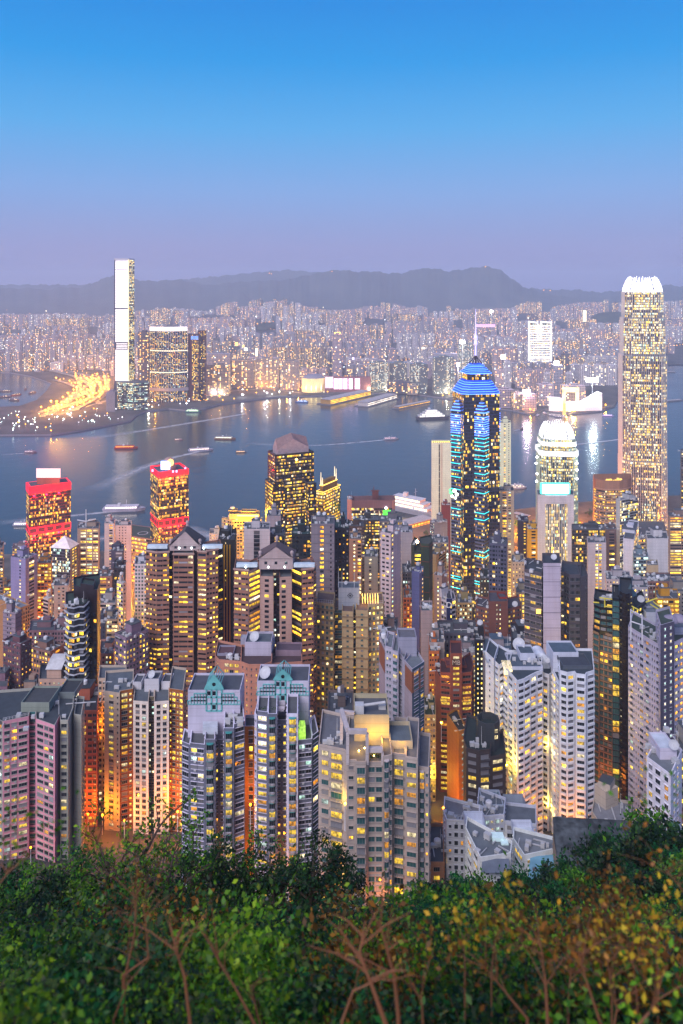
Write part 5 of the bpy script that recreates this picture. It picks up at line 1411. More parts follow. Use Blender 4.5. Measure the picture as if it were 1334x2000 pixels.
def strip_ring(g, ring, z, h, t=.25, m=0, edges=None):
    o = inset(ring, -t); n = len(ring)
    for i in (range(n) if edges is None else edges):
        j = (i + 1) % n
        g.quads([[(*o[i], z), (*o[j], z), (*o[j], z + h), (*o[i], z + h)], [(*o[i], z + h), (*o[j], z + h), (*ring[j], z + h), (*ring[i], z + h)], [(*ring[i], z), (*ring[j], z), (*o[j], z), (*o[i], z)]], m)

# the tallest tower on this shore: stepped shaft with white fins and a glowing crown of claws
def claw_tower(label, cx, cy, hw, zs, crown, yaw, floors, lit, fin_c, glow, pal, seed, lit_top):
    b = Bld(label, 'skyscraper', 'skyscraper', wall=(.20, .20, .22), trim=fin_c, lit=lit, pal=pal, fh=floors, seed=seed, glass=3, rough=.4)
    fing = G()
    for k, (za, zb, sc) in enumerate(zs):
        ring = square(cx, cy, hw * sc, yaw, hw * .30)
        shaft(b, ring, za, zb, 'g1.5', lit=lit_top if k >= len(zs) - 2 else lit, pal='p' if k >= len(zs) - 2 else pal)
        n = len(ring)
        for i in range(n):                                    # vertical fins between the panes
            a, c = ring[i], ring[(i + 1) % n]
            nx, ny = c[1] - a[1], a[0] - c[0]
            if nx * a[0] + ny * a[1] > 0: continue
            L = math.hypot(c[0] - a[0], c[1] - a[1]); m = max(2, int(L / 2.6))
            ux, uy = (c[0] - a[0]) / L, (c[1] - a[1]) / L; ox, oy = uy, -ux
            for q in range(m + 1):
                x, y = a[0] + ux * L * q / m, a[1] + uy * L * q / m
                w_, e = .24, .7
                p = [(x - ux * w_, y - uy * w_), (x - ux * w_ + ox * e, y - uy * w_ + oy * e), (x + ux * w_ + ox * e, y + uy * w_ + oy * e), (x + ux * w_, y + uy * w_)]
                fing.prism(p, za, zb + 1.2, 0)
    b.part('vertical_fin', fing, [b.trimm], kind='stuff')
    zc, zt, sc = crown
    g = G()
    base = square(cx, cy, hw * sc, yaw, hw * .34)
    dense = []
    for i in range(8):
        a, c = base[i], base[(i + 1) % 8]
        m = max(2, int(math.hypot(c[0] - a[0], c[1] - a[1]) / (hw * .16)))
        for q in range(m): dense.append((a[0] + (c[0] - a[0]) * q / m, a[1] + (c[1] - a[1]) * q / m))
    for (x, y) in dense:
        pts = []
        tall = .88 + .12 * rnd.random()
        for f in (0, .35 * tall, .7 * tall, tall):
            s_ = 1 - .32 * f ** 1.8
            pts.append((cx + (x - cx) * s_, cy + (y - cy) * s_, zc + (zt - zc) * f))
        g.tube(pts, [hw * .03, hw * .03, hw * .024, hw * .012], 0, 5)
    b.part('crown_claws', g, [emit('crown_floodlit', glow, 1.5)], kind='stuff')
    g = G()
    for f in (0.0, .3, .55):
        s_ = 1 - .32 * f ** 1.8
        r_ = [(cx + (p[0] - cx) * s_, cy + (p[1] - cy) * s_) for p in base]
        strip_ring(g, r_, zc + (zt - zc) * f, (zt - zc) * .07, .5)
    core = [(cx + (p[0] - cx) * .66, cy + (p[1] - cy) * .66) for p in base]
    core1 = [(cx + (p[0] - cx) * .36, cy + (p[1] - cy) * .36) for p in base]
    g.prism(core, zc, zc + (zt - zc) * .6, 0, ring1=core1)
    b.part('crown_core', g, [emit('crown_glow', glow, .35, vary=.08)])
    upglow(b, (cx, cy - 6), zt + 1, glow, 2.5e5)
    return b
cx, cy = P(1254, 1270)
fz = lambda y, d=1250: Zy(y, d)
b = claw_tower('tallest skyscraper on the near shore, silver stepped shaft under a glowing white crown', cx, cy, 34, [(3, fz(900), 1.0), (fz(900), fz(695), .985), (fz(695), fz(622), .93), (fz(622), fz(571), .86)],
               (fz(571), fz(539), .82), R(-12), 4.1, .33, (.70, .70, .72), (1, .96, .95), 'g', 90, .62)
b.finish('window')
cx, cy = P(1087, 1072)
fz = lambda y, d=1055: Zy(y, d)
b = claw_tower('shorter silver skyscraper with a bright white claw crown, behind the white-framed bank', cx, cy, 25, [(3, fz(960), 1.0), (fz(960), fz(885), .99), (fz(885), fz(858), .90)], (fz(858), fz(828), .86), R(-6), 3.9, .4,
               (.6, .66, .62), (1, 1, .97), 'p', 91, .9)
g = G()
for (y0, y1, s0) in ((870, 862, 22.8), (889, 879, 25.2)):
    ring = square(cx, cy, s0 + .9, R(-6), 25 * .3)
    strip_ring(g, ring, fz(y0), fz(y1) - fz(y0), .2)
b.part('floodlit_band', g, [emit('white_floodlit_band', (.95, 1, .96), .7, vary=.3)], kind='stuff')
g = G()
for px, y in ((1047, 905), (1049, 893), (1052, 870), (1123, 870), (1126, 890), (1127, 905), (1127, 918), (1049, 925), (1127, 935), (1048, 940)):
    x, yv = P(px, 1046); z = fz(y, 1046); g.lathe(x, yv, [(.05, z - 1.6), (1.5, z), (.05, z + 1.6)], 0, 8)
b.part('spot_lamp', g, [emit('white_spot_lamp', (1, 1, .95), 18)], kind='stuff')
b.finish()

# white-framed bank with the glowing sign
b = Bld('white-framed bank tower with a glowing blank sign box on top', 'office_tower', 'office tower', wall=(.70, .68, .70), lit=.55, pal='g', fh=3.9, seed=92, glass=4)
d = 905; z0 = ter(d) - 4; z1 = Zy(968, d)
b.vol(PP((1050, d), (1065, d)), ['s1'], z0, z1, depth=26, side='!s1'); b.vol(PP((1108, d), (1121, d)), ['s1'], z0, z1, depth=26, side='!s1')
b.g.prism(PP((1065, d), (1108, d), (1108, d + 26), (1065, d + 26)), Zy(985, d), z1 - .01, 0)
dkm = b.mat((.05, .07, .08), rough=.3)
b.vol(PP((1065, d + 2.5), (1108, d + 2.5)), ['G1.4'], z0, Zy(985, d), depth=22, fm=[dkm], par=0)
g = G()
for i in range(13):
    x, y = P(1066.5 + i * 3.3, d + 1.6); g.box(x, y, z0, .6, 1.2, Zy(987, d) - z0)
for i in range(14):
    x, y = P(1067 + i * 3.0, d); g.box(x, y - .2, Zy(984, d), .5, .4, z1 - Zy(984, d) - 1)
b.part('vertical_fin', g, [b.wallm], kind='stuff')
g = G(); (xa, _), (xb, _) = P(1058, d), P(1115, d); g.prism([(xa, d + 3), (xb, d + 3), (xb, d + 8), (xa, d + 8)], z1 + 1, Zy(946, d), 0)
b.part('sign_box', g, [emit('cyan_sign_edge', (.1, .95, .75), 1.1)])
g = G(); g.quads([[(xa + 1.5, d + 2.8, z1 + 2), (xb - 1.5, d + 2.8, z1 + 2), (xb - 1.5, d + 2.8, Zy(947.5, d)), (xa + 1.5, d + 2.8, Zy(947.5, d))]])
b.part('sign_face', g, [emit('white_sign_face', (.85, 1, .98), 3.0, sample=True)])
b.finish()

# tall star-shaped tower with blue neon
d = 862
b = Bld('tall dark star-plan tower ringed with blue and cyan neon under a stepped blue crown', 'skyscraper', 'skyscraper', wall=(.07, .10, .17), trim=(.3, .32, .34), lit=.24, pal='y', fh=3.9, seed=93, rough=.3)
cx, cy = P(929, d + 22); yaw = R(9); hh = 20.8
fz = lambda y, dd=862: Zy(y, dd)
sq = square(cx, cy, hh, yaw)
zt = fz(770)
shaft(b, sq, 3, zt, 'g1.7 s.3')
st = square(cx, cy, hh * .985, yaw + R(45)); zv = fz(806)
gyv = b.mat((.18, .22, .32))
shaft(b, st, 3, zv, 'W1.5', m=gyv, lit=.2)
ng, nc = G(), G()
n = 4
# caps of the star's points
for i in range(4):
    p = st[i]; q, r = [(p[0] * .55 + cx * .45, p[1] * .55 + cy * .45)] * 2
for k, (s_, z) in enumerate(((.985, zv), (.93, zv + 3.5), (.87, zv + 7), (.80, zv + 10))):
    r0 = square(cx, cy, hh * s_, yaw + R(45)); r1 = square(cx, cy, hh * (s_ - .05), yaw + R(45))
    b.g.prism(r0, z, z + 3.4, gyv, ring1=r1); strip_ring(ng, r0, z, .9)
y_ = 815.0
while y_ < 852: strip_ring(ng, st, fz(y_), .75, .3); y_ += 4.4
for y_ in (856, 864, 871, 879, 889, 897, 911, 925, 938, 962, 1001, 1014, 1076, 1086, 1135, 1140, 1158): strip_ring(nc, st, fz(y_), .65, .3)
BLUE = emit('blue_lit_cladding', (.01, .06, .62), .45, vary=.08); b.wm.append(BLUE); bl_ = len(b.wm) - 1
z = zt
for (s0, s1, h) in ((1.10, .98, 5.0), (.98, .84, 5.0), (.84, .70, 4.5)):
    ra, rb = square(cx, cy, hh * s0, yaw, hh * .34), square(cx, cy, hh * s1, yaw, hh * .30)
    b.g.prism(ra, z, z + h, bl_, ring1=rb); strip_ring(ng, ra, z, .6); strip_ring(ng, [((p[0] + q[0]) / 2, (p[1] + q[1]) / 2) for p, q in zip(ra, rb)], z + h / 2, .45)
    z += h
blk = square(cx, cy, hh * .62, yaw, hh * .2); shaft(b, blk, z, z + 7.5, 'g1.7 s.3', lit=.35); strip_ring(ng, blk, z + 7, .9); z += 7.5
for (s0, s1, h) in ((.72, .56, 3.6), (.56, .42, 3.6), (.42, .30, 3.2)):
    ra, rb = square(cx, cy, hh * s0, yaw, hh * .2), square(cx, cy, hh * s1, yaw, hh * .14)
    b.g.prism(ra, z, z + h, bl_, ring1=rb); strip_ring(ng, ra, z, .55); strip_ring(ng, [((p[0] + q[0]) / 2, (p[1] + q[1]) / 2) for p, q in zip(ra, rb)], z + h / 2, .4)
    z += h
b.part('blue_neon_band', ng, [emit('blue_neon', (.07, .20, 1.0), 4.0)], kind='stuff')
b.part('cyan_neon_band', nc, [emit('cyan_neon', (.03, .75, .85), 1.5)], kind='stuff')
g = G()
for k in range(4):
    a = yaw + R(45 + 90 * k); g.tube([(cx + 8 * math.cos(a), cy + 8 * math.sin(a), z), (cx, cy, z + 9)], [.7, .5], 0, 5)
g.lathe(cx, cy, [(1.0, z), (1.0, z + 9)], 0, 8); b.part('roof_tripod', g, [plain('dark_metal', (.06, .05, .06), .4)])
g = G(); g.lathe(cx, cy, [(1.1, z + 9), (.9, z + 20), (2.2, z + 22), (1.6, z + 27), (2.4, z + 29), (.8, z + 34), (.6, z + 42), (.15, z + 62)], 0, 8)
b.part('mast', g, [emit('violet_lit_mast', (.50, .46, 1.0), .9)])
g = G(); gg = G()
px_, dd = 886, d + 4
for (dx, dz, r_, w_) in ((-3, 1, 2.1, 1), (1, 3, 2.3, 0), (3.5, -1, 2.1, 0), (-1.5, -3, 1.8, 0), (2, -5, 1.6, 0), (-4, 4, 1.3, 1)):
    x, y = P(px_, dd - 8); (gg if w_ else g).lathe(x + dx, y, [(.05, fz(962) + dz - r_), (r_ * .8, fz(962) + dz - r_ * .6), (r_, fz(962) + dz), (r_ * .8, fz(962) + dz + r_ * .6), (.05, fz(962) + dz + r_)], 0, 8)
b.part('lit_emblem', g, [emit('pale_emblem_light', (.85, 1, .9), 2.0)], kind='stuff'); b.part('green_emblem', gg, [emit('green_emblem_light', (.1, .9, .25), 1.3)], kind='stuff')
b.finish()

# the two red-banded twin towers
def red_tower(label, x0, xs, x1, yt, d, th, box, glow, band, seed, dark):
    b = Bld(label, 'office_tower', 'office tower', wall=dark, trim=(.3, .06, .06), lit=.32, pal='o', fh=3.6, seed=seed)
    z0 = 3; z1 = Zy(yt, d)
    A, B, C, D = corner_pts(x0, xs, x1, d, th)
    b.vol([A, B, C], ['g1.3', 'g1.3'], z0, z1, back=[D], par=0)
    ring = [A, B, C, D]; g = G()
    for (ya, yb) in band: strip_ring(g, ring, Zy(yb, d), Zy(ya, d) - Zy(yb, d), .4)
    o = inset(ring, -.4); r2 = inset(ring, 2.2)
    for i in range(4):
        j = (i + 1) % 4; g.quads([[(*o[i], z1 + .05), (*o[j], z1 + .05), (*r2[j], z1 + .05), (*r2[i], z1 + .05)]])
    b.part('red_band', g, [emit('red_neon_band', (1.0, .008, .03), .85, vary=.06)], kind='stuff')
    gt = G()
    for (ya, yb) in band[1:]:                                  # crossed braces over the middle band's windows
        o = inset(ring, -.55)
        for e in (0, 1):
            p, q = o[e], o[e + 1]; m = 5 if math.hypot(q[0] - p[0], q[1] - p[1]) > 20 else 2
            for i in range(m):
                f0, f1 = (i + .12) / m, (i + .88) / m
                gt.quads([[(p[0] + (q[0] - p[0]) * f0, p[1] + (q[1] - p[1]) * f0, Zy(yb - 3, d)), (p[0] + (q[0] - p[0]) * f1, p[1] + (q[1] - p[1]) * f1, Zy(yb - 3, d)), (p[0] + (q[0] - p[0]) * f1, p[1] + (q[1] - p[1]) * f1, Zy(ya + 3, d)), (p[0] + (q[0] - p[0]) * f0, p[1] + (q[1] - p[1]) * f0, Zy(ya + 3, d))]])
    b.part('plant_louvre', gt, [plain('dark_louvre', (.05, .02, .025), .5)], kind='stuff')
    for f in (.2, .5, .8):                                     # unseen red points added to tint the face by the bands
        for (ya, yb) in band:
            L = bpy.data.lights.new('added_red_light', 'POINT'); L.energy = 16000; L.color = (1, .01, .04); L.shadow_soft_size = 1
            o = link('added_red_light', L, b.root); o.location = (B[0] + (C[0] - B[0]) * f, B[1] + (C[1] - B[1]) * f - 7, Zy(yb + 6, d))
    box(b, z1, d)
    b.finish(); return b
def boxa(b, z1, d):
    g = G(); g.prism(PP((72, d + 14), (117, d + 14), (117, d + 24), (72, d + 24)), z1, Zy(938, d), 0); b.part('sign_base', g, [wallmat((.5, .25, .2))]); upglow(b, P(95, d + 12), Zy(922, d), (1, .04, .12), 1.5e6)
    g = G(); g.prism(PP((71, d + 13), (118, d + 13), (118, d + 25), (71, d + 25)), Zy(938, d), Zy(924, d), 0); b.part('lit_roof_sign', g, [emit('white_hot_roof_sign', (1.0, .45, .42), 1.4, sample=True)])
red_tower('dark office tower with red bands and a glaring pinkish-white roof sign, at the left', 51, 57, 138, 951, 975, 60, boxa, None, ((951, 966), (1031, 1045)), 95, (.26, .05, .06))  # red spill of the bands is also put into the wall colour
def boxb(b, z1, d):
    g = G(); x, y = P(330, d + 22); g.lathe(x, y, [(9.5, z1), (9.5, z1 + 4), (6, z1 + 8), (5.5, z1 + 13), (3, z1 + 15), (.05, z1 + 15.5)], 0, 16); b.part('roof_drum', g, [wallmat((.5, .42, .4))])
    g = G(); g.prism(PP((314, d + 6), (332, d + 6), (326, d + 14), (314, d + 14)), z1 + 3, z1 + 12, 0); b.part('lit_roof_sign', g, [emit('blue_white_roof_sign', (.35, .5, 1.0), 3.2, sample=True)])
    g = G(); g.lathe(*P(333, d + 10), [(.05, z1 + 6), (3.4, z1 + 8), (4.2, z1 + 11), (3.4, z1 + 14), (.05, z1 + 16)], 0, 12); b.part('amber_roof_lamp', g, [emit('amber_roof_lamp', (1, .55, .18), 1.6, vary=.2)])
    g = G()
    for (px, dd, q) in ((298, 8, 0), (345, 4, 0), (362, 20, 0), (338, 3, 0)): g.lathe(*P(px, d + dd), [(1.2, z1), (1.2, z1 + 2.5), (.05, z1 + 3)], 0, 8)
    b.part('roof_lamp', g, [emit('violet_roof_lamp', (.55, .5, 1), 1.2)], kind='stuff')
red_tower('bronze office tower with red bands and a blue-lit roof drum, left of centre', 294, 309, 368, 924, 975, 62, boxb, None, ((922, 933), (1016, 1031)), 96, (.16, .10, .07))

# dark tower with the pyramid top
d = 852
b = Bld('black tower with yellow window rows under a pinkish-brown pyramid roof', 'office_tower', 'office tower', wall=(.045, .04, .045), trim=(.22, .19, .2), lit=.42, pal='y', fh=3.7, seed=97, rough=.35)
A, B, C, D = corner_pts(523, 537, 613, d, 66)
z1 = Zy(891, d); ring = b.vol([A, B, C], ['W1.8', 'W1.8'], 8, z1, back=[D], par=1.5)
r_ = inset(ring, -3.0); z2 = Zy(946, d)
b.bands(ring, Zy(1060, d), Zy(900, d), 7.4, .5, .8, 1, edges=[0, 1])
A2, B2, C2, D2 = corner_pts(518, 533, 556, d - 3, 66); b.vol([A2, B2, C2], ['W1.8', 'W1.8'], 8, z2, back=[D2], par=1); A3, B3, C3, D3 = corner_pts(596, 603, 618, d - 1, 66)
b.vol([A3, B3, C3], ['W1.8', 'W1.8'], 8, z2, back=[D3], par=1)
cx, cy = sum(p[0] for p in ring) / 4, sum(p[1] for p in ring) / 4
g = G(); rr = inset(ring, 4.5); zb_ = z1; ze = Zy(880, d)
g.prism(rr, zb_, ze, 0)
ap = Zy(852, d)
# four crossing gables: ridge lines to each face
mid = [((rr[i][0] + rr[(i + 1) % 4][0]) / 2, (rr[i][1] + rr[(i + 1) % 4][1]) / 2) for i in range(4)]
zm = Zy(862, d)
for i in range(4):
    j = (i + 1) % 4
    g.tris([[(*rr[i], ze), (*rr[j], ze), (*mid[i], zm)]], 0)
    g.tris([[(*rr[j], ze), (*mid[j], zm), (cx, cy, ap)], [(*rr[j], ze), (cx, cy, ap), (*mid[i], zm)]], 1)
b.part('pyramid_roof', g, [plain('rose_stone', (.34, .26, .27), .6), plain('brown_roof_metal', (.20, .13, .13), .45)])
g = G(); g.lathe(*P(579, d - 2), [(.05, Zy(900, d)), (1.6, Zy(897, d)), (.05, Zy(894, d))], 0, 8); b.part('amber_lamp', g, [emit('amber_spot', (1, .6, .12), 8)])
b.finish()
# gold-crowned tower with masts
d = 935
b = Bld('yellow-lit banded tower with four pale masts and glowing gold ledges, right of the pyramid-roofed tower', 'office_tower', 'office tower', wall=(.30, .27, .16), trim=(.5, .42, .2), lit=.72, pal='y', fh=3.8, seed=98)
A, B, C, D = corner_pts(618, 632, 665, d, 30); z1 = Zy(963, d)
ring = b.vol([A, B, C], ['W2.2', 'W2.2'], 5, z1, back=[D], par=1)
cx, cy = sum(p[0] for p in ring) / 4, sum(p[1] for p in ring) / 4
g = G(); g.prism(inset(ring, 3), z1, Zy(950, d), 0); g.prism(inset(ring, 6.5), Zy(950, d), Zy(942, d), 0, ring1=inset(ring, 8)); b.part('roof_house', g, [wallmat((.36, .28, .14))])
g = G(); strip_ring(g, inset(ring, 3), Zy(951, d), 1.0); strip_ring(g, ring, z1 + .6, .8)
b.part('gold_light_ledge', g, [emit('gold_light', (1, .6, .1), 2.4)], kind='stuff')
g = G()
for p, h in zip(inset(ring, 4), (925, 935, 928, 924)): g.tube([(*p, Zy(950, d)), (*p, Zy(h, d))], [.8, .35], 0, 6)
b.part('mast', g, [emit('lit_mast', (1, .78, .5), .8)], kind='stuff')
g = G(); x, y = (B[0] + C[0]) / 2, (B[1] + C[1]) / 2 + 2
n = 14
g.tube([(x + 3.2 * math.cos(2 * math.pi * i / n), y - 3.2, Zy(968, d) + 3.2 * math.sin(2 * math.pi * i / n)) for i in range(n + 1)], .45, 0, 5); b.part('ring_emblem', g, [M_white]); b.finish()
# flat slab with the green screen
d = 1000
b = Bld('wide flat-topped slab with a green screen on its right end, at the waterfront', 'office_tower', 'office tower', wall=(.34, .25, .26), trim=(.6, .42, .38), lit=.45, pal='g', fh=3.6, seed=99)
pk2 = b.mat((.62, .44, .40)); b.vol(PP((678, 1006), (687, 1000)), ['blank'], 5, Zy(978, d), depth=20, fm=[pk2]); r_ = b.vol(PP((687, 1000), (766, 1000), (772, 1004)), ['g1.5 s.1', 'blank'], 5, Zy(992, d), depth=20, fm=[0, pk2], par=10)
g = G(); x, y = P(750, 999); (xa, _), (xb, _) = P(748, 999), P(767, 999)
g.prism([(xa, 998.6), (xb, 998.6), (xb, 999.7), (xa, 999.7)], Zy(1011, d), Zy(996, d), 0); b.part('green_screen', g, [emit('green_screen_light', (.08, 1.0, .06), 1.2, vary=.25)])
g = G(); g.lathe(*P(754, 998), [(.05, Zy(994, d)), (2, Zy(991, d)), (.05, Zy(988, d))], 0, 8); b.part('screen_lamp', g, [emit('lilac_spot', (.8, .75, 1), 5)])
g = G(); x, y = P(733, 1010); g.box(x, y, Zy(978, d), 8, 8, 10); g.box(x, y, Zy(978, d) + 10, 11, 3, 1); g.box(x - 2, y, Zy(978, d) + 11, 1, 1, 5); b.part('roof_tower', g, [wallmat((.22, .12, .12))]); b.clutter(n=8, house=False); b.finish()
# golden flood-lit stepped building
d = 905
b = Bld('low stepped building flooded in golden light, left of the pyramid-roofed tower', 'office_tower', 'office tower', wall=(.60, .50, .34), lit=.3, pal='y', fh=3.6, seed=100)
b.vol(PP((433, 914), (452, 905), (510, 908)), ['s.5 W2.4 s.3', 's.5 W2.4 s.3'], 8, Zy(1018, d), back=[P(500, 930)])
block(b, 447, 505, 1004, 912, 14, zb=Zy(1018, d)); block(b, 446, 462, 997, 916, 10, zb=Zy(1004, d)); block(b, 470, 500, 999, 916, 10, zb=Zy(1004, d))
g = G(); g.lathe(*P(454, 920), [(2.6, Zy(1000, d)), (2.6, Zy(997, d))], 0, 12); b.part('roof_tank', g, [M_white])
g = G(); g.tube([(*P(463, 907), Zy(1008, d)), (*P(505, 906), Zy(1008, d))], 1.0, 0, 6); b.part('flood_lamp', g, [emit('gold_flood_lamp', (1, .58, .04), 12)])
for px in (462, 478, 494, 508):
    L = bpy.data.lights.new('flood_light', 'POINT'); L.energy = 30000; L.color = (1, .52, .03); L.shadow_soft_size = 2
    o = link('flood_light', L, b.root); o.location = (*P(px, 899), Zy(1004, d))
b.clutter(n=4, house=False); b.finish()
# the three white waterfront slabs and the brown banded block
b = tower('tall white windowless slab with a thin dark seam, left of the blue-ringed tower', 843, 882, 866, 1060, '!s3 f.6 s3', 'blank', xs=None, wall=(.95, .84, .72), depth=18, clutter=False, fin=False, dirt=.15)
g = G(); z = Zy(866, 1060) + 1.2
for i in range(9): g.lathe(*P(845 + i * 4, 1061), [(.05, z), (.9, z + .8), (.05, z + 1.6)], 0, 6)
b.part('parapet_lamp', g, [emit('gold_parapet_lamp', (1, .6, .1), 5)], kind='stuff')
g = G(); (xa, _), (xb, _) = P(857, 1059.8), P(859, 1059.8); z = Zy(868, 1060)
while z > Zy(1010, 1060): g.prism([(xa, 1059.5), (xb, 1059.5), (xb, 1059.95), (xa, 1059.95)], z - 8.6, z, 0); z -= 9.4
b.part('dark_seam', g, [plain('dark_glazing', (.03, .03, .035), .3)], kind='stuff'); b.finish()
b = tower('tall white slab with a strip of lights, right of the blue-ringed tower', 976, 998, 827, 1062, '!s2 n.8*.7y s1.4 n.5*.1y s.8', wall=(.9, .86, .72), depth=20, n=2, fin=False, seed=101); b.finish()
d = 1085
b = Bld('brown banded office block with chamfered corners, left of the tallest near skyscraper', 'office_tower', 'office tower', wall=(.40, .29, .25), trim=(.5, .38, .34), lit=.5, pal='y', fh=3.8, seed=102)
rg = b.vol(PP((1160, 1100), (1164, 1094), (1182, 1085), (1210, 1085), (1226, 1092), (1234, 1104)), ['W2'] * 5, 5, Zy(958, d), depth=24, par=14)
b.bands(rg, Zy(1050, d), Zy(955, d), 7.6, .5, 1.4, 1, edges=range(5))
g = G()
for i in range(14): g.box(*P(1176 + rnd.random() * 40, 1092 + rnd.random() * 14), Zy(958, d) + .2, 3, 2, 10 + rnd.random() * 3)
b.part('lit_roof_plant', g, [emit('roof_plant_glow', (1, .6, .12), .9, vary=.3)], kind='stuff'); b.finish()
# ------------------------------------------------------------------ land, water and hills
def sea_pts(l, z=0): return [P(px, sea_d(y, z)) for px, y in l]
M_water, t_, b_ = newmat('harbour_water')
b_.inputs['Specular IOR Level'].default_value = .38; b_.inputs['Base Color'].default_value = (.006, .035, .055, 1); b_.inputs['Roughness'].default_value = .16; b_.inputs['IOR'].default_value = 1.33
n_, l_ = t_.nodes, t_.links
geo_ = n_.new('ShaderNodeNewGeometry'); nz_ = n_.new('ShaderNodeTexNoise'); nz_.inputs['Scale'].default_value = .035; nz_.inputs['Detail'].default_value = 5; nz_.inputs['Roughness'].default_value = .6
bp_ = n_.new('ShaderNodeBump'); bp_.inputs['Strength'].default_value = .35; bp_.inputs['Distance'].default_value = 2.0
l_.new(geo_.outputs['Position'], nz_.inputs['Vector']); l_.new(nz_.outputs[0], bp_.inputs['Height']); l_.new(bp_.outputs[0], b_.inputs['Normal'])
nr_ = n_.new('ShaderNodeTexNoise'); nr_.inputs['Scale'].default_value = .004; rr_ = n_.new('ShaderNodeMapRange'); rr_.inputs[3].default_value = .10; rr_.inputs[4].default_value = .26
l_.new(geo_.outputs['Position'], nr_.inputs['Vector']); l_.new(nr_.outputs[0], rr_.inputs[0]); l_.new(rr_.outputs[0], b_.inputs['Roughness'])
g = G(); g.quads([[(-9000, 900, 0), (9000, 900, 0), (9000, 15000, 0), (-9000, 15000, 0)]]); g.build('harbour_water', [M_water], kind='structure')

# the near hillside and city ground
def groundmat(name, c1, c2, s1=.05, rough=.95):
    m, t, b = newmat(name); n, l = t.nodes, t.links
    geo = n.new('ShaderNodeNewGeometry'); nz = n.new('ShaderNodeTexNoise'); nz.inputs['Scale'].default_value = s1; nz.inputs['Detail'].default_value = 6
    l.new(geo.outputs['Position'], nz.inputs['Vector']); mx = n.new('ShaderNodeMix'); mx.data_type = 'RGBA'; mx.inputs[6].default_value = (*c1, 1); mx.inputs[7].default_value = (*c2, 1)
    r = n.new('ShaderNodeMapRange'); r.inputs[1].default_value = .35; r.inputs[2].default_value = .65; l.new(nz.outputs[0], r.inputs[0]); l.new(r.outputs[0], mx.inputs[0]); l.new(mx.outputs[2], b.inputs['Base Color']); b.inputs['Roughness'].default_value = rough
    return m
shore = lambda px: float(np.interp(px, [-400, 0, 300, 600, 780, 1000, 1130, 1334, 1800], [1125, 1125, 1150, 1229, 1280, 1350, 1400, 1450, 1450]))
g = G(); rows = [0, 4, 8, 14, 20, 30, 45, 60, 80, 100, 125, 150, 200, 250, 300, 350, 400, 450, 500, 600, 700, 800, 900, 1000, 1100]
cols = np.linspace(-500, 1830, 40)
def gp(px, d):
    x, y = P(px, max(d, 60)); x = x if d >= 60 else (px - HX) * 60 / F
    return (x, d, ter(d) + (1.2 * math.sin(x * .11) + .8 * math.sin(x * .05 + d * .07) if 8 < d < 160 else 0))
for i in range(len(rows) - 1):
    mi = 0 if rows[i] < 200 else 1
    for j in range(len(cols) - 1):
        g.quads([[gp(cols[j], rows[i]), gp(cols[j + 1], rows[i]), gp(cols[j + 1], rows[i + 1]), gp(cols[j], rows[i + 1])]], mi)
for j in range(len(cols) - 1):
    a, b = cols[j], cols[j + 1]; A, B = P(a, shore(a)), P(b, shore(b))
    g.quads([[gp(a, 1100), gp(b, 1100), (*B, 5), (*A, 5)], [(*A, -2), (*B, -2), (*B, 5), (*A, 5)]], 1)
for j in range(len(cols) - 1):                                 # the slope behind and above the viewpoint
    a, b = gp(cols[j], 0), gp(cols[j + 1], 0)
    g.quads([[(a[0] * 1.0, -60, 398), (b[0], -60, 398), b, a]], 0)
g.build('hillside', [groundmat('forest_floor', (.02, .035, .012), (.05, .045, .02), .4), groundmat('city_asphalt', (.05, .05, .05), (.10, .095, .09), .03)], weld=True, kind='structure')

# Kowloon: flat reclaimed land with a sea wall, rising ground behind
M_land = groundmat('reclaimed_ground', (.03, .035, .033), (.08, .08, .08), .012)
coast = [(-260, 853), (-60, 852), (100, 851), (150, 844), (200, 835), (255, 824), (268, 812), (285, 805), (330, 800), (362, 803), (400, 799), (430, 791), (480, 784), (540, 777), (562, 776), (600, 775), (640, 774), (700, 771), (770, 769),
         (800, 770), (880, 781), (940, 790), (975, 800), (1000, 803), (1040, 812), (1062, 801), (1110, 811), (1172, 805), (1200, 795), (1212, 770), (1235, 752), (1290, 744), (1300, 715), (1334, 700), (1420, 688), (1700, 680)]
bay = [(-260, 806), (-60, 800), (38, 795), (72, 783), (90, 766), (101, 750), (60, 736), (20, 729), (-60, 728), (-260, 727)]
poly = sea_pts(coast) + [P(1700, 5200), P(-260, 5200)] + sea_pts(bay[::-1])
g = G(); g.cap(poly, 4.0)
for i in range(len(poly)):
    a, b = poly[i], poly[(i + 1) % len(poly)]
    g.quads([[(*a, -2), (*b, -2), (*b, 4), (*a, 4)]], 1)
g.build('peninsula_ground', [M_land, wallmat((.42, .40, .42))], kind='structure')
def kz(px, d):
    f = min(max((d - 3900) / 3300, 0), 1); f = f * f * (3 - 2 * f)
    return 4.2 + f * float(np.interp(px, [-300, 0, 200, 420, 560, 700, 900, 1150, 1334, 1700], [110, 130, 130, 150, 190, 170, 150, 160, 150, 140])) + (10 * f * math.sin(px * .02 + d * .002))
g = G(); pc = np.linspace(-420, 1760, 45); dr = np.linspace(3900, 8200, 18)
for i in range(len(dr) - 1):
    for j in range(len(pc) - 1):
        q = [(pc[j], dr[i]), (pc[j + 1], dr[i]), (pc[j + 1], dr[i + 1]), (pc[j], dr[i + 1])]
        g.quads([[(*P(*p), kz(*p)) for p in q]])
g.build('peninsula_ground', [M_land], weld=True, kind='structure')

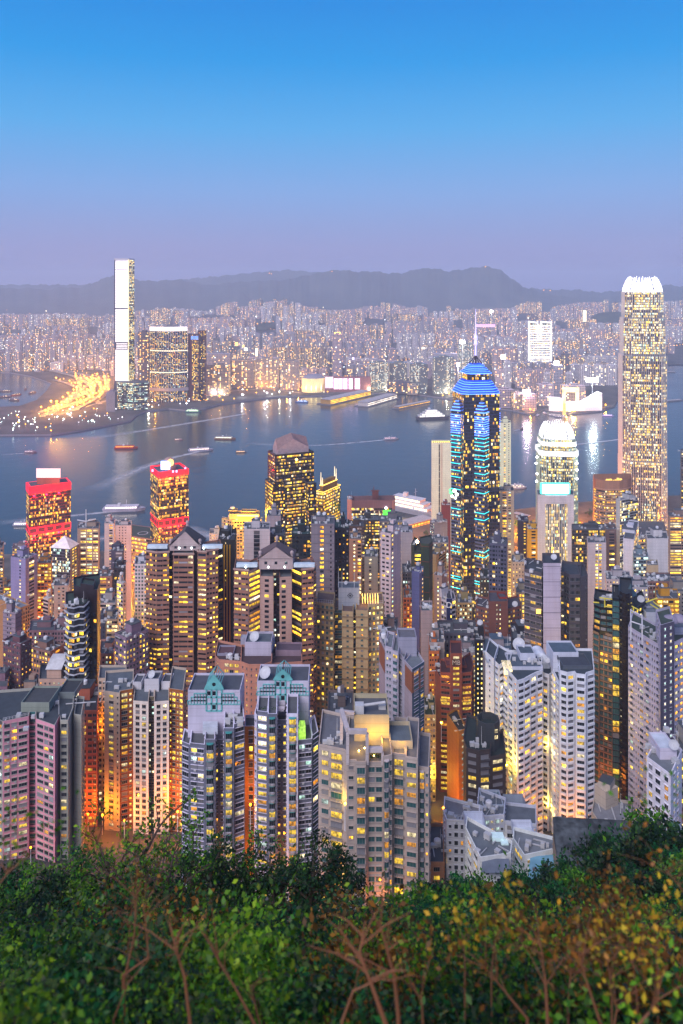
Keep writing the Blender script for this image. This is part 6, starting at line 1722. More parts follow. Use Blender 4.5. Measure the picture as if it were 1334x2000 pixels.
M_hill = groundmat('hazy_hill_scrub', (.05, .07, .08), (.08, .10, .10), .004)  # distance haze partly put into a lighter, bluish colour
nz1 = np.random.RandomState(3)
def ridge(name, prof, d, dfoot, zfoot, dback):
    xs = np.linspace(prof[0][0], prof[-1][0], 180)
    px, py = [p[0] for p in prof], [p[1] for p in prof]
    zr = [Zy(float(np.interp(x, px, py)) + 1.2 * math.sin(x * .21) + .9 * math.sin(x * .53 + 1), d) for x in xs]
    fs = np.linspace(0, 1, 16)
    ph = nz1.rand(6) * 6.28
    def pt(i, f):
        dd = dfoot + (d - dfoot) * f
        u = f + .07 * math.sin(xs[i] * .035 + ph[0] + f * 2) * math.sin(math.pi * f) + .03 * math.sin(xs[i] * .08 + ph[1] + f * 5) * math.sin(math.pi * f)
        z = zfoot + (zr[i] - zfoot) * (max(u, 0) ** 1.25)
        return (*P(xs[i], dd), z)
    g = G()
    for i in range(len(xs) - 1):
        for k in range(len(fs) - 1):
            g.quads([[pt(i, fs[k]), pt(i + 1, fs[k]), pt(i + 1, fs[k + 1]), pt(i, fs[k + 1])]])
        a, b = pt(i, 1), pt(i + 1, 1)
        g.quads([[a, b, (b[0] * dback / d, dback, 0), (a[0] * dback / d, dback, 0)]])
    o = g.build(name, [M_hill], weld=True, kind='structure')
    o.data.polygons.foreach_set('use_smooth', np.ones(len(o.data.polygons), bool))
ridge('hills', [(-320, 560), (0, 561), (30, 564), (60, 562), (90, 567), (122, 560), (150, 563), (180, 553), (205, 543), (222, 537), (240, 541), (270, 547), (300, 549), (345, 546), (380, 552), (412, 557), (445, 552), (500, 549), (560, 548), (640, 560), (720, 575)], 8700, 7000, 130, 11500)
ridge('hills', [(430, 575), (470, 562), (530, 548), (558, 547), (580, 541), (600, 538), (640, 529), (666, 527), (700, 531), (730, 530), (760, 534), (790, 533), (815, 525), (850, 524), (872, 530), (900, 527), (930, 522), (950, 520), (975, 526), (1000, 544), (1020, 559), (1045, 568), (1090, 577), (1150, 584)], 8300, 7100, 140, 11000)
ridge('hills', [(940, 575), (1000, 566), (1040, 563), (1090, 566), (1130, 566), (1165, 571), (1210, 568), (1250, 560), (1300, 556), (1340, 560), (1500, 562), (1700, 566)], 9300, 7200, 130, 12000)
ridge('hills', [(-320, 556), (200, 556), (330, 548), (420, 540), (500, 532), (560, 527), (620, 532), (700, 540)], 10400, 9000, 150, 12500)

# ------------------------------------------------------------------ city across the water
def farmat(name, wall, p, warm, s, cell=(5.2, 5.2), glassy=False):
    """far tower: the lit windows are cells of its facade"""
    m, t, b = newmat(name); n, l = t.nodes, t.links
    uv = n.new('ShaderNodeUVMap'); dv = n.new('ShaderNodeVectorMath'); dv.operation = 'DIVIDE'; dv.inputs[1].default_value = (cell[0], cell[1], 1); l.new(uv.outputs[0], dv.inputs[0])
    fl = n.new('ShaderNodeVectorMath'); fl.operation = 'FLOOR'; l.new(dv.outputs[0], fl.inputs[0])
    oi = n.new('ShaderNodeObjectInfo'); gi = n.new('ShaderNodeNewGeometry'); ad = n.new('ShaderNodeVectorMath'); ad.operation = 'ADD'
    cb = n.new('ShaderNodeCombineXYZ'); m1 = n.new('ShaderNodeMath'); m1.operation = 'MULTIPLY'; m1.inputs[1].default_value = 931.0; l.new(oi.outputs['Random'], m1.inputs[0]); l.new(m1.outputs[0], cb.inputs[2])
    m2 = n.new('ShaderNodeMath'); m2.operation = 'MULTIPLY'; m2.inputs[1].default_value = 417.0; l.new(gi.outputs['Random Per Island'], m2.inputs[0]); l.new(m2.outputs[0], cb.inputs[0])
    l.new(fl.outputs[0], ad.inputs[0]); l.new(cb.outputs[0], ad.inputs[1])
    wn = n.new('ShaderNodeTexWhiteNoise'); wn.noise_dimensions = '3D'; l.new(ad.outputs[0], wn.inputs['Vector'])
    lt = n.new('ShaderNodeMath'); lt.operation = 'LESS_THAN'; l.new(wn.outputs['Value'], lt.inputs[0])
    fx = n.new('ShaderNodeVectorMath'); fx.operation = 'MULTIPLY'; fx.inputs[1].default_value = (1, 0, 1); l.new(ad.outputs[0], fx.inputs[0]); wc = n.new('ShaderNodeTexWhiteNoise'); wc.noise_dimensions = '3D'; l.new(fx.outputs[0], wc.inputs['Vector'])
    pc_ = n.new('ShaderNodeMapRange'); pc_.inputs[1].default_value = .45; pc_.inputs[3].default_value = p * .35; pc_.inputs[4].default_value = min(p * 3.2, .9); l.new(wc.outputs['Value'], pc_.inputs[0]); l.new(pc_.outputs[0], lt.inputs[1])
    fr = n.new('ShaderNodeVectorMath'); fr.operation = 'FRACTION'; l.new(dv.outputs[0], fr.inputs[0]); sp = n.new('ShaderNodeSeparateXYZ'); l.new(fr.outputs[0], sp.inputs[0])
    gx = n.new('ShaderNodeMath'); gx.operation = 'GREATER_THAN'; gx.inputs[1].default_value = .25; l.new(sp.outputs[0], gx.inputs[0]); gy = n.new('ShaderNodeMath'); gy.operation = 'GREATER_THAN'; gy.inputs[1].default_value = .3; l.new(sp.outputs[1], gy.inputs[0])
    mu = n.new('ShaderNodeMath'); mu.operation = 'MULTIPLY'; l.new(gx.outputs[0], mu.inputs[0]); l.new(gy.outputs[0], mu.inputs[1])
    # no windows on roofs
    sn = n.new('ShaderNodeSeparateXYZ'); l.new(gi.outputs['Normal'], sn.inputs[0]); lz = n.new('ShaderNodeMath'); lz.operation = 'LESS_THAN'; lz.inputs[1].default_value = .5; l.new(sn.outputs[2], lz.inputs[0])
    mu2 = n.new('ShaderNodeMath'); mu2.operation = 'MULTIPLY'; l.new(mu.outputs[0], mu2.inputs[0]); l.new(lz.outputs[0], mu2.inputs[1])
    em = n.new('ShaderNodeMath'); em.operation = 'MULTIPLY'; l.new(mu2.outputs[0], em.inputs[0]); l.new(lt.outputs[0], em.inputs[1])
    sr = n.new('ShaderNodeMapRange'); sr.inputs[3].default_value = s * .4; sr.inputs[4].default_value = s * 1.8; sc = n.new('ShaderNodeSeparateColor'); l.new(wn.outputs['Color'], sc.inputs[0]); l.new(sc.outputs[1], sr.inputs[0])
    es = n.new('ShaderNodeMath'); es.operation = 'MULTIPLY'; l.new(em.outputs[0], es.inputs[0]); l.new(sr.outputs[0], es.inputs[1]); l.new(es.outputs[0], b.inputs['Emission Strength'])
    cr = n.new('ShaderNodeValToRGB'); e = cr.color_ramp.elements; cr.color_ramp.interpolation = 'CONSTANT'
    cs = {'w': [(0, (1, .45, .08)), (.45, (1, .66, .22)), (.8, (1, .85, .55)), (.94, (.8, .95, 1))], 'p': [(0, (1, .78, .45)), (.4, (1, .9, .7)), (.7, (.9, 1, .9)), (.9, (1, .5, .1))]}[warm]
    e[0].position, e[0].color = 0, (*cs[0][1], 1); e[1].position, e[1].color = cs[1][0], (*cs[1][1], 1)
    for q in cs[2:]: x = e.new(q[0]); x.color = (*q[1], 1)
    l.new(sc.outputs[2], cr.inputs[0]); l.new(cr.outputs[0], b.inputs['Emission Color'])
    mw = n.new('ShaderNodeMix'); mw.data_type = 'RGBA'; mw.inputs[6].default_value = (*wall, 1); mw.inputs[7].default_value = (.05, .06, .08, 1); l.new(mu2.outputs[0], mw.inputs[0]); l.new(mw.outputs[2], b.inputs['Base Color'])
    b.inputs['Roughness'].default_value = .25 if glassy else .7
    m.cycles.emission_sampling = 'NONE'
    return m
FM = {'pink': farmat('pinkish_tower_facade', (.56, .43, .47), .13, 'w', 2.0), 'grey': farmat('grey_tower_facade', (.42, .39, .46), .13, 'w', 1.9), 'dark': farmat('dark_tower_facade', (.14, .12, .15), .20, 'w', 1.9),
      'pale': farmat('pale_tower_facade', (.70, .64, .68), .09, 'p', 1.8), 'tan': farmat('tan_tower_facade', (.44, .34, .28), .22, 'w', 1.9), 'office': farmat('office_facade', (.16, .20, .20), .42, 'p', .9, (4.2, 4.2), True)}
def fbox(g, x, y, z, w_, d_, h, yaw=0, m=0, cross=False):
    g.box(x, y, z, w_, d_, h, m, yaw)
    if cross: g.box(x, y, z, w_ * .55, d_ * 1.5, h, m, yaw); g.box(x, y, z, w_ * 1.45, d_ * .5, h - 2, m, yaw)
    g.box(x, y, z + h, w_ * .45, d_ * .5, 5, m, yaw)
def at_far(px, d): return (*P(px, d), kz(px, d) if d > 3900 else 4.0)
def far_tower(label, x0, x1, y, d, m, name='tower_block', cat='tower block', dep=None, group=None, yaw=0, cross=False, z0=None):
    x, Y, z = at_far((x0 + x1) / 2, d); z = z if z0 is None else z0; w_ = (x1 - x0) * d / F; h = Zy(y, d) - z
    g = G(); fbox(g, x, Y, z, w_, dep or min(w_, 30), h, yaw, 0, cross)
    return g.build(name, [FM[m] if isinstance(m, str) else m], label=label, category=cat, **({'group': group} if group else {}))

# supertall tower on the far shore
d = 2500
b = Bld('supertall slab skyscraper with a glaring white screen face, across the water', 'skyscraper', 'skyscraper', wall=(.10, .12, .17), lit=.35, pal='p', fh=5.2, seed=200, rough=.25)
zt = Zy(507, d); Q = lambda px, dd=d: P(px, dd)
A, B, C, D = P(223, d + 4), P(251.5, d), P(262.5, d + 42), P(234, d + 46)
shaft(b, [A, B, C, D], 4, zt, [None, 'g3', None, None])
g = G()
def scr(x0, x1, ya, yb, e=.5):
    (p0, p1) = P(x0, d - e), P(x1, d - e - (0))
    f = lambda px: (P(px, d)[0], d + 4 - 4 * (px - 223) / 28.5 - e)
    g.quads([[(*f(x0), Zy(yb, d)), (*f(x1), Zy(yb, d)), (*f(x1), Zy(ya, d)), (*f(x0), Zy(ya, d))]], 0, [[(0, 0), (1, 0), (1, Zy(ya, d) - Zy(yb, d)), (0, Zy(ya, d) - Zy(yb, d))]])
for (ya, yb) in ((510, 526), (526.8, 601.5), (604, 668), (683, 744)): scr(224.5, 250.5, ya, yb)
for y_ in (670.5, 673.5, 676.5, 679.5): scr(226.5, 249, y_, y_ + 1.6)
scr(224.5, 250.5, 508, 509)
m, t, bb = newmat('white_screen_wall'); n, l = t.nodes, t.links
uv = n.new('ShaderNodeUVMap'); sp = n.new('ShaderNodeSeparateXYZ'); l.new(uv.outputs[0], sp.inputs[0]); wv = n.new('ShaderNodeMath'); wv.operation = 'SINE'; m1 = n.new('ShaderNodeMath'); m1.operation = 'MULTIPLY'; m1.inputs[1].default_value = .75; l.new(sp.outputs[1], m1.inputs[0]); l.new(m1.outputs[0], wv.inputs[0])
r = n.new('ShaderNodeMapRange'); r.inputs[1].default_value = -1; r.inputs[3].default_value = .32; r.inputs[4].default_value = .85; l.new(wv.outputs[0], r.inputs[0]); l.new(r.outputs[0], bb.inputs['Emission Strength']); bb.inputs['Emission Color'].default_value = (1, .84, .80, 1); m.cycles.emission_sampling = 'NONE'
b.part('light_screen', g, [m], kind='stuff')
g = G(); g.box(*P(250.8, d - .6), Zy(744, d), 1.4, 1.4, zt - Zy(744, d)); b.part('corner_light', g, [emit('gold_corner_light', (1, .7, .3), 1.6)])
g = G(); strip_ring(g, [A, B, C, D], zt - 1, 5, .4); b.part('parapet', g, [plain('silver_metal', (.5, .5, .55), .3, .6)])
b.finish()
far_podium = Bld('glassy green-lit podium under scaffolding at the foot of the supertall skyscraper', 'podium_block', 'building', wall=(.10, .14, .13), lit=.5, pal='c', fh=5, seed=201)
far_podium.vol(PP((228, 2470), (262, 2440), (288, 2460)), ['W5', 'W5'], 4, Zy(748, 2450), depth=60); far_podium.finish()
far_tower('plain grey block beside the lit podium', 210, 227, 764, 2440, wallmat((.40, .38, .40)), 'low_block', 'building', 30)
# curved residential slab with light strips, and its dark neighbours
d = 2640
b = Bld('wide curved blue glass block with two light belts, right of the supertall skyscraper', 'apartment_tower', 'apartment tower', wall=(.07, .12, .20), trim=(.55, .55, .62), lit=.30, pal='m', fh=4.2, seed=202, rough=.3)
pts = [P(293 + i * 9, d - 26 * math.sin(math.pi * i / 8)) for i in range(9)]
rg = b.vol(pts, ['g2.6 s.4'] * 8, 4, Zy(643, d), depth=40, par=0)
g = G()
for y_ in (685, 727): strip_ring(g, rg, Zy(y_, d), 2.6, .6, 0, range(8))
b.part('light_belt', g, [emit('pale_gold_belt', (1, .85, .55), 1.6)], kind='stuff')
g = G()
for i in range(8):
    for f in (0, .5):
        x, y = pts[i][0] * (1 - f) + pts[i + 1][0] * f, pts[i][1] * (1 - f) + pts[i + 1][1] * f; g.box(x, y - .6, 4, 1.2, 1.4, Zy(643, d) - 4)
b.part('white_rib', g, [wallmat((.6, .6, .68))], kind='stuff')
g = G(); strip_ring(g, rg, Zy(646, d), Zy(638, d) - Zy(646, d), 1.2, 0, range(8)); b.part('lit_roof_line', g, [emit('pink_white_roof_line', (1, .82, .78), 1.5)])
g = G(); r2 = [P(291 + i * 9.6, d - 4 - 30 * math.sin(math.pi * i / 8)) for i in range(9)]; strip_ring(g, r2 + [P(368, d + 30), P(291, d + 30)], Zy(762, d), Zy(756, d) - Zy(762, d), .5, 0, range(8)); b.part('podium_band', g, [wallmat((.6, .55, .56))]); b.finish()
far_tower('dark slim tower dotted with lights, between the supertall skyscraper and the curved glass block', 272, 292, 648, 2680, 'dark', dep=36, z0=4)
b = Bld('reddish-brown tower with a blue-lit top, right of the curved glass block', 'apartment_tower', 'apartment tower', wall=(.20, .07, .08), lit=.30, pal='y', fh=4.4, seed=203)
b.vol(PP((367, 2660), (375, 2640), (388, 2640), (390, 2650)), ['blank', 'g3 s1', 'blank'], 4, Zy(654, 2640), depth=34); b.vol(PP((386, 2668), (402, 2660)), ['g3 s1.5'], 4, Zy(647, 2660), depth=34)
g = G(); (xa, _), (xb, _) = P(373, 2638), P(387, 2638); g.quads([[(xa, 2638, Zy(663, 2640)), (xb, 2638, Zy(663, 2640)), (xb, 2638, Zy(656, 2640)), (xa, 2638, Zy(656, 2640))]]); b.part('blue_lit_band', g, [emit('blue_roof_light', (.15, .3, .9), .8, vary=.15)]); b.finish()
# bright white hotel tower
d = 3300
b = Bld('tower outlined in glaring white light, right of the violet mast', 'skyscraper', 'skyscraper', wall=(.5, .48, .5), lit=.75, pal='p', fh=5.5, seed=204)
b.vol(PP((1032, d), (1052, d - 6), (1078, d)), ['g3 s.4', 'g3 s.4'], 4, Zy(632, d), depth=40, lit=.9)
g = G()
for px in (1032.5, 1050, 1056, 1077): g.box(*P(px, d - 7), Zy(662 if 1040 < px < 1070 else 735, d), 3.4, 3, Zy(627, d) - Zy(662 if 1040 < px < 1070 else 735, d))
for (x0, x1, y_) in ((1032, 1050, 630), (1056, 1077, 630), (1032, 1077, 735), (1032, 1077, 697)): g.tube([(*P(x0, d - 8), Zy(y_ - (0 if y_ > 640 else 2), d)), (*P(x1, d - 8), Zy(y_, d))], 2.6, 0, 5)
g2 = G(); A_, B_, C_ = P(1033, d - .8), P(1052, d - 7), P(1077, d - .8)
for (p, q) in ((A_, B_), (B_, C_)):
    for i in range(22):
        zA = Zy(734, d) + (Zy(633, d) - Zy(734, d)) * i / 22; g2.quads([[(*p, zA), (*q, zA), (*q, zA + 5), (*p, zA + 5)]])
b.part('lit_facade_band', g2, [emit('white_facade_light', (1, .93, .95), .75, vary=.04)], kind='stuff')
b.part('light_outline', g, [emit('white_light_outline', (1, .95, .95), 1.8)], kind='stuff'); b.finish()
# office blocks of the promenade
for (lab, x0, x1, y, d_, m_) in (('green-glass office block, leftmost of the promenade offices', 722, 758, 707, 2920, 'office'), ('dark blue-glass office block, second of the promenade offices from the left', 760, 795, 708, 2940, 'office'),
        ('lit grey-green office block with a white roof edge, third of the promenade offices', 800, 834, 710, 2900, 'office'), ('brightest yellow-lit office block, directly left of the blue crown', 846, 886, 697, 2840, 'office'),
        ('low dark office wing in front of the promenade offices', 756, 800, 745, 2860, 'dark'), ('dotted low office wing under the third promenade office', 806, 832, 748, 2840, 'office'), ('short brown hotel block at the end of the promenade, left of the blue crown', 796, 815, 752, 2820, 'tan'),
        ('pink-lit long low block right of the sign-covered block', 700, 724, 740, 2930, 'pink'), ('grey block with a roof frame above the brightest promenade office', 846, 892, 690, 2950, 'grey'), ('white-edged tall office tower with a glaring roof lamp, behind the brightest promenade office', 895, 922, 672, 3050, 'office'),
        ('slim pale lit tower with a curved flank, right of the violet mast', 985, 996, 705, 3000, 'pale'), ('pinkish tower with a red-lit spire, behind the slim curved tower', 982, 992, 682, 3300, 'pink'), ('lit block with gold sign, right of the blue crown by the water', 1000, 1018, 765, 2480, 'tan'),
        ('hotel slab with pinkish lights by the water, right of the gold-signed block', 1018, 1045, 768, 2470, 'pink'), ('long pinkish hotel wing right of the blue crown', 970, 1002, 760, 2520, 'pink'), ('striped hotel tower with a glaring lamp on top, right of the white-outlined tower', 1078, 1096, 712, 2700, 'grey'),
        ('dark slim hotel tower right of the striped hotel tower', 1098, 1111, 690, 2900, 'dark'), ('pinkish mid-rise block left of the striped hotel tower', 1050, 1078, 750, 2560, 'pink'), ('mid-rise block with rows of lights behind the cultural hall', 1098, 1140, 752, 2580, 'pink'),
        ('tall reddish tower with an amber roof lamp, behind the sign-covered block', 650, 668, 652, 3050, 'pink'), ('brown block with lit windows left of the drum-shaped hall', 548, 585, 705, 2960, 'tan'), ('brown slab with warm windows, second left of the drum-shaped hall', 500, 545, 700, 3000, 'tan'),
        ('block of flats with gold windows, left of the brown slab', 452, 498, 703, 3020, 'tan'), ('long slab of dotted windows right of the reddish-brown tower', 404, 450, 690, 2950, 'grey'), ('second long slab of dotted windows in front of the first', 405, 448, 712, 2800, 'tan')):
    far_tower(lab, x0, x1, y, d_, m_, 'office_block' if m_ == 'office' else 'tower_block', 'office block' if m_ == 'office' else 'tower block', dep=40, z0=4)
# drum-shaped hall, sign-covered block, cultural hall
def simple(name, label, cat): return thing(name, label, cat)
r = simple('drum_hall', 'cream flood-lit drum-shaped hall with a shallow grey dome, by the far waterfront', 'hall')
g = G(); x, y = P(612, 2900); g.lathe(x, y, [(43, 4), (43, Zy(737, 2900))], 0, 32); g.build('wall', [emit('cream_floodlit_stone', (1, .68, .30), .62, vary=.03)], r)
g = G(); g.lathe(x, y, [(44, Zy(737, 2900)), (36, Zy(734, 2900)), (22, Zy(731, 2900)), (.1, Zy(729.5, 2900))], 0, 32); g.build('dome', [plain('grey_dome', (.28, .26, .32), .5)], r)
g = G()
for a in (-2.2, -1.7, -1.3, -.8): g.lathe(x + 43.5 * math.cos(a), y + 43.5 * math.sin(a), [(.1, 8), (2.6, 20), (.1, 34)], 0, 6)
g.build('wall_lamp', [emit('gold_wall_lamp', (1, .75, .3), 3)], r, kind='stuff')
d = 2880; r = simple('shopping_block', 'long block covered with five glowing orange and magenta sign panels, by the far waterfront', 'building')
g = G(); g.prism(PP((634, d), (724, d), (724, d + 40), (634, d + 40)), 4, Zy(737, d), 0); g.build('wall', [wallmat((.45, .3, .3))], r)
m, t, bb = newmat('sign_panel_light'); n, l = t.nodes, t.links; geo = n.new('ShaderNodeNewGeometry'); vo = n.new('ShaderNodeTexVoronoi'); vo.inputs['Scale'].default_value = .11; l.new(geo.outputs['Position'], vo.inputs['Vector']); cr = n.new('ShaderNodeValToRGB'); e = cr.color_ramp.elements
e[0].color = (1, .55, .8, 1); e[1].color = (1, .30, .01, 1); x = e.new(.5); x.color = (1, .12, .5, 1); l.new(vo.outputs['Distance'], cr.inputs[0]); cr.inputs[0].default_value = .5; l.new(cr.outputs[0], bb.inputs['Emission Color']); bb.inputs['Emission Strength'].default_value = 1.5; m.cycles.emission_sampling = 'NONE'
mm = n.new('ShaderNodeMath'); mm.operation = 'MULTIPLY'; mm.inputs[1].default_value = .14; l.new(vo.outputs['Distance'], mm.inputs[0]); l.new(mm.outputs[0], cr.inputs[0])
for x0 in (652, 661, 670.5, 681, 693):
    g = G(); (xa, _), (xb, _) = P(x0, d - 1), P(x0 + 8 + (2 if x0 > 690 else 0), d - 1); g.prism([(xa, d - 1.5), (xb, d - 1.5), (xb, d - .3), (xa, d - .3)], Zy(760, d), Zy(739, d), 0); g.build('sign_panel', [m], r)
g = G(); (xa, _), (xb, _) = P(635, d - 1), P(651, d - 1); g.prism([(xa, d - 1.2), (xb, d - 1.2), (xb, d - .3), (xa, d - .3)], Zy(758, d), Zy(736, d), 0); g.build('lit_wall_panel', [emit('pink_lit_panel', (1, .62, .72), .9, vary=.1)], r)
d = 2440; r = simple('cultural_hall', 'windowless pink-white hall with a sloping swept roof on the far waterfront', 'hall')
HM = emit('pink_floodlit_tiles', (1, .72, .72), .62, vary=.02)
g = G()
for (pts, ys) in (([(1072, d), (1090, d - 8), (1102, d)], (778, 778, 780)), ([(1102, d - 4), (1140, d - 4), (1176, d + 6)], (788, 787, 768))):
    for (p, q), (ya, yb) in zip(zip(pts[:-1], pts[1:]), zip(ys[:-1], ys[1:])):
        A, B = P(*p), P(*q); g.quads([[(*A, 4), (*B, 4), (*B, Zy(yb, d)), (*A, Zy(ya, d))], [(*A, Zy(ya, d)), (*B, Zy(yb, d)), (B[0], B[1] + 45, Zy(yb, d)), (A[0], A[1] + 45, Zy(ya, d))]])
g.build('wall', [HM], r)
r = simple('clock_tower', 'slim brick clock tower lit gold, standing before the swept hall', 'clock tower'); x, y = P(1102, 2360)
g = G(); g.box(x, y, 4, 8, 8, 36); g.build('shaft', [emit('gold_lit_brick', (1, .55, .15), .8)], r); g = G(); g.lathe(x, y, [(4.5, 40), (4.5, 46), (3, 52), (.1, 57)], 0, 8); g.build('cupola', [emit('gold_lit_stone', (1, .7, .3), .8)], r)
r = simple('arch_block', 'gold-outlined block like an open gateway behind the swept hall', 'building')
g = G(); d = 2540
for (x0, x1, ya) in ((1098, 1105, 762), (1124, 1131, 762)): g.prism(PP((x0, d), (x1, d), (x1, d + 20), (x0, d + 20)), 4, Zy(ya, d), 0)
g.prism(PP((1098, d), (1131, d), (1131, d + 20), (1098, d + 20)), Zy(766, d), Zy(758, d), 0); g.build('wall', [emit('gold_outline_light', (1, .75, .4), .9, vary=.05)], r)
# glaring lamps and signs
for (lab, px, y, d_, w_, h_, c_, s_) in (('glaring cyan-white sign above the swept hall', 1157, 742, 2500, 40, 14, (.75, .95, 1), 6), ('glaring pink-white sign by the water right of the blue crown', 1028, 764, 2460, 24, 9, (1, .75, .9), 5), ('glaring white roof lamp on the striped hotel tower', 1087, 708, 2695, 16, 10, (.95, .95, 1), 7),
        ('square white roof sign beside the violet mast', 903, 668, 2990, 20, 12, (1, .97, 1), 5), ('white screen atop the slim curved tower', 983, 697, 2990, 18, 18, (.95, .95, 1), 3.5), ('gold sign right of the blue crown', 1013, 775, 2465, 14, 22, (1, .65, .12), 4),
        ('amber lamp on the tall reddish tower', 659, 651, 3045, 24, 8, (1, .5, .08), 4), ('white sign lamp behind the brightest promenade office', 827, 680, 3000, 12, 5, (1, .85, .5), 4), ('small violet lamp in the middle rows', 690, 700, 2900, 7, 7, (.6, .5, 1), 3),
        ('white lamp low in the hazy rows', 895, 712, 2850, 9, 12, (1, .9, .95), 5), ('round white lamp on a block in the hazy rows', 960, 608, 5200, 20, 14, (1, .92, .85), 5), ('orange sign in the left hazy rows', 462, 672, 3600, 12, 16, (1, .5, .1), 3.5), ('bright cream facade in the left hazy rows', 501, 688, 3300, 10, 34, (1, .8, .45), 1.8),
        ('bright sign on the cream facade block', 480, 682, 3350, 14, 12, (.95, 1, .75), 2.4), ('green-yellow lamp in the hazy rows', 475, 676, 3500, 8, 8, (1, .6, .1), 4), ('tall gold-lit slab front in the far right rows', 1142, 617, 4800, 22, 70, (1, .82, .5), 1.4), ('pink-lit mall front in the far right rows', 948, 636, 4300, 110, 16, (.9, .5, .8), .7)):
    r = thing('lit_sign', lab, 'sign'); x, Y = P(px, d_ - 3); g = G(); g.prism([(x - w_ / 2, Y), (x + w_ / 2, Y), (x + w_ / 2, Y + 2), (x - w_ / 2, Y + 2)], Zy(y, d_) - h_ / 2, Zy(y, d_) + h_ / 2, 0, bottom=True)
    g.build('sign_face', [emit('sign_light', c_, s_)], r); g = G()
    if s_ >= 5:
        L = bpy.data.lights.new('sign_glow', 'POINT'); L.energy = 3e5; L.color = c_; L.shadow_soft_size = 6; o = link('sign_glow', L, r); o.location = (x, Y - 9, Zy(y, d_)); zb_ = 4 if d_ < 3900 else kz(px, d_); g.box(x, Y + 1.6, zb_, 1.6, 1.0, Zy(y, d_) - h_ / 2 - zb_); g.build('sign_post', [M_rail], r)

# rows of tower blocks: the nearer three hundred one by one, the rest as one mass
LM = [(-60, 'the left edge'), (120, 'the glowing orange interchange'), (243, 'the supertall screen skyscraper'), (330, 'the curved glass block'), (395, 'the reddish-brown tower'), (520, 'the tall gold-windowed slabs'), (612, 'the drum-shaped hall'), (659, 'the tall reddish tower'),
      (760, 'the promenade offices'), (866, 'the brightest promenade office'), (930, 'the violet mast'), (1055, 'the white-outlined tower'), (1120, 'the swept hall'), (1255, 'the tallest near skyscraper'), (1320, 'the right edge')]
rows = []
rr = random.Random(77)
skyl = lambda px: float(np.interp(px, [-100, 0, 100, 200, 300, 340, 400, 425, 460, 560, 600, 640, 700, 760, 800, 870, 900, 1000, 1040, 1080, 1160, 1210, 1334, 1450], [612, 612, 610, 614, 602, 596, 606, 596, 582, 582, 596, 604, 600, 586, 598, 590, 602, 598, 580, 596, 582, 588, 584, 584]))
occ = []
def free(x, y, r):
    for (a, b, c) in occ:
        if abs(a - x) < r + c and abs(b - y) < (r + c) * .8: return False
    return True
tries = 0
mounds = [(412, 629, 45, 6300), (520, 628, 22, 5600), (1200, 607, 50, 6200)]
queue = []
while len(rows) < 1500 and tries < 14000:
    tries += 1
    if queue: d, px, est = queue.pop()
    else:
        d = 2750 + 4300 * rr.random() ** .85; px = -70 + 1480 * rr.random(); est = None
        if rr.random() < .4:                                    # an estate: a row of like towers
            est = (rr.uniform(22, 34), rr.choice((70, 95, 110, 125)), rr.choice(('pink', 'grey', 'pale', 'tan', 'pink')), rr.uniform(-.3, .3), rr.random() < .6); sl_ = rr.uniform(-.25, .25); st_ = est[0] * 1.5 * F / d
            queue = [(d + sl_ * k * est[0], px + k * st_, est) for k in range(1, rr.randint(3, 7))]
    yb = HY + F * (H - kz(px, d)) / d
    if d < 3050 and 200 < px < 410: continue
    if 400 < px < 960 and d < 3060: continue
    if px < 215 and d < 3500: continue
    if px > 1195 and d < 3500 + (px - 1195) * 8: continue
    if any(abs(px - m_[0]) < m_[2] and d < m_[3] + 250 and d > m_[3] - 900 for m_ in mounds): continue
    x, y = P(px, d)
    tall = rr.random()
    w_ = rr.uniform(22, 40) if tall > .3 else rr.uniform(30, 70)
    if est: w_ = est[0]; tall = 1
    if not free(x, y, w_ * .62): continue
    h = rr.choice((35, 45, 60, 80, 95, 110)) * rr.uniform(.8, 1.2)
    if d > 5600:
        cap = Zy(skyl(px), d) - kz(px, d); h = min(cap * rr.uniform(.75, 1.0), 190) if rr.random() < .8 else min(h, cap)
        if h < 25: continue
    if tall <= .3: h = min(h, 45)
    if est: h = min(est[1], max(30, Zy(skyl(px) + 3, d) - kz(px, d)))
    if d < 3400: h = min(h, 85)
    occ.append((x, y, w_ * .62))
    mat = est[2] if est else rr.choice(('pink', 'grey', 'pale', 'tan', 'dark', 'dark', 'grey', 'tan'))
    rows.append((d, px, x, y, kz(px, d), w_, est[0] * .8 if est else rr.uniform(16, 28), h, mat, est[3] if est else rr.uniform(-.5, .5), est[4] if est else rr.random() < .3))
def seen(r_): return r_[5] * r_[7] / r_[0] ** 2
order = sorted(rows, key=seen, reverse=True)
own, rest = order[:270], order[270:]
cellc = defaultdict(list)
for r_ in own:
    px = r_[1]; lm = min(LM, key=lambda q: abs(q[0] - px)); side_ = 'left of' if px < lm[0] - 12 else ('right of' if px > lm[0] + 12 else 'behind')
    band = 'in the front rows' if r_[0] < 3500 else ('in the middle rows' if r_[0] < 4600 else ('in the rear rows' if r_[0] < 5700 else 'on the far skyline'))
    size = 'tall' if r_[7] > 85 else ('mid-height' if r_[7] > 55 else 'low')
    hue = {'pink': 'pinkish', 'grey': 'grey', 'pale': 'pale', 'tan': 'tan', 'dark': 'dark'}[r_[8]]
    cellc[(hue, size, band, side_, lm[1])].append(r_)
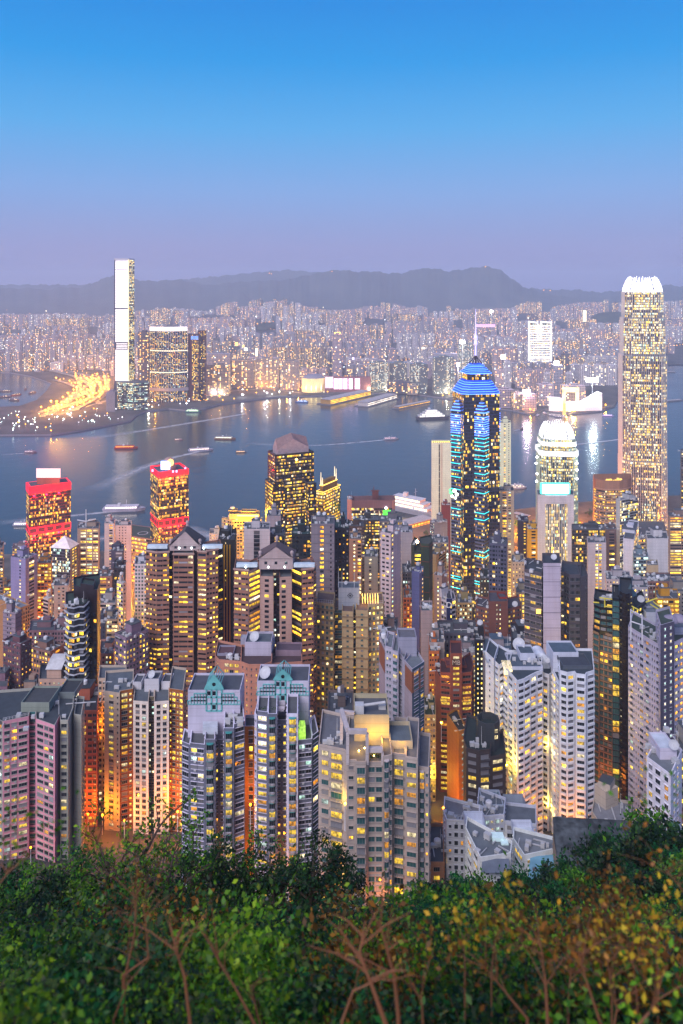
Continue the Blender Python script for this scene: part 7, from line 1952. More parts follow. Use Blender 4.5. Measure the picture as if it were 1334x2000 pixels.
for (hue, size, band, side_, lm), L in cellc.items():
    L.sort(key=lambda q: q[1])
    for i, r_ in enumerate(L):
        nth = ['leftmost', 'second', 'third', 'fourth', 'fifth', 'sixth', 'seventh'][min(i, 6)] + ' ' if len(L) > 1 else ''
        g = G(); fbox(g, 0, 0, 0, r_[5], r_[6], r_[7], r_[9], 0, r_[10])
        o = g.build('tower_block', [FM[r_[8]]], label=f'{nth}{size} {hue} tower block {band}, {side_} {lm}', category='tower block', group='tower blocks across the water')
        o.location = (r_[2], r_[3], r_[4] - 3)
g = G(); keys = list(FM)
for r_ in rest: fbox(g, r_[2], r_[3], r_[4] - 3, r_[5], r_[6], r_[7], r_[9], keys.index(r_[8]), r_[10])
g.build('distant_city', [FM[k] for k in keys], kind='stuff', label='mass of small distant buildings filling the gaps across the water', category='distant city')
# wooded knolls among the blocks
M_wood = groundmat('wooded_knoll', (.015, .03, .018), (.04, .055, .03), .03)
for i, (px, y, wpx, d) in enumerate(mounds):
    x, Y = P(px, d); zb_ = kz(px, d); zt = Zy(y, d); rx = wpx * d / F; g = G()
    for a in range(24):
        for k in range(5):
            def q(aa, kk):
                th = 2 * math.pi * aa / 24; f = kk / 5
                rr_ = (1 + .08 * math.sin(3 * th + i)) * math.cos(f * math.pi / 2)
                return (x + rx * rr_ * math.cos(th), Y + 180 * rr_ * math.sin(th), zb_ - 6 + (max(zt - zb_, 14)) * math.sin(f * math.pi / 2) ** .8)
            g.quads([[q(a, k), q(a + 1, k), q(a + 1, k + 1), q(a, k + 1)]])
    g.build('hills', [M_wood], weld=True, kind='structure')
# ------------------------------------------------------------------ roads, lamps, piers and boats
M_road = groundmat('road_asphalt', (.22, .21, .20), (.32, .31, .30), .05)
def ribbon(pts, wd, z=4.25, zs=None):
    pts = [Vector((*p, 0)) for p in pts]
    # smooth the line
    for _ in range(2):
        q = [pts[0]]
        for a, b in zip(pts[:-1], pts[1:]): q += [a * .75 + b * .25, a * .25 + b * .75]
        pts = q + [pts[-1]]
    g = G(); E = []
    for i, p in enumerate(pts):
        d = (pts[min(i + 1, len(pts) - 1)] - pts[max(i - 1, 0)]).normalized(); n = Vector((-d.y, d.x, 0))
        h = z + (zs or 0) * math.sin(math.pi * i / (len(pts) - 1))
        E.append((p + n * wd / 2, p - n * wd / 2, h))
    for (a, b, h), (c, e, h2) in zip(E[:-1], E[1:]):
        g.quads([[(b.x, b.y, h), (e.x, e.y, h2), (c.x, c.y, h2), (a.x, a.y, h)]])
        if zs: g.quads([[(b.x, b.y, h - 1.2), (e.x, e.y, h2 - 1.2), (e.x, e.y, h2 + 1), (b.x, b.y, h + 1)], [(a.x, a.y, h + 1), (c.x, c.y, h2 + 1), (c.x, c.y, h2 - 1.2), (a.x, a.y, h - 1.2)]])
    g.build('road', [M_road], kind='structure')
    return E
lamps = []      # x, y, z, height, head radius, kind, light energy
def along(E, step, hgt, rad, kind, en, off=0):
    acc = off
    for (a, b, h), (c, e, h2) in zip(E[:-1], E[1:]):
        L = ((c + e) / 2 - (a + b) / 2).length; acc += L
        while acc > step:
            acc -= step; s_ = a if rnd.random() < .5 else b
            lamps.append((s_.x, s_.y, h, hgt, rad, kind, en))
R_ = [([(-40, 712), (60, 716), (110, 728), (150, 738), (184, 760), (178, 780), (150, 792), (110, 800), (82, 814)], 26, 6), ([(78, 806), (120, 790), (165, 772), (188, 755), (172, 741), (150, 735)], 30, 4), ([(-40, 704), (50, 700), (100, 712), (150, 730), (212, 736)], 26, 0),
      ([(205, 730), (212, 760), (200, 778), (170, 788), (130, 803)], 28, 0), ([(150, 800), (185, 785), (205, 768), (190, 745)], 24, 8), ([(100, 806), (150, 784), (200, 772)], 30, 0), ([(292, 792), (330, 778), (380, 773), (450, 764), (520, 759), (590, 768)], 22, 0), ([(405, 757), (450, 752), (520, 750), (600, 757)], 18, 0),
      ([(-40, 720), (70, 723), (140, 727), (214, 746)], 24, 0), ([(-40, 697), (100, 702), (214, 722)], 24, 0), ([(92, 811), (130, 779), (175, 750), (197, 738)], 26, 0), ([(112, 811), (160, 797), (211, 782)], 24, 0), ([(105, 742), (150, 758), (196, 790)], 22, 5), ([(150, 736), (160, 765), (128, 790), (96, 812)], 24, 0)]
for k, (l, wd, zs) in enumerate(R_):
    E = ribbon(sea_pts(l, 4), wd * .62, 4.25 + .05 * k, zs)
    along(E, 62, 11, 2.0, 'gold', 80000 if k in (0, 1, 3, 4, 5, 10, 11, 12, 13) else 75000)
# open interchange ground between the ramps, lit by high masts
for (px, y) in ((100, 800), (120, 808), (140, 790), (160, 782), (150, 770), (178, 770), (196, 760), (170, 752), (190, 742), (205, 748), (130, 797), (110, 810)):
    x, Y = P(px, sea_d(y, 4)); lamps.append((x, Y, 4, 26, 2.4, 'mast', 240000))
for k in range(46):                                            # promenade and works lamps along the shore
    px = rnd.uniform(-10, 300); y0 = float(np.interp(px, [p[0] for p in coast], [p[1] for p in coast])); y = y0 - rnd.uniform(4, 34)
    if 60 < px < 100 and y < 800: continue
    if px < 60 and y < 803: continue
    x, Y = P(px, sea_d(y, 4)); lamps.append((x, Y, 4, 8, rnd.choice((.9, 1.1, 1.5)), rnd.choice(('white', 'white', 'cool', 'gold')), 9000 if rnd.random() < .4 else 0))
for k in range(70):
    px = rnd.uniform(290, 640); y0 = float(np.interp(px, [p[0] for p in coast], [p[1] for p in coast])); y = y0 - rnd.uniform(3, 24)
    x, Y = P(px, sea_d(y, 4)); lamps.append((x, Y, 4, 9, rnd.choice((1.4, 1.9, 2.4)), rnd.choice(('white', 'pale', 'gold', 'gold')), 50000 if rnd.random() < .45 else 0))
for k in range(40):
    px = rnd.uniform(640, 1200); y0 = float(np.interp(px, [p[0] for p in coast], [p[1] for p in coast])); y = y0 - rnd.uniform(2, 9)
    x, Y = P(px, sea_d(y, 4)); lamps.append((x, Y, 4, 8, rnd.choice((1.5, 2, 2.6)), rnd.choice(('pale', 'gold', 'gold')), 70000 if rnd.random() < .5 else 0))
LC = {'gold': (1, .38, .02), 'mast': (1, .42, .03), 'white': (.95, .95, 1), 'cool': (.7, 1, .95), 'pale': (1, .85, .55), 'orange': (1, .27, .01), 'yellow': (1, .62, .06)}
LS = {'gold': 3.6, 'mast': 6, 'white': 6, 'cool': 6, 'pale': 6, 'orange': 8, 'yellow': 8}
_lm = {}
def lampmesh(hgt, rad, kind):
    k = (hgt, rad, kind)
    if k not in _lm:
        g = G(); g.tube([(0, 0, -1), (0, 0, hgt)], [.22, .12], 0, 5)
        h = G(); h.lathe(0, 0, [(.02, hgt - rad), (rad * .75, hgt - rad * .6), (rad, hgt), (rad * .75, hgt + rad * .6), (.02, hgt + rad)], 0, 8)
        ld = bpy.data.lights.new('lamp_light', 'POINT'); ld.color = LC[kind]
        _lm[k] = (g.mesh('pole', [M_rail]), h.mesh('lamp_head', [emit(kind + '_lamp_glass', LC[kind], LS[kind])]))
    return _lm[k]
lname = {'gold': 'sodium', 'mast': 'tall high-mast', 'white': 'white', 'cool': 'cool green-white', 'pale': 'pale', 'orange': 'orange', 'yellow': 'yellow'}
def add_lamp(x, y, z, hgt, rad, kind, en, label, group):
    a, h = lampmesh(hgt, rad, kind)
    r = thing('street_lamp', label, 'street lamp', group=group); r.location = (x, y, z)
    link('pole', a, r); link('lamp_head', h, r)
    if en:
        ld = bpy.data.lights.new('lamp_light', 'POINT'); ld.color = LC[kind]; ld.energy = en; ld.shadow_soft_size = max(.3, rad * .6)
        o = link('lamp_light', ld, r); o.location = (0, 0, hgt + rad + .3)
lamps.sort(key=lambda q: -q[6] * 1e-9 - q[4] / q[1]); mass = lamps[225:]; lamps = lamps[:225]
for (x, y, z, hgt, rad, kind, en) in lamps:
    px = HX + F * x / y
    where = 'on the roads of the orange interchange' if px < 215 and z < 30 and kind in ('gold', 'mast') else ('on the dim reclaimed shore below the supertall skyscraper' if px < 300 else ('along the waterfront right of the supertall skyscraper' if px < 640 else 'along the promenade of the far shore'))
    add_lamp(x, y, z, hgt, rad, kind, en, f'{lname[kind]} street lamp {where}', 'street lamps across the water')
for k in range(34):                                            # streets of the far city, lamp after lamp
    px0 = rnd.uniform(-40, 1340); d0 = rnd.uniform(2950, 5600); px1 = px0 + rnd.uniform(-170, 170); d1 = d0 + rnd.uniform(-250, 700); kk = rnd.choice(('gold', 'gold', 'pale', 'gold')); rad = rnd.uniform(1.8, 3.2)
    for q in range(18):
        px, d = px0 + (px1 - px0) * q / 17, d0 + (d1 - d0) * q / 17
        if px < 215 and d < 3450 or px > 1195 and d < 3500 + (px - 1195) * 8 or 400 < px < 960 and d < 2950: continue
        x, Y = P(px, d); mass.append((x, Y, kz(px, d), 14, rad * rnd.uniform(.6, 1.3) * d / 4200, kk, 0))
for k in range(150):  # loose glowing dots added as glitter among the far blocks
    px = rnd.uniform(-40, 1380); d = 2950 + 3800 * rnd.random()
    if px < 215 and d < 3450 or px > 1195 and d < 3500 + (px - 1195) * 8 or 400 < px < 960 and d < 2950: continue
    x, Y = P(px, d); mass.append((x, Y, kz(px, d), rnd.uniform(20, 70), rnd.choice((1.5, 2.2, 3.2)) * d / 4200, rnd.choice(('gold', 'pale', 'white')), 0))
for (px, y, d) in ((526, 534, 9900), (530, 535, 9900), (948, 521, 8250), (648, 531, 8250), (1062, 567, 8900), (1075, 568, 8900)): mass.append((*P(px, d), Zy(y, d) - 8, 10, 7, 'gold', 0))
for k in range(120):
    px = rnd.uniform(-10, 210); y = rnd.uniform(700, 726) if k % 2 else rnd.uniform(803, 846) if px < 100 else rnd.uniform(800, 830); x, Y = P(px, sea_d(y, 4)); mass.append((x, Y, 4, 9, rnd.choice((1.2, 1.7, 2.4)), ('gold', 'gold', 'pale')[k % 3] if k % 2 else rnd.choice(('white', 'cool', 'gold', 'pale')), 0))
gm_ = G(); km = ['gold', 'mast', 'white', 'cool', 'pale']
for (x, y, z, hgt, rad, kind, en) in mass:
    gm_.lathe(x, y, [(.02, z + hgt - rad), (rad, z + hgt), (.02, z + hgt + rad)], km.index(kind), 8); gm_.tube([(x, y, z), (x, y, z + hgt)], .2, 5, 4)
gm_.build('street_lamp', [emit(k + '_lamp_glass', LC[k], LS[k]) for k in km] + [M_rail], kind='stuff', label='smallest street lamps and added dots of glitter scattered along the far shore', category='street lamps')
# lamps of the near streets, seen or assumed from the glow in the gaps between towers
NL = [(200, 358, 9, 'orange', 6500, 'below the long beige slab behind the bare tree'), (243, 352, 7, 'orange', 5500, 'at the foot of the beige tower behind the bare tree'), (172, 364, 8, 'orange', 6000, 'at the foot of the salmon red tower'), (199, 376, 46, 'orange', 5000, 'on a roof edge between the salmon tower and the beige slab'),
      (347, 352, 12, 'orange', 11000, 'in the gap between the beige tower and the lavender tower'), (984, 346, 14, 'yellow', 9000, 'beside the yellow flank of the white balcony tower'), (990, 348, 34, 'yellow', 6000, 'high beside the yellow flank of the white balcony tower'), (866, 376, 8, 'orange', 17000, 'before the blank flank of the slim yellow tower'), (862, 372, 50, 'yellow', 9000, 'on a pole beside the slim yellow tower'),
      (674, 255, 40, 'yellow', 800, 'in the slot of the broad stone tower'), (674, 255, 14, 'yellow', 900, 'low in the slot of the broad stone tower'), (489, 285, 34, 'orange', 2600, 'in the tan recess between the teal gables'), (489, 285, 8, 'orange', 2600, 'low in the tan recess between the teal gables'), (918, 622, 10, 'orange', 60000, 'in the bright street right of the cream residential block'), (926, 660, 8, 'yellow', 60000, 'deeper in the bright street below the blue-ringed tower'), (929, 600, 10, 'orange', 50000, 'nearest in the bright street below the blue-ringed tower'),
      (794, 592, 8, 'orange', 42000, 'in the narrow street left of the netted tower'), (790, 640, 9, 'pale', 30000, 'deeper in the narrow street left of the netted tower'), (86, 712, 25, 'orange', 50000, 'by the orange-lit block'), (70, 690, 12, 'orange', 40000, 'beside the lavender slab'), (60, 585, 14, 'orange', 32000, 'by the orange flank of the flat-roofed podium'), (112, 660, 10, 'orange', 36000, 'in the street behind the black-brown tower'), (258, 620, 10, 'orange', 30000, 'in the street right of the white-gridded tower'), (208, 680, 8, 'orange', 30000, 'in the street left of the white-gridded tower'),
      (1152, 372, 60, 'yellow', 6000, 'on the roof behind the white balcony tower'), (1296, 548, 30, 'yellow', 26000, 'by the golden stepped block'), (1318, 560, 52, 'cool', 14000, 'on the flood-lit grey block'), (1290, 1130, 10, 'orange', 90000, 'on the terrace right of the tallest skyscraper'), (1310, 1180, 8, 'orange', 150000, 'by the ferry piers at the right edge'), (1140, 1180, 10, 'orange', 360000, 'in the waterfront garden left of the brown banded block'),
      (1132, 1250, 8, 'orange', 300000, 'by the water left of the brown banded block'), (1035, 1150, 9, 'orange', 300000, 'in the garden left of the short silver skyscraper'), (1012, 1210, 8, 'orange', 300000, 'by the pier right of the blue-ringed tower'), (800, 1130, 10, 'orange', 320000, 'on the highway below the moored ferry'), (824, 1120, 10, 'orange', 140000, 'right on the highway below the moored ferry'), (786, 1060, 9, 'orange', 90000, 'by the flyover left of the grey office block'),
      (1190, 304, 9, 'pale', 2500, 'beside the pointed stair house'), (845, 274, 6, 'orange', 3000, 'by the terracotta-lit house'), (1042, 560, 9, 'orange', 26000, 'below the white-framed bank'), (1280, 1040, 9, 'yellow', 40000, 'on the podium of the tallest skyscraper'), (1200, 1000, 8, 'pale', 60000, 'on the plaza left of the tallest skyscraper'), (1262, 960, 8, 'pale', 60000, 'on the plaza before the tallest skyscraper'), (660, 473, 40, 'yellow', 3500, 'in the slot of the diamond-marked tower'), (692, 471, 30, 'yellow', 3500, 'in the second slot of the diamond-marked tower'), (250, 980, 9, 'orange', 60000, 'by the helipad podium'), (275, 990, 9, 'orange', 70000, 'under the helipad podium'),
      (40, 870, 8, 'yellow', 60000, 'by the water behind the lavender slab'), (12, 760, 12, 'orange', 40000, 'on the lit podium at the left edge')]
for (px, d, up, kind, en, lab) in NL:
    x, y = P(px, d); hg = 8.0
    add_lamp(x, y, ter(d) + up - hg if up > hg else ter(d), hg, .45 if d < 500 else 1.0, kind, en * 1.7, f'{lname[kind]} lamp {lab}', 'lamps of the near streets')
k = 0  # assumed lamps set at random for the warm glow between the middle towers
while k < 44:
    px, d = rnd.uniform(20, 1320), rnd.uniform(470, 940); k += 1
    x, y = P(px, d); add_lamp(x, y, ter(d), 8.0, 1.0, rnd.choice(('orange', 'orange', 'yellow')), 60000 * (d / 600) ** 2, 'assumed street lamp deep between the towers of the middle rows', 'assumed street lamps between the middle towers')
for (px, d, up, kind, en, lab) in ((1068, 362, 40, 'yellow', 1800, 'high in the recess between the white balcony wings'), (1070, 362, 12, 'yellow', 2200, 'low in the recess between the white balcony wings'), (838, 416, 14, 'yellow', 9000, 'at the foot of the narrow pale tower'), (1120, 338, 6, 'orange', 5000, 'at the foot of the right balcony wing'), (1040, 338, 6, 'orange', 5000, 'at the foot of the left balcony wing'), (1163, 394, 10, 'orange', 7000, 'at the foot of the dark glass tower'), (1000, 284, 8, 'pale', 1500, 'between the small white houses'), (640, 252, 6, 'orange', 1500, 'at the left foot of the broad stone tower'), (745, 248, 6, 'orange', 1000, 'at the foot of the broad stone tower'), (420, 276, 6, 'orange', 2200, 'at the foot of the left gabled block'), (545, 276, 6, 'orange', 2200, 'at the foot of the right gabled block'), (60, 318, 6, 'orange', 500, 'at the foot of the pink tower'), (440, 455, 14, 'orange', 12000, 'between the two brown gabled towers'), (640, 500, 20, 'yellow', 16000, 'right of the right brown gabled tower'), (800, 500, 12, 'orange', 20000, 'behind the blue-grey tower')):
    x, y = P(px, d); add_lamp(x, y, ter(d) + up - 8 if up > 8 else ter(d), 8.0, .4, kind, en * 1.5, f'{lname[kind]} lamp {lab}', 'lamps of the near streets')  # further lamps assumed from the glow between the near towers
# waterfront structures of the near shore
def pier(label, a, b, wd, hgt, wallc, bands, name='pier', z0=0.0, deckc=(.3, .3, .32)):
    A, B = Vector((*P(a[0], sea_d(a[1])), 0)), Vector((*P(b[0], sea_d(b[1])), 0)); dv = B - A; L = dv.length; yaw = math.atan2(dv.y, dv.x); c = (A + B) / 2
    r = thing(name, label, 'pier'); g = G(); g.box(c.x, c.y, -1, L, wd, 3.2, 0, yaw); g.build('deck', [wallmat(deckc)], r)
    g = G(); g.box(c.x, c.y, 2.2, L * .92, wd * .7, hgt, 0, yaw); g.box(c.x, c.y, 2.2 + hgt, L * .94, wd * .76, .8, 1, yaw); g.build('hall', [wallmat(wallc), roofmat((.4, .38, .4))], r)
    g = G(); n = Vector((dv.y, -dv.x, 0)).normalized()
    for (z, h) in bands:
        m = max(3, int(L / 7)); 
        for i in range(m):
            f0, f1 = (i + .12) / m * .92 + .04, (i + .88) / m * .92 + .04
            p, q = A + dv * f0 + n * (wd * .35 + .2), A + dv * f1 + n * (wd * .35 + .2)
            g.quads([[(p.x, p.y, z), (q.x, q.y, z), (q.x, q.y, z + h), (p.x, p.y, z + h)]])
    if not g.empty(): g.build('lit_window', [bands and M_band[label[:4]]], r, kind='stuff')
    return r
M_band = {'long': emit('gold_pier_light', (1, .55, .04), 2.2, vary=.05), 'whit': emit('white_pier_light', (1, .86, .66), 1.9, vary=.06), 'low ': emit('amber_pier_light', (1, .5, .06), 1.6, vary=.08), 'ferr': emit('amber_ferry_pier', (1, .45, .04), 1.4, vary=.08), 'dark': M_lo}
pier('long pier terminal glowing gold on two decks, in front of the sign-covered block', (632, 791), (718, 771), 58, 15, (.5, .38, .2), ((3, 3.2), (8, 3.2), (13, 2.5)))
pier('white lit pier terminal, right of the golden pier', (706, 795), (768, 777), 52, 13, (.62, .6, .6), ((3, 3), (9, 2.5)))
pier('low pier with amber lamps, right of the white pier', (772, 799), (838, 786), 26, 5, (.4, .34, .28), ((3, 2),))
pier('ferry pier with amber light, below the moored bright ferry', (772, 1040), (838, 1022), 34, 9, (.45, .36, .24), ((3, 2.5), (7, 2)))
pier('dark small pier right of the blue-ringed tower', (1004, 1008), (1034, 1016), 14, 4, (.2, .2, .22), ())
pier('low breakwater pier at the far right', (1296, 785), (1330, 782), 16, 1.5, (.4, .4, .45), ())
pier('short jetty with lamps at the far right', (1292, 728), (1318, 727), 14, 2, (.4, .4, .45), ())
b = Bld('green-roofed ferry podium with a helipad, right of the tall chamfered slab', 'podium_block', 'building', wall=(.34, .28, .28), lit=.3, pal='o', fh=5, seed=300, roofc=(.05, .12, .10))
b.vol(PP((205, 1030), (300, 1000)), ['W3'], 3, Zy(1050, 1010), depth=50)
g = G(); x, y = P(279, 1028); z = Zy(1050, 1010) + .15; n = 24
for i in range(n):
    a0, a1 = 2 * math.pi * i / n, 2 * math.pi * (i + 1) / n; g.quads([[(x + 7 * math.cos(a0), y + 7 * math.sin(a0), z), (x + 7 * math.cos(a1), y + 7 * math.sin(a1), z), (x + 5.8 * math.cos(a1), y + 5.8 * math.sin(a1), z), (x + 5.8 * math.cos(a0), y + 5.8 * math.sin(a0), z)]])
b.part('helipad_marking', g, [M_white]); b.finish()
b = Bld('curved glazed podium at the foot of the tallest skyscraper', 'podium_block', 'building', wall=(.42, .38, .34), lit=.4, pal='y', fh=5, seed=301); b.vol([P(1185 + i * 13, 1150 - 30 * math.sin(math.pi * i / 9)) for i in range(10)], ['W3'] * 9, 3, Zy(1050, 1130), depth=60); b.clutter(n=10, house=False); b.finish()

M_hullc = {}
def boat(label, px, y, L, yaw, hull, cabin, decks, lit, lc=(1, .9, .65), ls=2.0, name='ferry', cat='ferry', mast=True):
    X, Y = P(px, sea_d(y)); r = thing(name, label, cat); r.location = (X, Y, 0); r.rotation_euler = (0, 0, yaw)
    B = L * .24; hh = max(1.6, L * .07)
    def ring(sx, sy): return [(-L / 2 * sx, -B / 2 * sy), (L * .28 * sx, -B / 2 * sy), (L * .42 * sx, -B * .28 * sy), (L / 2 * sx, 0), (L * .42 * sx, B * .28 * sy), (L * .28 * sx, B / 2 * sy), (-L / 2 * sx, B / 2 * sy)]
    g = G(); g.prism(ring(.94, .85), -.6, hh, 0, ring1=ring(1, 1)); g.build('hull', [wallmat(hull)], r)
    g = G(); gl = G(); z = hh
    for k in range(decks):
        f = .74 - .14 * k; h = max(2.2, L * .045)
        g.box(-L * .06, 0, z, L * f, B * (.86 - .1 * k), h, 0); g.box(-L * .06, 0, z + h, L * f * 1.05, B * (.92 - .1 * k), .3, 0)
        n = max(3, int(L * f / 3.2))
        for i in range(n):
            if rnd.random() > lit: continue
            x0 = -L * .06 - L * f / 2 + L * f * (i + .15) / n; x1 = x0 + L * f * .7 / n; yy = B * (.86 - .1 * k) / 2 + .06
            for s_ in (-1, 1): gl.quads([[(x0, s_ * yy, z + h * .3), (x1, s_ * yy, z + h * .3), (x1, s_ * yy, z + h * .85), (x0, s_ * yy, z + h * .85)]])
        z += h + .3
    g.build('cabin', [wallmat(cabin)], r); gl.build('cabin_window', [emit('boat_light', lc, ls)], r, kind='stuff')
    if mast:
        g = G(); g.tube([(L * .05, 0, z), (L * .05, 0, z + L * .14)], .25, 0, 5); g.tube([(L * .05, -B * .2, z + L * .09), (L * .05, B * .2, z + L * .09)], .15, 0, 4); g.box(-L * .12, 0, z, L * .06, B * .25, L * .06); g.build('mast', [M_white], r)
    return r
boat('large white ferry strung with bright lights, moored below the harbour centre', 806, 1000, 120, R(-38), (.55, .56, .6), (.75, .75, .78), 3, .95, (1, .75, .4), 3.0, 'ferry')
boat('bright white multi-deck vessel moored left of the blue-ringed tower', 846, 818, 105, R(12), (.16, .17, .2), (.75, .75, .75), 4, .95, (1, .92, .75), 2.2, 'cruise_vessel', 'ship')
boat('small barge with a glowing orange deck and white lamp towers in the harbour', 247, 876, 58, R(4), (.5, .12, .06), (.6, .2, .1), 1, .9, (1, .35, .05), 2.6, 'barge', 'barge')
boat('pinkish small ferry in the middle of the harbour', 349, 860, 22, R(8), (.4, .26, .26), (.6, .48, .46), 1, .7, (1, .7, .5), 1.2)
boat('low ferry with a cool green-white lamp at its stern, in mid harbour', 440, 858, 56, R(-4), (.35, .22, .12), (.6, .55, .5), 1, .9, (.9, 1, .75), 2.2)
boat('thin dark boat with an amber row of lights, right of the green-lamped ferry', 471, 884, 26, R(6), (.2, .15, .13), (.4, .3, .25), 1, 1, (1, .6, .3), 1.8, 'harbour_boat', 'boat')
boat('blue-white ferry near the golden pier', 589, 786, 46, R(170), (.2, .3, .5), (.6, .66, .8), 2, .5, (.6, .8, 1), 1.2)
boat('dim small boat at the left edge of the harbour', 60, 884, 30, R(0), (.3, .22, .26), (.5, .4, .44), 1, .6, (1, .75, .7), .9, 'harbour_boat', 'boat')
boat('fast ferry with lit rows at the head of a long white wake, left of centre', 392, 881, 60, R(18), (.6, .6, .66), (.75, .7, .72), 1, 1, (1, .75, .6), 2.6)
boat('long fast ferry off the near shore, between the two red-banded towers', 243, 997, 74, R(4), (.62, .6, .66), (.75, .72, .76), 1, 1, (1, .85, .75), 3.2)
boat('small lit ferry cut by the red tower, at the left', 46, 1026, 34, R(2), (.6, .6, .66), (.7, .68, .7), 1, 1, (1, .85, .8), 3.0)
boat('pale boat with faint pink lights trailing a wake, above the harbour centre', 764, 858, 40, R(10), (.5, .5, .56), (.6, .56, .6), 1, .6, (1, .6, .65), 1.2, 'harbour_boat', 'boat')
boat('small white boat by the near shore, right of the blue-ringed tower', 1010, 954, 42, R(14), (.6, .6, .64), (.7, .7, .72), 2, .5, (1, .85, .6), 1.6)
boat('dark small boat before the bright pink reflection', 1019, 838, 22, R(60), (.2, .12, .14), (.4, .3, .3), 1, .7, (1, .5, .4), 2.0, 'harbour_boat', 'boat')
boat('violet-lit excursion boat before the swept hall', 1188, 813, 34, R(-6), (.6, .5, .7), (.7, .6, .8), 1, 1, (.8, .65, 1), 2.2, 'harbour_boat', 'boat')
boat('green-lit work barge with a crane by the far shore below the glowing terminal', 378, 805, 52, R(0), (.2, .3, .3), (.4, .5, .45), 2, .9, (.75, 1, .6), 3.0, 'barge', 'barge')
for i, (px, y) in enumerate(((12, 765), (32, 772), (50, 760), (26, 782), (8, 776), (62, 768))): boat(['grey', 'rust-red', 'dark', 'pale', 'brown', 'black'][i] + ' cargo barge moored in the typhoon shelter at the far left', px, y, 44, R(10 + 50 * i), (.16, .12, .14) if i != 1 else (.3, .1, .09), (.3, .26, .28), 1, .3, (1, .8, .5), 2, 'cargo_barge', 'barge')
for i, (px, y) in enumerate(((1036, 808), (1050, 812), (1064, 808), (1078, 812), (1090, 815), (1030, 801))): boat(['white', 'grey', 'dark', 'small white', 'broad', 'slim'][i] + ' pleasure boat in the cluster moored behind the short silver skyscraper', px, y, 26, R(20 + 40 * i), (.45, .4, .44), (.6, .55, .58), 1, .5, (1, .8, .7), 1.2, 'pleasure_boat', 'boat')
# wakes: broken foam on the water
m, t, bb = newmat('wake_foam'); n, l = t.nodes, t.links; uv = n.new('ShaderNodeUVMap'); sp = n.new('ShaderNodeSeparateXYZ'); l.new(uv.outputs[0], sp.inputs[0]); geo = n.new('ShaderNodeNewGeometry'); nz = n.new('ShaderNodeTexNoise'); nz.inputs['Scale'].default_value = .06; nz.inputs['Detail'].default_value = 4; l.new(geo.outputs['Position'], nz.inputs['Vector'])
pw = n.new('ShaderNodeMath'); pw.operation = 'MULTIPLY'; l.new(sp.outputs[0], pw.inputs[0]); l.new(nz.outputs[0], pw.inputs[1]); a1 = n.new('ShaderNodeMath'); a1.operation = 'PINGPONG'; a1.inputs[1].default_value = .5; l.new(sp.outputs[1], a1.inputs[0]); a2 = n.new('ShaderNodeMath'); a2.operation = 'MULTIPLY'; l.new(pw.outputs[0], a2.inputs[0]); l.new(a1.outputs[0], a2.inputs[1]); a3 = n.new('ShaderNodeMath'); a3.operation = 'MULTIPLY'; a3.inputs[1].default_value = 2.6; a3.use_clamp = True; l.new(a2.outputs[0], a3.inputs[0])
l.new(a3.outputs[0], bb.inputs['Alpha']); bb.inputs['Base Color'].default_value = (.75, .75, .8, 1); bb.inputs['Roughness'].default_value = .8
for pts, w0, w1 in (([(0, 1022), (40, 1016), (110, 1010), (180, 1003), (236, 998)], 34, 12), ([(140, 1056), (240, 1050), (290, 1042)], 40, 30), ([(368, 1028), (400, 1042), (440, 1062)], 30, 30), ([(180, 958), (250, 925), (320, 898), (388, 882)], 60, 14), ([(170, 856), (230, 849), (330, 833), (420, 818), (480, 808)], 55, 18), ([(480, 866), (600, 872), (700, 864), (760, 858)], 30, 12), ([(600, 788), (640, 787), (680, 790)], 14, 8), ([(1000, 842), (1010, 840), (1018, 838)], 20, 8), ([(1040, 880), (1120, 868), (1180, 862), (1210, 858)], 40, 14), ([(0, 889), (60, 884)], 16, 6)):
    L = [Vector((*P(px, sea_d(y)), .06)) for px, y in pts]; g = G()
    for _ in range(2):
        q = [L[0]]
        for a, b in zip(L[:-1], L[1:]): q += [a * .75 + b * .25, a * .25 + b * .75]
        L = q + [L[-1]]
    for i in range(len(L) - 1):
        d_ = (L[i + 1] - L[i]).normalized(); nn = Vector((-d_.y, d_.x, 0)); f0, f1 = i / (len(L) - 1), (i + 1) / (len(L) - 1); a, b = (w0 + (w1 - w0) * f0) / 2, (w0 + (w1 - w0) * f1) / 2
        p = [L[i] - nn * a, L[i + 1] - nn * b, L[i + 1] + nn * b, L[i] + nn * a]; g.quads([[tuple(v) for v in p]], 0, [[(f0 ** .7, 0), (f1 ** .7, 0), (f1 ** .7, 1), (f0 ** .7, 1)]])
    g.build('wake', [m], kind='stuff', label='streak of pale foam left on the harbour water by a boat', category='wake')
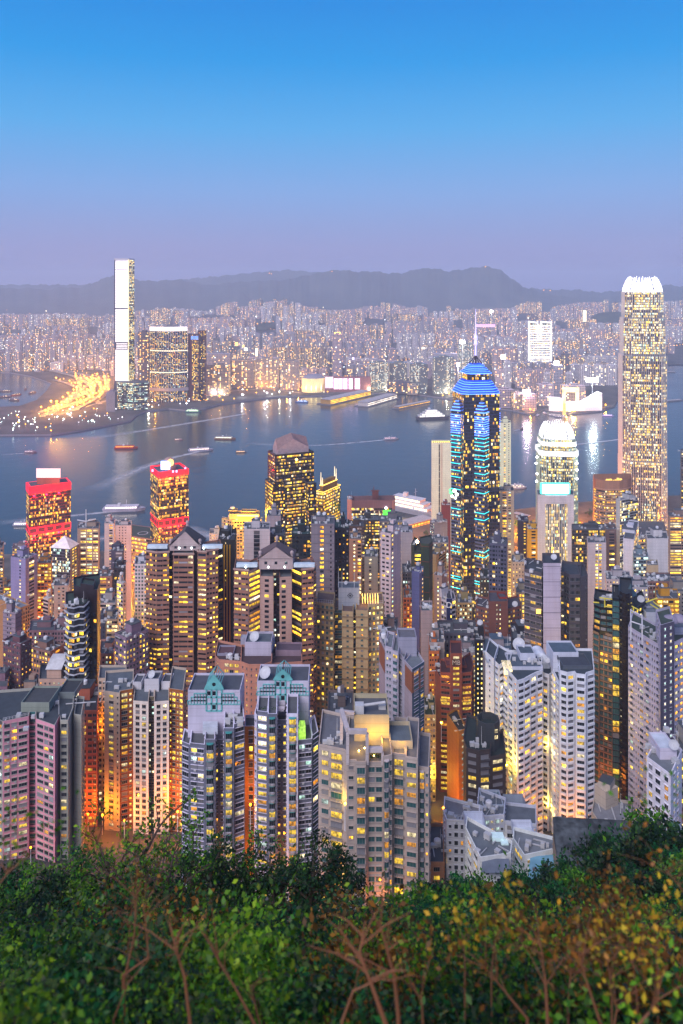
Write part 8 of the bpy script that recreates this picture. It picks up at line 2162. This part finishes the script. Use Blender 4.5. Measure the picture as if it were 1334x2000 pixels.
# ------------------------------------------------------------------ hillside vegetation
def leafmat(name, stops_, trans=.35):
    m, t, b = newmat(name); n, l = t.nodes, t.links
    geo = n.new('ShaderNodeNewGeometry'); cr = n.new('ShaderNodeValToRGB'); e = cr.color_ramp.elements
    e[0].position, e[0].color = stops_[0][0], (*stops_[0][1], 1); e[1].position, e[1].color = stops_[-1][0], (*stops_[-1][1], 1)
    for p, c in stops_[1:-1]: x = e.new(p); x.color = (*c, 1)
    l.new(geo.outputs['Random Per Island'], cr.inputs[0])
    nz = n.new('ShaderNodeTexNoise'); nz.inputs['Scale'].default_value = .5; nz.inputs['Detail'].default_value = 2; l.new(geo.outputs['Position'], nz.inputs['Vector'])
    r = n.new('ShaderNodeMapRange'); r.inputs[1].default_value = .3; r.inputs[2].default_value = .7; r.inputs[3].default_value = .25; r.inputs[4].default_value = 1.9; l.new(nz.outputs[0], r.inputs[0])  # light and dark clumps of foliage put into the leaf colour
    mx = n.new('ShaderNodeVectorMath'); mx.operation = 'SCALE'; l.new(cr.outputs[0], mx.inputs[0]); l.new(r.outputs[0], mx.inputs['Scale']); l.new(mx.outputs[0], b.inputs['Base Color'])
    b.inputs['Roughness'].default_value = .45; b.inputs['Specular IOR Level'].default_value = .3
    tr = n.new('ShaderNodeBsdfTranslucent'); l.new(mx.outputs[0], tr.inputs[0]); ms = n.new('ShaderNodeMixShader'); ms.inputs[0].default_value = trans
    o = [q for q in n if q.type == 'OUTPUT_MATERIAL'][0]; l.new(b.outputs[0], ms.inputs[1]); l.new(tr.outputs[0], ms.inputs[2]); l.new(ms.outputs[0], o.inputs[0])
    return m
L_green = leafmat('green_leaf', [(0, (0.014, 0.064, 0.007)), (.4, (0.043, 0.155, 0.011)), (.75, (0.087, 0.249, 0.015)), (1, (0.192, 0.337, 0.020))])
L_blue = leafmat('bluish_green_leaf', [(0, (0.005, 0.050, 0.016)), (.5, (0.011, 0.094, 0.026)), (.85, (0.021, 0.155, 0.033)), (1, (0.058, 0.221, 0.033))])
L_dark = leafmat('dark_leaf', [(0, (.006, .022, .010)), (.5, (.012, .045, .016)), (1, (.03, .085, .02))])
L_lime = leafmat('lime_leaf', [(0, (0.041, 0.121, 0.007)), (.5, (0.101, 0.269, 0.013)), (1, (0.263, 0.444, 0.027))], .45)
L_rust = leafmat('withered_lamplit_leaf', [(0, (.05, .04, .012)), (.35, (.11, .06, .015)), (.75, (.24, .10, .02)), (1, (.40, .24, .03))], .45)  # orange of the lamplight partly put into the withered tone
L_yel = leafmat('yellow_leaf', [(0, (.30, .26, .02)), (.6, (.50, .40, .03)), (1, (.60, .34, .03))], .5)
M_bark = plain('bark', (.055, .04, .03), .9)
M_twig = plain('lamplit_orange_bark', (.20, .09, .05), .8)  # orange lamplight partly put into the bark colour
def leaves(c, size, up=.3, wide=.30):
    """pointed leaf blades at the given centres, each with its own lean"""
    n = len(c); c = np.asarray(c)
    a = nr.rand(n) * 2 * np.pi; tl = (nr.rand(n) - .35) * 1.5
    d = np.stack([np.cos(a) * np.cos(tl), np.sin(a) * np.cos(tl), np.sin(tl) + up], 1); d /= np.linalg.norm(d, axis=1)[:, None]
    rnd_ = nr.normal(size=(n, 3)); rnd_[:, 2] += 1.2
    s = np.cross(d, rnd_); s /= np.linalg.norm(s, axis=1)[:, None] + 1e-9
    nn = np.cross(s, d)
    L = size * (.6 + .8 * nr.rand(n))[:, None]
    base, tip = c, c + d * L
    mid = c + d * L * .45 + nn * L * .08
    return np.stack([base, mid + s * L * wide, tip, mid - s * L * wide], 1)
def skeleton(h, spread, limbs=5, sub=3, rng=rnd, lean=0, bare=.35):
    """tapered trunk and limbs; returns tubes and the tips that carry leaves"""
    T = []; tips = []
    top = Vector((lean * h * .3 + rng.uniform(-.05, .05) * h, rng.uniform(-.05, .05) * h, h * .72))
    mid = Vector((top.x * .3 + rng.uniform(-.04, .04) * h, top.y * .3, h * .36))
    r0 = h * .022
    T.append(([(0, 0, -1.5), tuple(mid), tuple(top)], [r0 * 1.3, r0, r0 * .45]))
    for i in range(limbs):
        f = bare + (1 - bare) * (i + rng.random() * .6) / limbs
        s = Vector((0, 0, 0)).lerp(mid, f * 2) if f < .5 else mid.lerp(top, (f - .5) * 2)
        a = i * 2.4 + rng.uniform(-.5, .5); ln = spread * (1.1 - .45 * f) * rng.uniform(.75, 1.15)
        e = s + Vector((math.cos(a) * ln, math.sin(a) * ln, ln * rng.uniform(.35, .8)))
        m = s.lerp(e, .5) + Vector((0, 0, ln * .10))
        T.append(([tuple(s), tuple(m), tuple(e)], [r0 * .5, r0 * .32, r0 * .12])); tips.append((e, 1.0)); tips.append((m.lerp(e, .4), .8))
        for k in range(sub):
            p = m.lerp(e, k / sub); b = a + rng.choice((-1, 1)) * rng.uniform(.5, 1.1); l2 = ln * rng.uniform(.3, .55)
            q = p + Vector((math.cos(b) * l2, math.sin(b) * l2, l2 * rng.uniform(.3, .9)))
            T.append(([tuple(p), tuple(q)], [r0 * .2, r0 * .07])); tips.append((q, .8))
    tips.append((top, 1.0)); tips.append((top + Vector((0, 0, h * .08)), .7))
    return T, tips
def crown(tips, n, rad, size, flat=.75):
    tot = sum(t[1] for t in tips); C = []
    for (p, w_) in tips:
        k = max(4, int(n * w_ / tot)); q = nr.normal(size=(k, 3)); q /= np.linalg.norm(q, axis=1)[:, None]; q *= (nr.rand(k) ** .5)[:, None] * rad * w_ * (.7 + .6 * nr.rand())
        q[:, 2] *= flat; C.append(q + np.array(p))
    return leaves(np.concatenate(C), size)
HT = {}
def make_tree(h, spread, n, rad, size, mat, limbs=6, sub=3, lean=0, bare=.35, bark=None, flat=.75):
    T, tips = skeleton(h, spread, limbs, sub, lean=lean, bare=bare)
    g = G()
    for p, r in T: g.tube(p, r, 0, 5)
    tm = g.mesh('trunk', [bark or M_bark])
    g = G(); g.quads(crown(tips, n, rad, size, flat))
    zs = np.sort(np.concatenate(g.q)[..., 2].ravel()); HT[tm.name] = float(zs[int(len(zs) * .985)])
    return tm, g.mesh('crown', [mat])
def plant(meshes, name, label, cat, px, d, top_y=None, s=None, h=None, yaw=None, group=None, parts=('trunk', 'crown'), dz=0):
    """stands on the slope; scaled so that its top reaches the given row"""
    x, y = P(px, d); z = ter(d) + dz
    if s is None: s = max(.3, (Zy(top_y, d) - z) / HT.get(meshes[0].name, h))
    r = thing(name, label, cat, group=group); r.location = (x, y, z); r.rotation_euler = (0, 0, rnd.random() * 6.28 if yaw is None else yaw); r.scale = (s, s, s)
    for nm, me in zip(parts, meshes): link(nm, me, r)
    return r
# full-leaved trees of the right-hand wood
full = [make_tree(11, 4.2, 4200, 1.7, .42, (L_green, L_blue, L_dark, L_blue, L_dark)[i], limbs=8, sub=4, bare=.3) for i in range(5)]
woods = []
for (px, d, ty) in ((1300, 118, 1640), (1265, 124, 1652), (1330, 100, 1655), (1225, 126, 1668), (1185, 124, 1690), (1150, 120, 1702), (1120, 128, 1712), (1250, 100, 1688), (1290, 92, 1694), (1205, 98, 1712), (1165, 96, 1728), (1090, 122, 1730), (1060, 118, 1722), (1035, 126, 1728), (1000, 122, 1735), (970, 118, 1738), (940, 110, 1740),
                   (905, 104, 1742), (870, 98, 1738), (835, 92, 1742), (800, 88, 1752), (775, 84, 1772), (1130, 90, 1752), (1085, 88, 1758), (1040, 86, 1765), (995, 84, 1768), (950, 80, 1770), (905, 76, 1768), (860, 72, 1770), (815, 70, 1782), (780, 66, 1800), (1320, 76, 1716), (1270, 72, 1736), (1220, 72, 1748), (1175, 68, 1768), (1365, 84, 1660), (1120, 64, 1790), (1060, 60, 1800), (1000, 58, 1806), (930, 56, 1800), (870, 52, 1806), (820, 50, 1820)):
    woods.append((px, d, ty))
for i, (px, d, ty) in enumerate(woods):
    row = 'in the upper wood' if d > 108 else ('in the middle wood' if d > 78 else 'in the lower wood')
    side_ = 'below the low white block' if px > 1210 else ('below the dark-roofed building' if px > 1075 else ('below the small white houses' if px > 930 else 'below the low white apartment block'))
    plant(full[i % 5], 'tree', f'{("fresh", "bluish", "dark", "bluish", "dark")[i % 5]} green leafy tree {row}, {side_}', 'tree', px, d, ty + 4, h=10.6, group='trees of the right-hand wood')
# dark shrubs and small trees on the left and centre edge
mid = [make_tree(8, 2.9, 2600, 1.15, .26, (L_green, L_dark, L_lime, L_blue)[i], limbs=7, sub=3, bare=.3) for i in range(4)]
for i, (px, d, ty) in enumerate(((20, 52, 1716), (60, 50, 1712), (105, 52, 1722), (140, 50, 1706), (180, 52, 1700), (250, 54, 1716), (300, 54, 1712), (345, 52, 1716), (390, 50, 1712), (450, 50, 1748), (500, 48, 1758), (545, 46, 1776), (600, 44, 1794), (650, 42, 1812), (700, 42, 1836), (745, 44, 1822), (0, 40, 1745), (85, 38, 1750), (165, 38, 1752), (225, 38, 1750), (290, 38, 1752), (360, 37, 1756), (425, 36, 1780), (490, 35, 1796), (560, 34, 1812), (625, 33, 1826), (690, 32, 1846), (-30, 46, 1712))):
    side_ = 'below the pink tower' if px < 160 else ('below the beige tower' if px < 350 else ('below the lavender gabled tower' if px < 610 else 'below the broad stone tower'))
    plant(mid[i % 4], 'small_tree', f'{("mid green", "dark green", "lime green", "bluish green")[i % 4]} bushy small tree {"at the crest" if d > 41 else "under the crest"}, {side_}', 'tree', px, d, ty, h=7.8, group='small trees along the crest')
# open-crowned trees against the lit facades
openm = [make_tree(9, 3.3, 900, .75, .24, L_green, limbs=9, sub=4, bare=.25) for i in range(3)]
opend = [make_tree(9, 2.6, 1700, .8, .22, L_dark, limbs=8, sub=4, bare=.45) for i in range(3)]
plant(openm[0], 'bare_crowned_tree', 'thin-leaved tree with spreading bare branches before the orange glow', 'tree', 292, 50, 1606, h=8.6, yaw=.4)
plant(openm[1], 'bare_crowned_tree', 'smaller thin-leaved tree leaning left, beside the spreading tree', 'tree', 214, 52, 1632, h=8.6, yaw=2.1)
plant(openm[2], 'bare_crowned_tree', 'slender thin-leaved tree under the left bays of the lavender tower', 'tree', 372, 50, 1636, h=8.6, yaw=1.2)
plant(openm[0], 'bare_crowned_tree', 'airy tree before the centre of the lavender tower', 'tree', 470, 48, 1650, h=8.6, yaw=3.3)
plant(opend[0], 'dark_tree', 'dark dense-topped tree before the right side of the lavender tower', 'tree', 560, 46, 1668, h=8.6, yaw=.8)
plant(opend[1], 'dark_tree', 'dark tree with a rounded top, at the left foot of the broad stone tower', 'tree', 606, 44, 1672, h=8.6, yaw=2.4)
plant(opend[2], 'dark_tree', 'dark tree with bare stems, in front of the broad stone tower', 'tree', 652, 44, 1690, h=8.6, yaw=4.0)
plant(openm[2], 'bare_crowned_tree', 'faint thin tree left of the leaning tree, before the pink tower', 'tree', 120, 48, 1690, h=8.6, yaw=5.0)
for i, (px, ty, lab) in enumerate(((335, 1668, 'left of the slender thin-leaved tree'), (402, 1664, 'right of the slender thin-leaved tree'), (512, 1676, 'below the tan recess between the gables'), (535, 1690, 'left of the dense-topped dark tree'), (630, 1684, 'between the rounded tree and the bare-stemmed tree'), (674, 1706, 'right of the bare-stemmed tree'))):
    plant((openm + opend)[(i * 2 + 1) % 6], 'crest_tree', 'small dark tree at the crest, ' + lab, 'tree', px, 45 + i % 3, ty, h=8.6)
plant(opend[1], 'dark_tree', 'dark tree half hidden below the middle of the lavender tower', 'tree', 425, 46, 1688, h=8.6, yaw=1.0)
# undergrowth covering the slope
C, S = [], []
g = G(); stems = G()
Lq, Lm = [], []
def clumps(n, d0, d1, hmin, hmax, size, per, mats, pxr=(-80, 1420), sig=.35):
    for i in range(n):
        d = d0 + (d1 - d0) * rnd.random() ** .8; px = rnd.uniform(*pxr)
        x, y = P(px, d); z = ter(d); h = rnd.uniform(hmin, hmax); q = []
        for k in range(rnd.choice((3, 4, 5))):
            cx_, cy_, cz_ = x + rnd.gauss(0, .35 * h), y + rnd.gauss(0, .35 * h), z + h * rnd.uniform(.35, 1.0)
            m = per // 4; p = nr.normal(size=(m, 3)) * np.array([sig * h, sig * h, sig * .8 * h]); q.append(p + np.array([cx_, cy_, cz_]))
            if d < 16 and rnd.random() < .6: stems.tube([(x, y, z - .2), ((x + cx_) / 2 + rnd.gauss(0, .1), (y + cy_) / 2, z + (cz_ - z) * .6), (cx_, cy_, cz_)], [.025, .018, .006], 0, 4)
        a = leaves(np.concatenate(q), size * rnd.uniform(.75, 1.3)); Lq.append(a); Lm.append(np.full(len(a), rnd.choice(mats)))
clumps(210, 30, 62, .6, 2.2, .22, 420, (0, 4, 1, 4, 0, 5, 2, 4), sig=.25)
clumps(190, 15, 32, .4, 1.9, .12, 760, (0, 4, 1, 4, 0, 5, 5, 2, 4), sig=.25)
clumps(130, 7.5, 16, .3, 1.3, .075, 950, (0, 5, 0, 4, 1, 4, 2, 5), sig=.28)
for pr_ in ((-700, -80), (1420, 2050)): clumps(45, 7, 30, .4, 1.4, .10, 480, (0, 4, 1, 5, 4), pr_); clumps(26, 4, 9, .3, .8, .07, 520, (0, 4, 1, 5, 4), (pr_[0] - 300, pr_[1] + 300))
clumps(60, 5.5, 9, .3, .6, .055, 700, (0, 4, 1, 5, 4), sig=.3)
clumps(14, 6.5, 14, .4, .9, .06, 420, (2, 2, 0, 2, 1), (880, 1400), sig=.25)
g.quads(np.concatenate(Lq), np.concatenate(Lm)); g.build('undergrowth', [L_green, L_blue, L_rust, L_yel, L_dark, L_lime], kind='stuff', label='thick leafy undergrowth covering the near slope', category='undergrowth')
stems.build('undergrowth_stems', [M_bark], kind='stuff', label='thin dark stems among the undergrowth of the near slope', category='undergrowth')
# bare reddish stems and leafy sprays close to the viewpoint
def spray(label, pts, r=.03, twigs=5, leaf=None, nl=0, size=.1, name='dead_shrub', cat='dead shrub', mat=None):
    """pts: (column, row, distance) from the foot up"""
    w_ = [Vector((*P(px, d), Zy(y, d))) for px, y, d in pts]; r0 = thing(name, label, cat); g = G(); r *= .55; twigs += 3
    foot = w_[0].copy(); foot.z = min(foot.z, ter(foot.y)) - .3
    g.tube([tuple(foot)] + [tuple(v) for v in w_], [r * 1.2] + [r * (1 - .75 * i / (len(w_) - 1)) for i in range(len(w_))], 0, 6); lc = []
    for k in range(twigs):
        f = rnd.uniform(.35, .95) * (len(w_) - 1); i = int(f); p = w_[i].lerp(w_[min(i + 1, len(w_) - 1)], f - i)
        ln = rnd.uniform(.18, .5); a = rnd.uniform(-1.3, 1.3); q = p + Vector((math.sin(a) * ln, rnd.uniform(-.1, .1), abs(math.cos(a)) * ln)); g.tube([tuple(p), tuple(p.lerp(q, .5) + Vector((0, 0, .03))), tuple(q)], [r * .35, r * .25, r * .08], 0, 4); lc.append(q)
    g.build('stem', [mat or M_twig], r0)
    if leaf:
        c = np.concatenate([nr.normal(size=(max(3, nl // len(lc)), 3)) * .11 + np.array(q) for q in lc + [w_[-1]]]); gg = G(); gg.quads(leaves(c, size)); gg.build('leaves', [leaf], r0, kind='stuff')
spray('forked reddish dead stem bent like a V, left of the lower edge', [(243, 1912, 7), (262, 1830, 7), (268, 1730, 7)], .022, 3); spray('pale reddish stem slanting right, beside the V-shaped dead stem', [(240, 1905, 7), (290, 1870, 7), (284, 1800, 7), (276, 1745, 7)], .02, 2); spray('thin red twig sweeping up from the lower left', [(222, 1990, 6.5), (250, 1920, 6.5), (296, 1868, 6.5)], .014, 2)
spray('orange bare stem left of the lower centre', [(372, 2005, 6), (360, 1905, 6), (342, 1850, 6), (331, 1795, 6)], .026, 4); spray('slanting orange stem in the green shrubs left of the lower centre', [(500, 2005, 6.5), (460, 1930, 6.5), (428, 1880, 6.5), (421, 1842, 6.5)], .022, 4); spray('thin orange stem beside the slanting stem', [(508, 2000, 7), (495, 1950, 7), (482, 1908, 7)], .014, 2)
spray('thick pale orange dead branch leaning left at the lower centre', [(755, 2005, 5.5), (728, 1930, 5.5), (702, 1862, 5.5), (714, 1800, 5.5)], .034, 5); spray('tall orange dead branch leaning left beside the thick one', [(778, 1985, 5.8), (770, 1910, 5.8), (752, 1840, 5.8), (739, 1795, 5.8)], .030, 4); spray('short forked dead branch under the thick one', [(668, 1995, 5.6), (690, 1935, 5.6), (742, 1912, 5.6), (770, 1916, 5.6)], .018, 4); spray('pale twig at the lower centre right of the tall branch', [(826, 2000, 6), (824, 1960, 6), (822, 1938, 6)], .016, 2)
spray('bright orange stem with withered top, right of centre', [(1070, 2005, 6), (1066, 1930, 6), (1060, 1870, 6), (1052, 1822, 6)], .026, 5, L_rust, 64, .06); spray('orange stem slanting left among withered leaves', [(1175, 2005, 6), (1150, 1930, 6), (1134, 1880, 6), (1128, 1850, 6)], .022, 4, L_rust, 64, .06); spray('orange stem with withered leaves at the lower right', [(1030, 1990, 6.4), (985, 1935, 6.4), (940, 1880, 6.4)], .022, 5, L_rust, 97, .06)
spray('cut orange twig at the lower right corner', [(1240, 2010, 5.6), (1270, 1975, 5.6), (1286, 1950, 5.6)], .022, 2); spray('upright withered stem at the right', [(1245, 1960, 7), (1238, 1890, 7), (1225, 1830, 7)], .022, 6, L_rust, 151, .06)
spray('yellow-leaved spray right of the lower centre', [(960, 1900, 7), (965, 1850, 7), (972, 1815, 7)], .014, 5, L_yel, 97, .06, 'leafy_spray', 'shrub'); spray('small yellow-leaved spray left of the larger one', [(908, 1880, 7), (906, 1845, 7), (902, 1822, 7)], .012, 3, L_yel, 43, .06, 'leafy_spray', 'shrub'); spray('bright yellow-leaved spray at the right', [(1195, 1950, 6.5), (1190, 1900, 6.5), (1186, 1872, 6.5)], .014, 4, L_yel, 54, .06, 'leafy_spray', 'shrub')
spray('yellow and orange leaved spray at the far right', [(1285, 1900, 7), (1280, 1850, 7), (1276, 1800, 7)], .016, 6, L_yel, 86, .06, 'leafy_spray', 'shrub'); spray('yellow-leaved spray low at the right', [(1200, 2000, 6), (1205, 1970, 6), (1196, 1945, 6)], .014, 4, L_yel, 54, .06, 'leafy_spray', 'shrub'); spray('rust-leaved bush at the right above the stems', [(1165, 1900, 9), (1170, 1830, 9), (1176, 1765, 9)], .025, 12, L_rust, 345, .06, 'withered_bush', 'shrub'); spray('rust-leaved bush right of the yellow spray', [(1110, 1960, 7), (1115, 1900, 7), (1105, 1850, 7)], .022, 10, L_rust, 280, .06, 'withered_bush', 'shrub')
spray('rust-leaved bush at the lower left', [(250, 1860, 10), (255, 1800, 10), (262, 1735, 10)], .02, 9, L_rust, 172, .06, 'withered_bush', 'shrub'); spray('dark red leaved twig entering from the right edge', [(1350, 1760, 6), (1320, 1722, 6), (1300, 1700, 6)], .012, 6, L_rust, 70, .045, 'leafy_spray', 'shrub')
spray('olive-leaved twig entering from the right edge above the wood', [(1380, 1700, 6), (1345, 1620, 6), (1325, 1590, 6)], .012, 6, L_green, 60, .045, 'leafy_spray', 'shrub'); spray('olive-leaved twigs entering from the left edge before the pink tower', [(-30, 1760, 6), (20, 1700, 6), (70, 1660, 6)], .012, 8, L_green, 90, .045, 'leafy_spray', 'shrub')
# assumed path lamp out of view beside the viewpoint, added to light the twigs
r = thing('assumed_path_lamp', 'assumed unseen sodium lamp on a pole beside the lookout path', 'street lamp'); r.location = (5.5, -1.5, ter(0))
g = G(); g.tube([(0, 0, -.5), (0, 0, 4.2)], [.09, .06], 0, 8); g.tube([(0, 0, 4.2), (-.2, .6, 4.5)], .05, 0, 6); g.build('pole', [M_rail], r); g = G(); g.box(-.2, .75, 4.38, .3, .6, .14); g.build('lamp_head', [M_ac], r); g = G(); g.box(-.2, .75, 4.30, .22, .45, .06); g.build('lamp_glass', [emit('sodium_glass', (1, .5, .08), 30)], r)
ld = bpy.data.lights.new('lamp_light', 'POINT'); ld.color = (1, .5, .1); ld.energy = 1100; ld.shadow_soft_size = .25; o = link('lamp_light', ld, r); o.location = (-.2, .8, 4.1)

r = thing('assumed_path_lamp', 'second assumed unseen sodium lamp on a pole further along the lookout path', 'street lamp'); r.location = (-5.5, -2.5, ter(0))  # also assumed and out of view, added to light the twigs at left
for o_ in [q for q in col.objects if q.parent and q.parent.name == 'assumed_path_lamp']:
    c_ = o_.copy(); col.objects.link(c_); c_.parent = r
    if c_.type == 'LIGHT': c_.data = o_.data.copy(); c_.data.energy = 380; c_.data.color = (1, .62, .2)
for i in range(18):                                            # trees of the waterfront gardens
    px, d = ((rnd.uniform(1005, 1050), rnd.uniform(1120, 1260)), (rnd.uniform(1124, 1160), rnd.uniform(1130, 1330)), (rnd.uniform(770, 842), rnd.uniform(1100, 1240)))[i % 3]
    plant(full[i % 5], 'garden_tree', 'dark tree among the orange lamps of the ' + ('garden right of the blue-ringed tower', 'garden left of the brown banded block', 'highway below the moored ferry')[i % 3], 'tree', px, d, s=rnd.uniform(.9, 1.4), group='waterfront garden trees')

# ------------------------------------------------------------------ the air over the harbour
m = bpy.data.materials.new('haze'); m.use_nodes = True; t = m.node_tree; t.nodes.clear(); o_ = t.nodes.new('ShaderNodeOutputMaterial'); pv = t.nodes.new('ShaderNodeVolumePrincipled')
pv.inputs['Color'].default_value = (.70, .80, 1.0, 1); pv.inputs['Density'].default_value = 0.95e-4; pv.inputs['Anisotropy'].default_value = 0.0; t.links.new(pv.outputs[0], o_.inputs['Volume'])
g = G(); g.prism([(-9100, -140), (9100, -140), (9100, 15100), (-9100, 15100)], -3.5, 700, 0, bottom=True); g.build('haze', [m], weld=True, kind='stuff')

# things of one label told apart by their order along the picture
bylab = defaultdict(list)
bpy.context.view_layer.update()
for o_ in col.objects:
    if o_.parent is None and o_.get('label') and o_.get('kind') != 'stuff': bylab[o_['label']].append(o_)
for lab, L_ in bylab.items():
    if 1 < len(L_) <= 15:
        L_.sort(key=lambda q: q.location.x / max(q.location.y, 1))
        for i, o_ in enumerate(L_): o_['label'] = ('leftmost', 'second', 'third', 'fourth', 'fifth', 'sixth', 'seventh', 'eighth', 'ninth', 'tenth', 'eleventh', 'twelfth', 'thirteenth', 'fourteenth', 'fifteenth')[i] + ' ' + lab
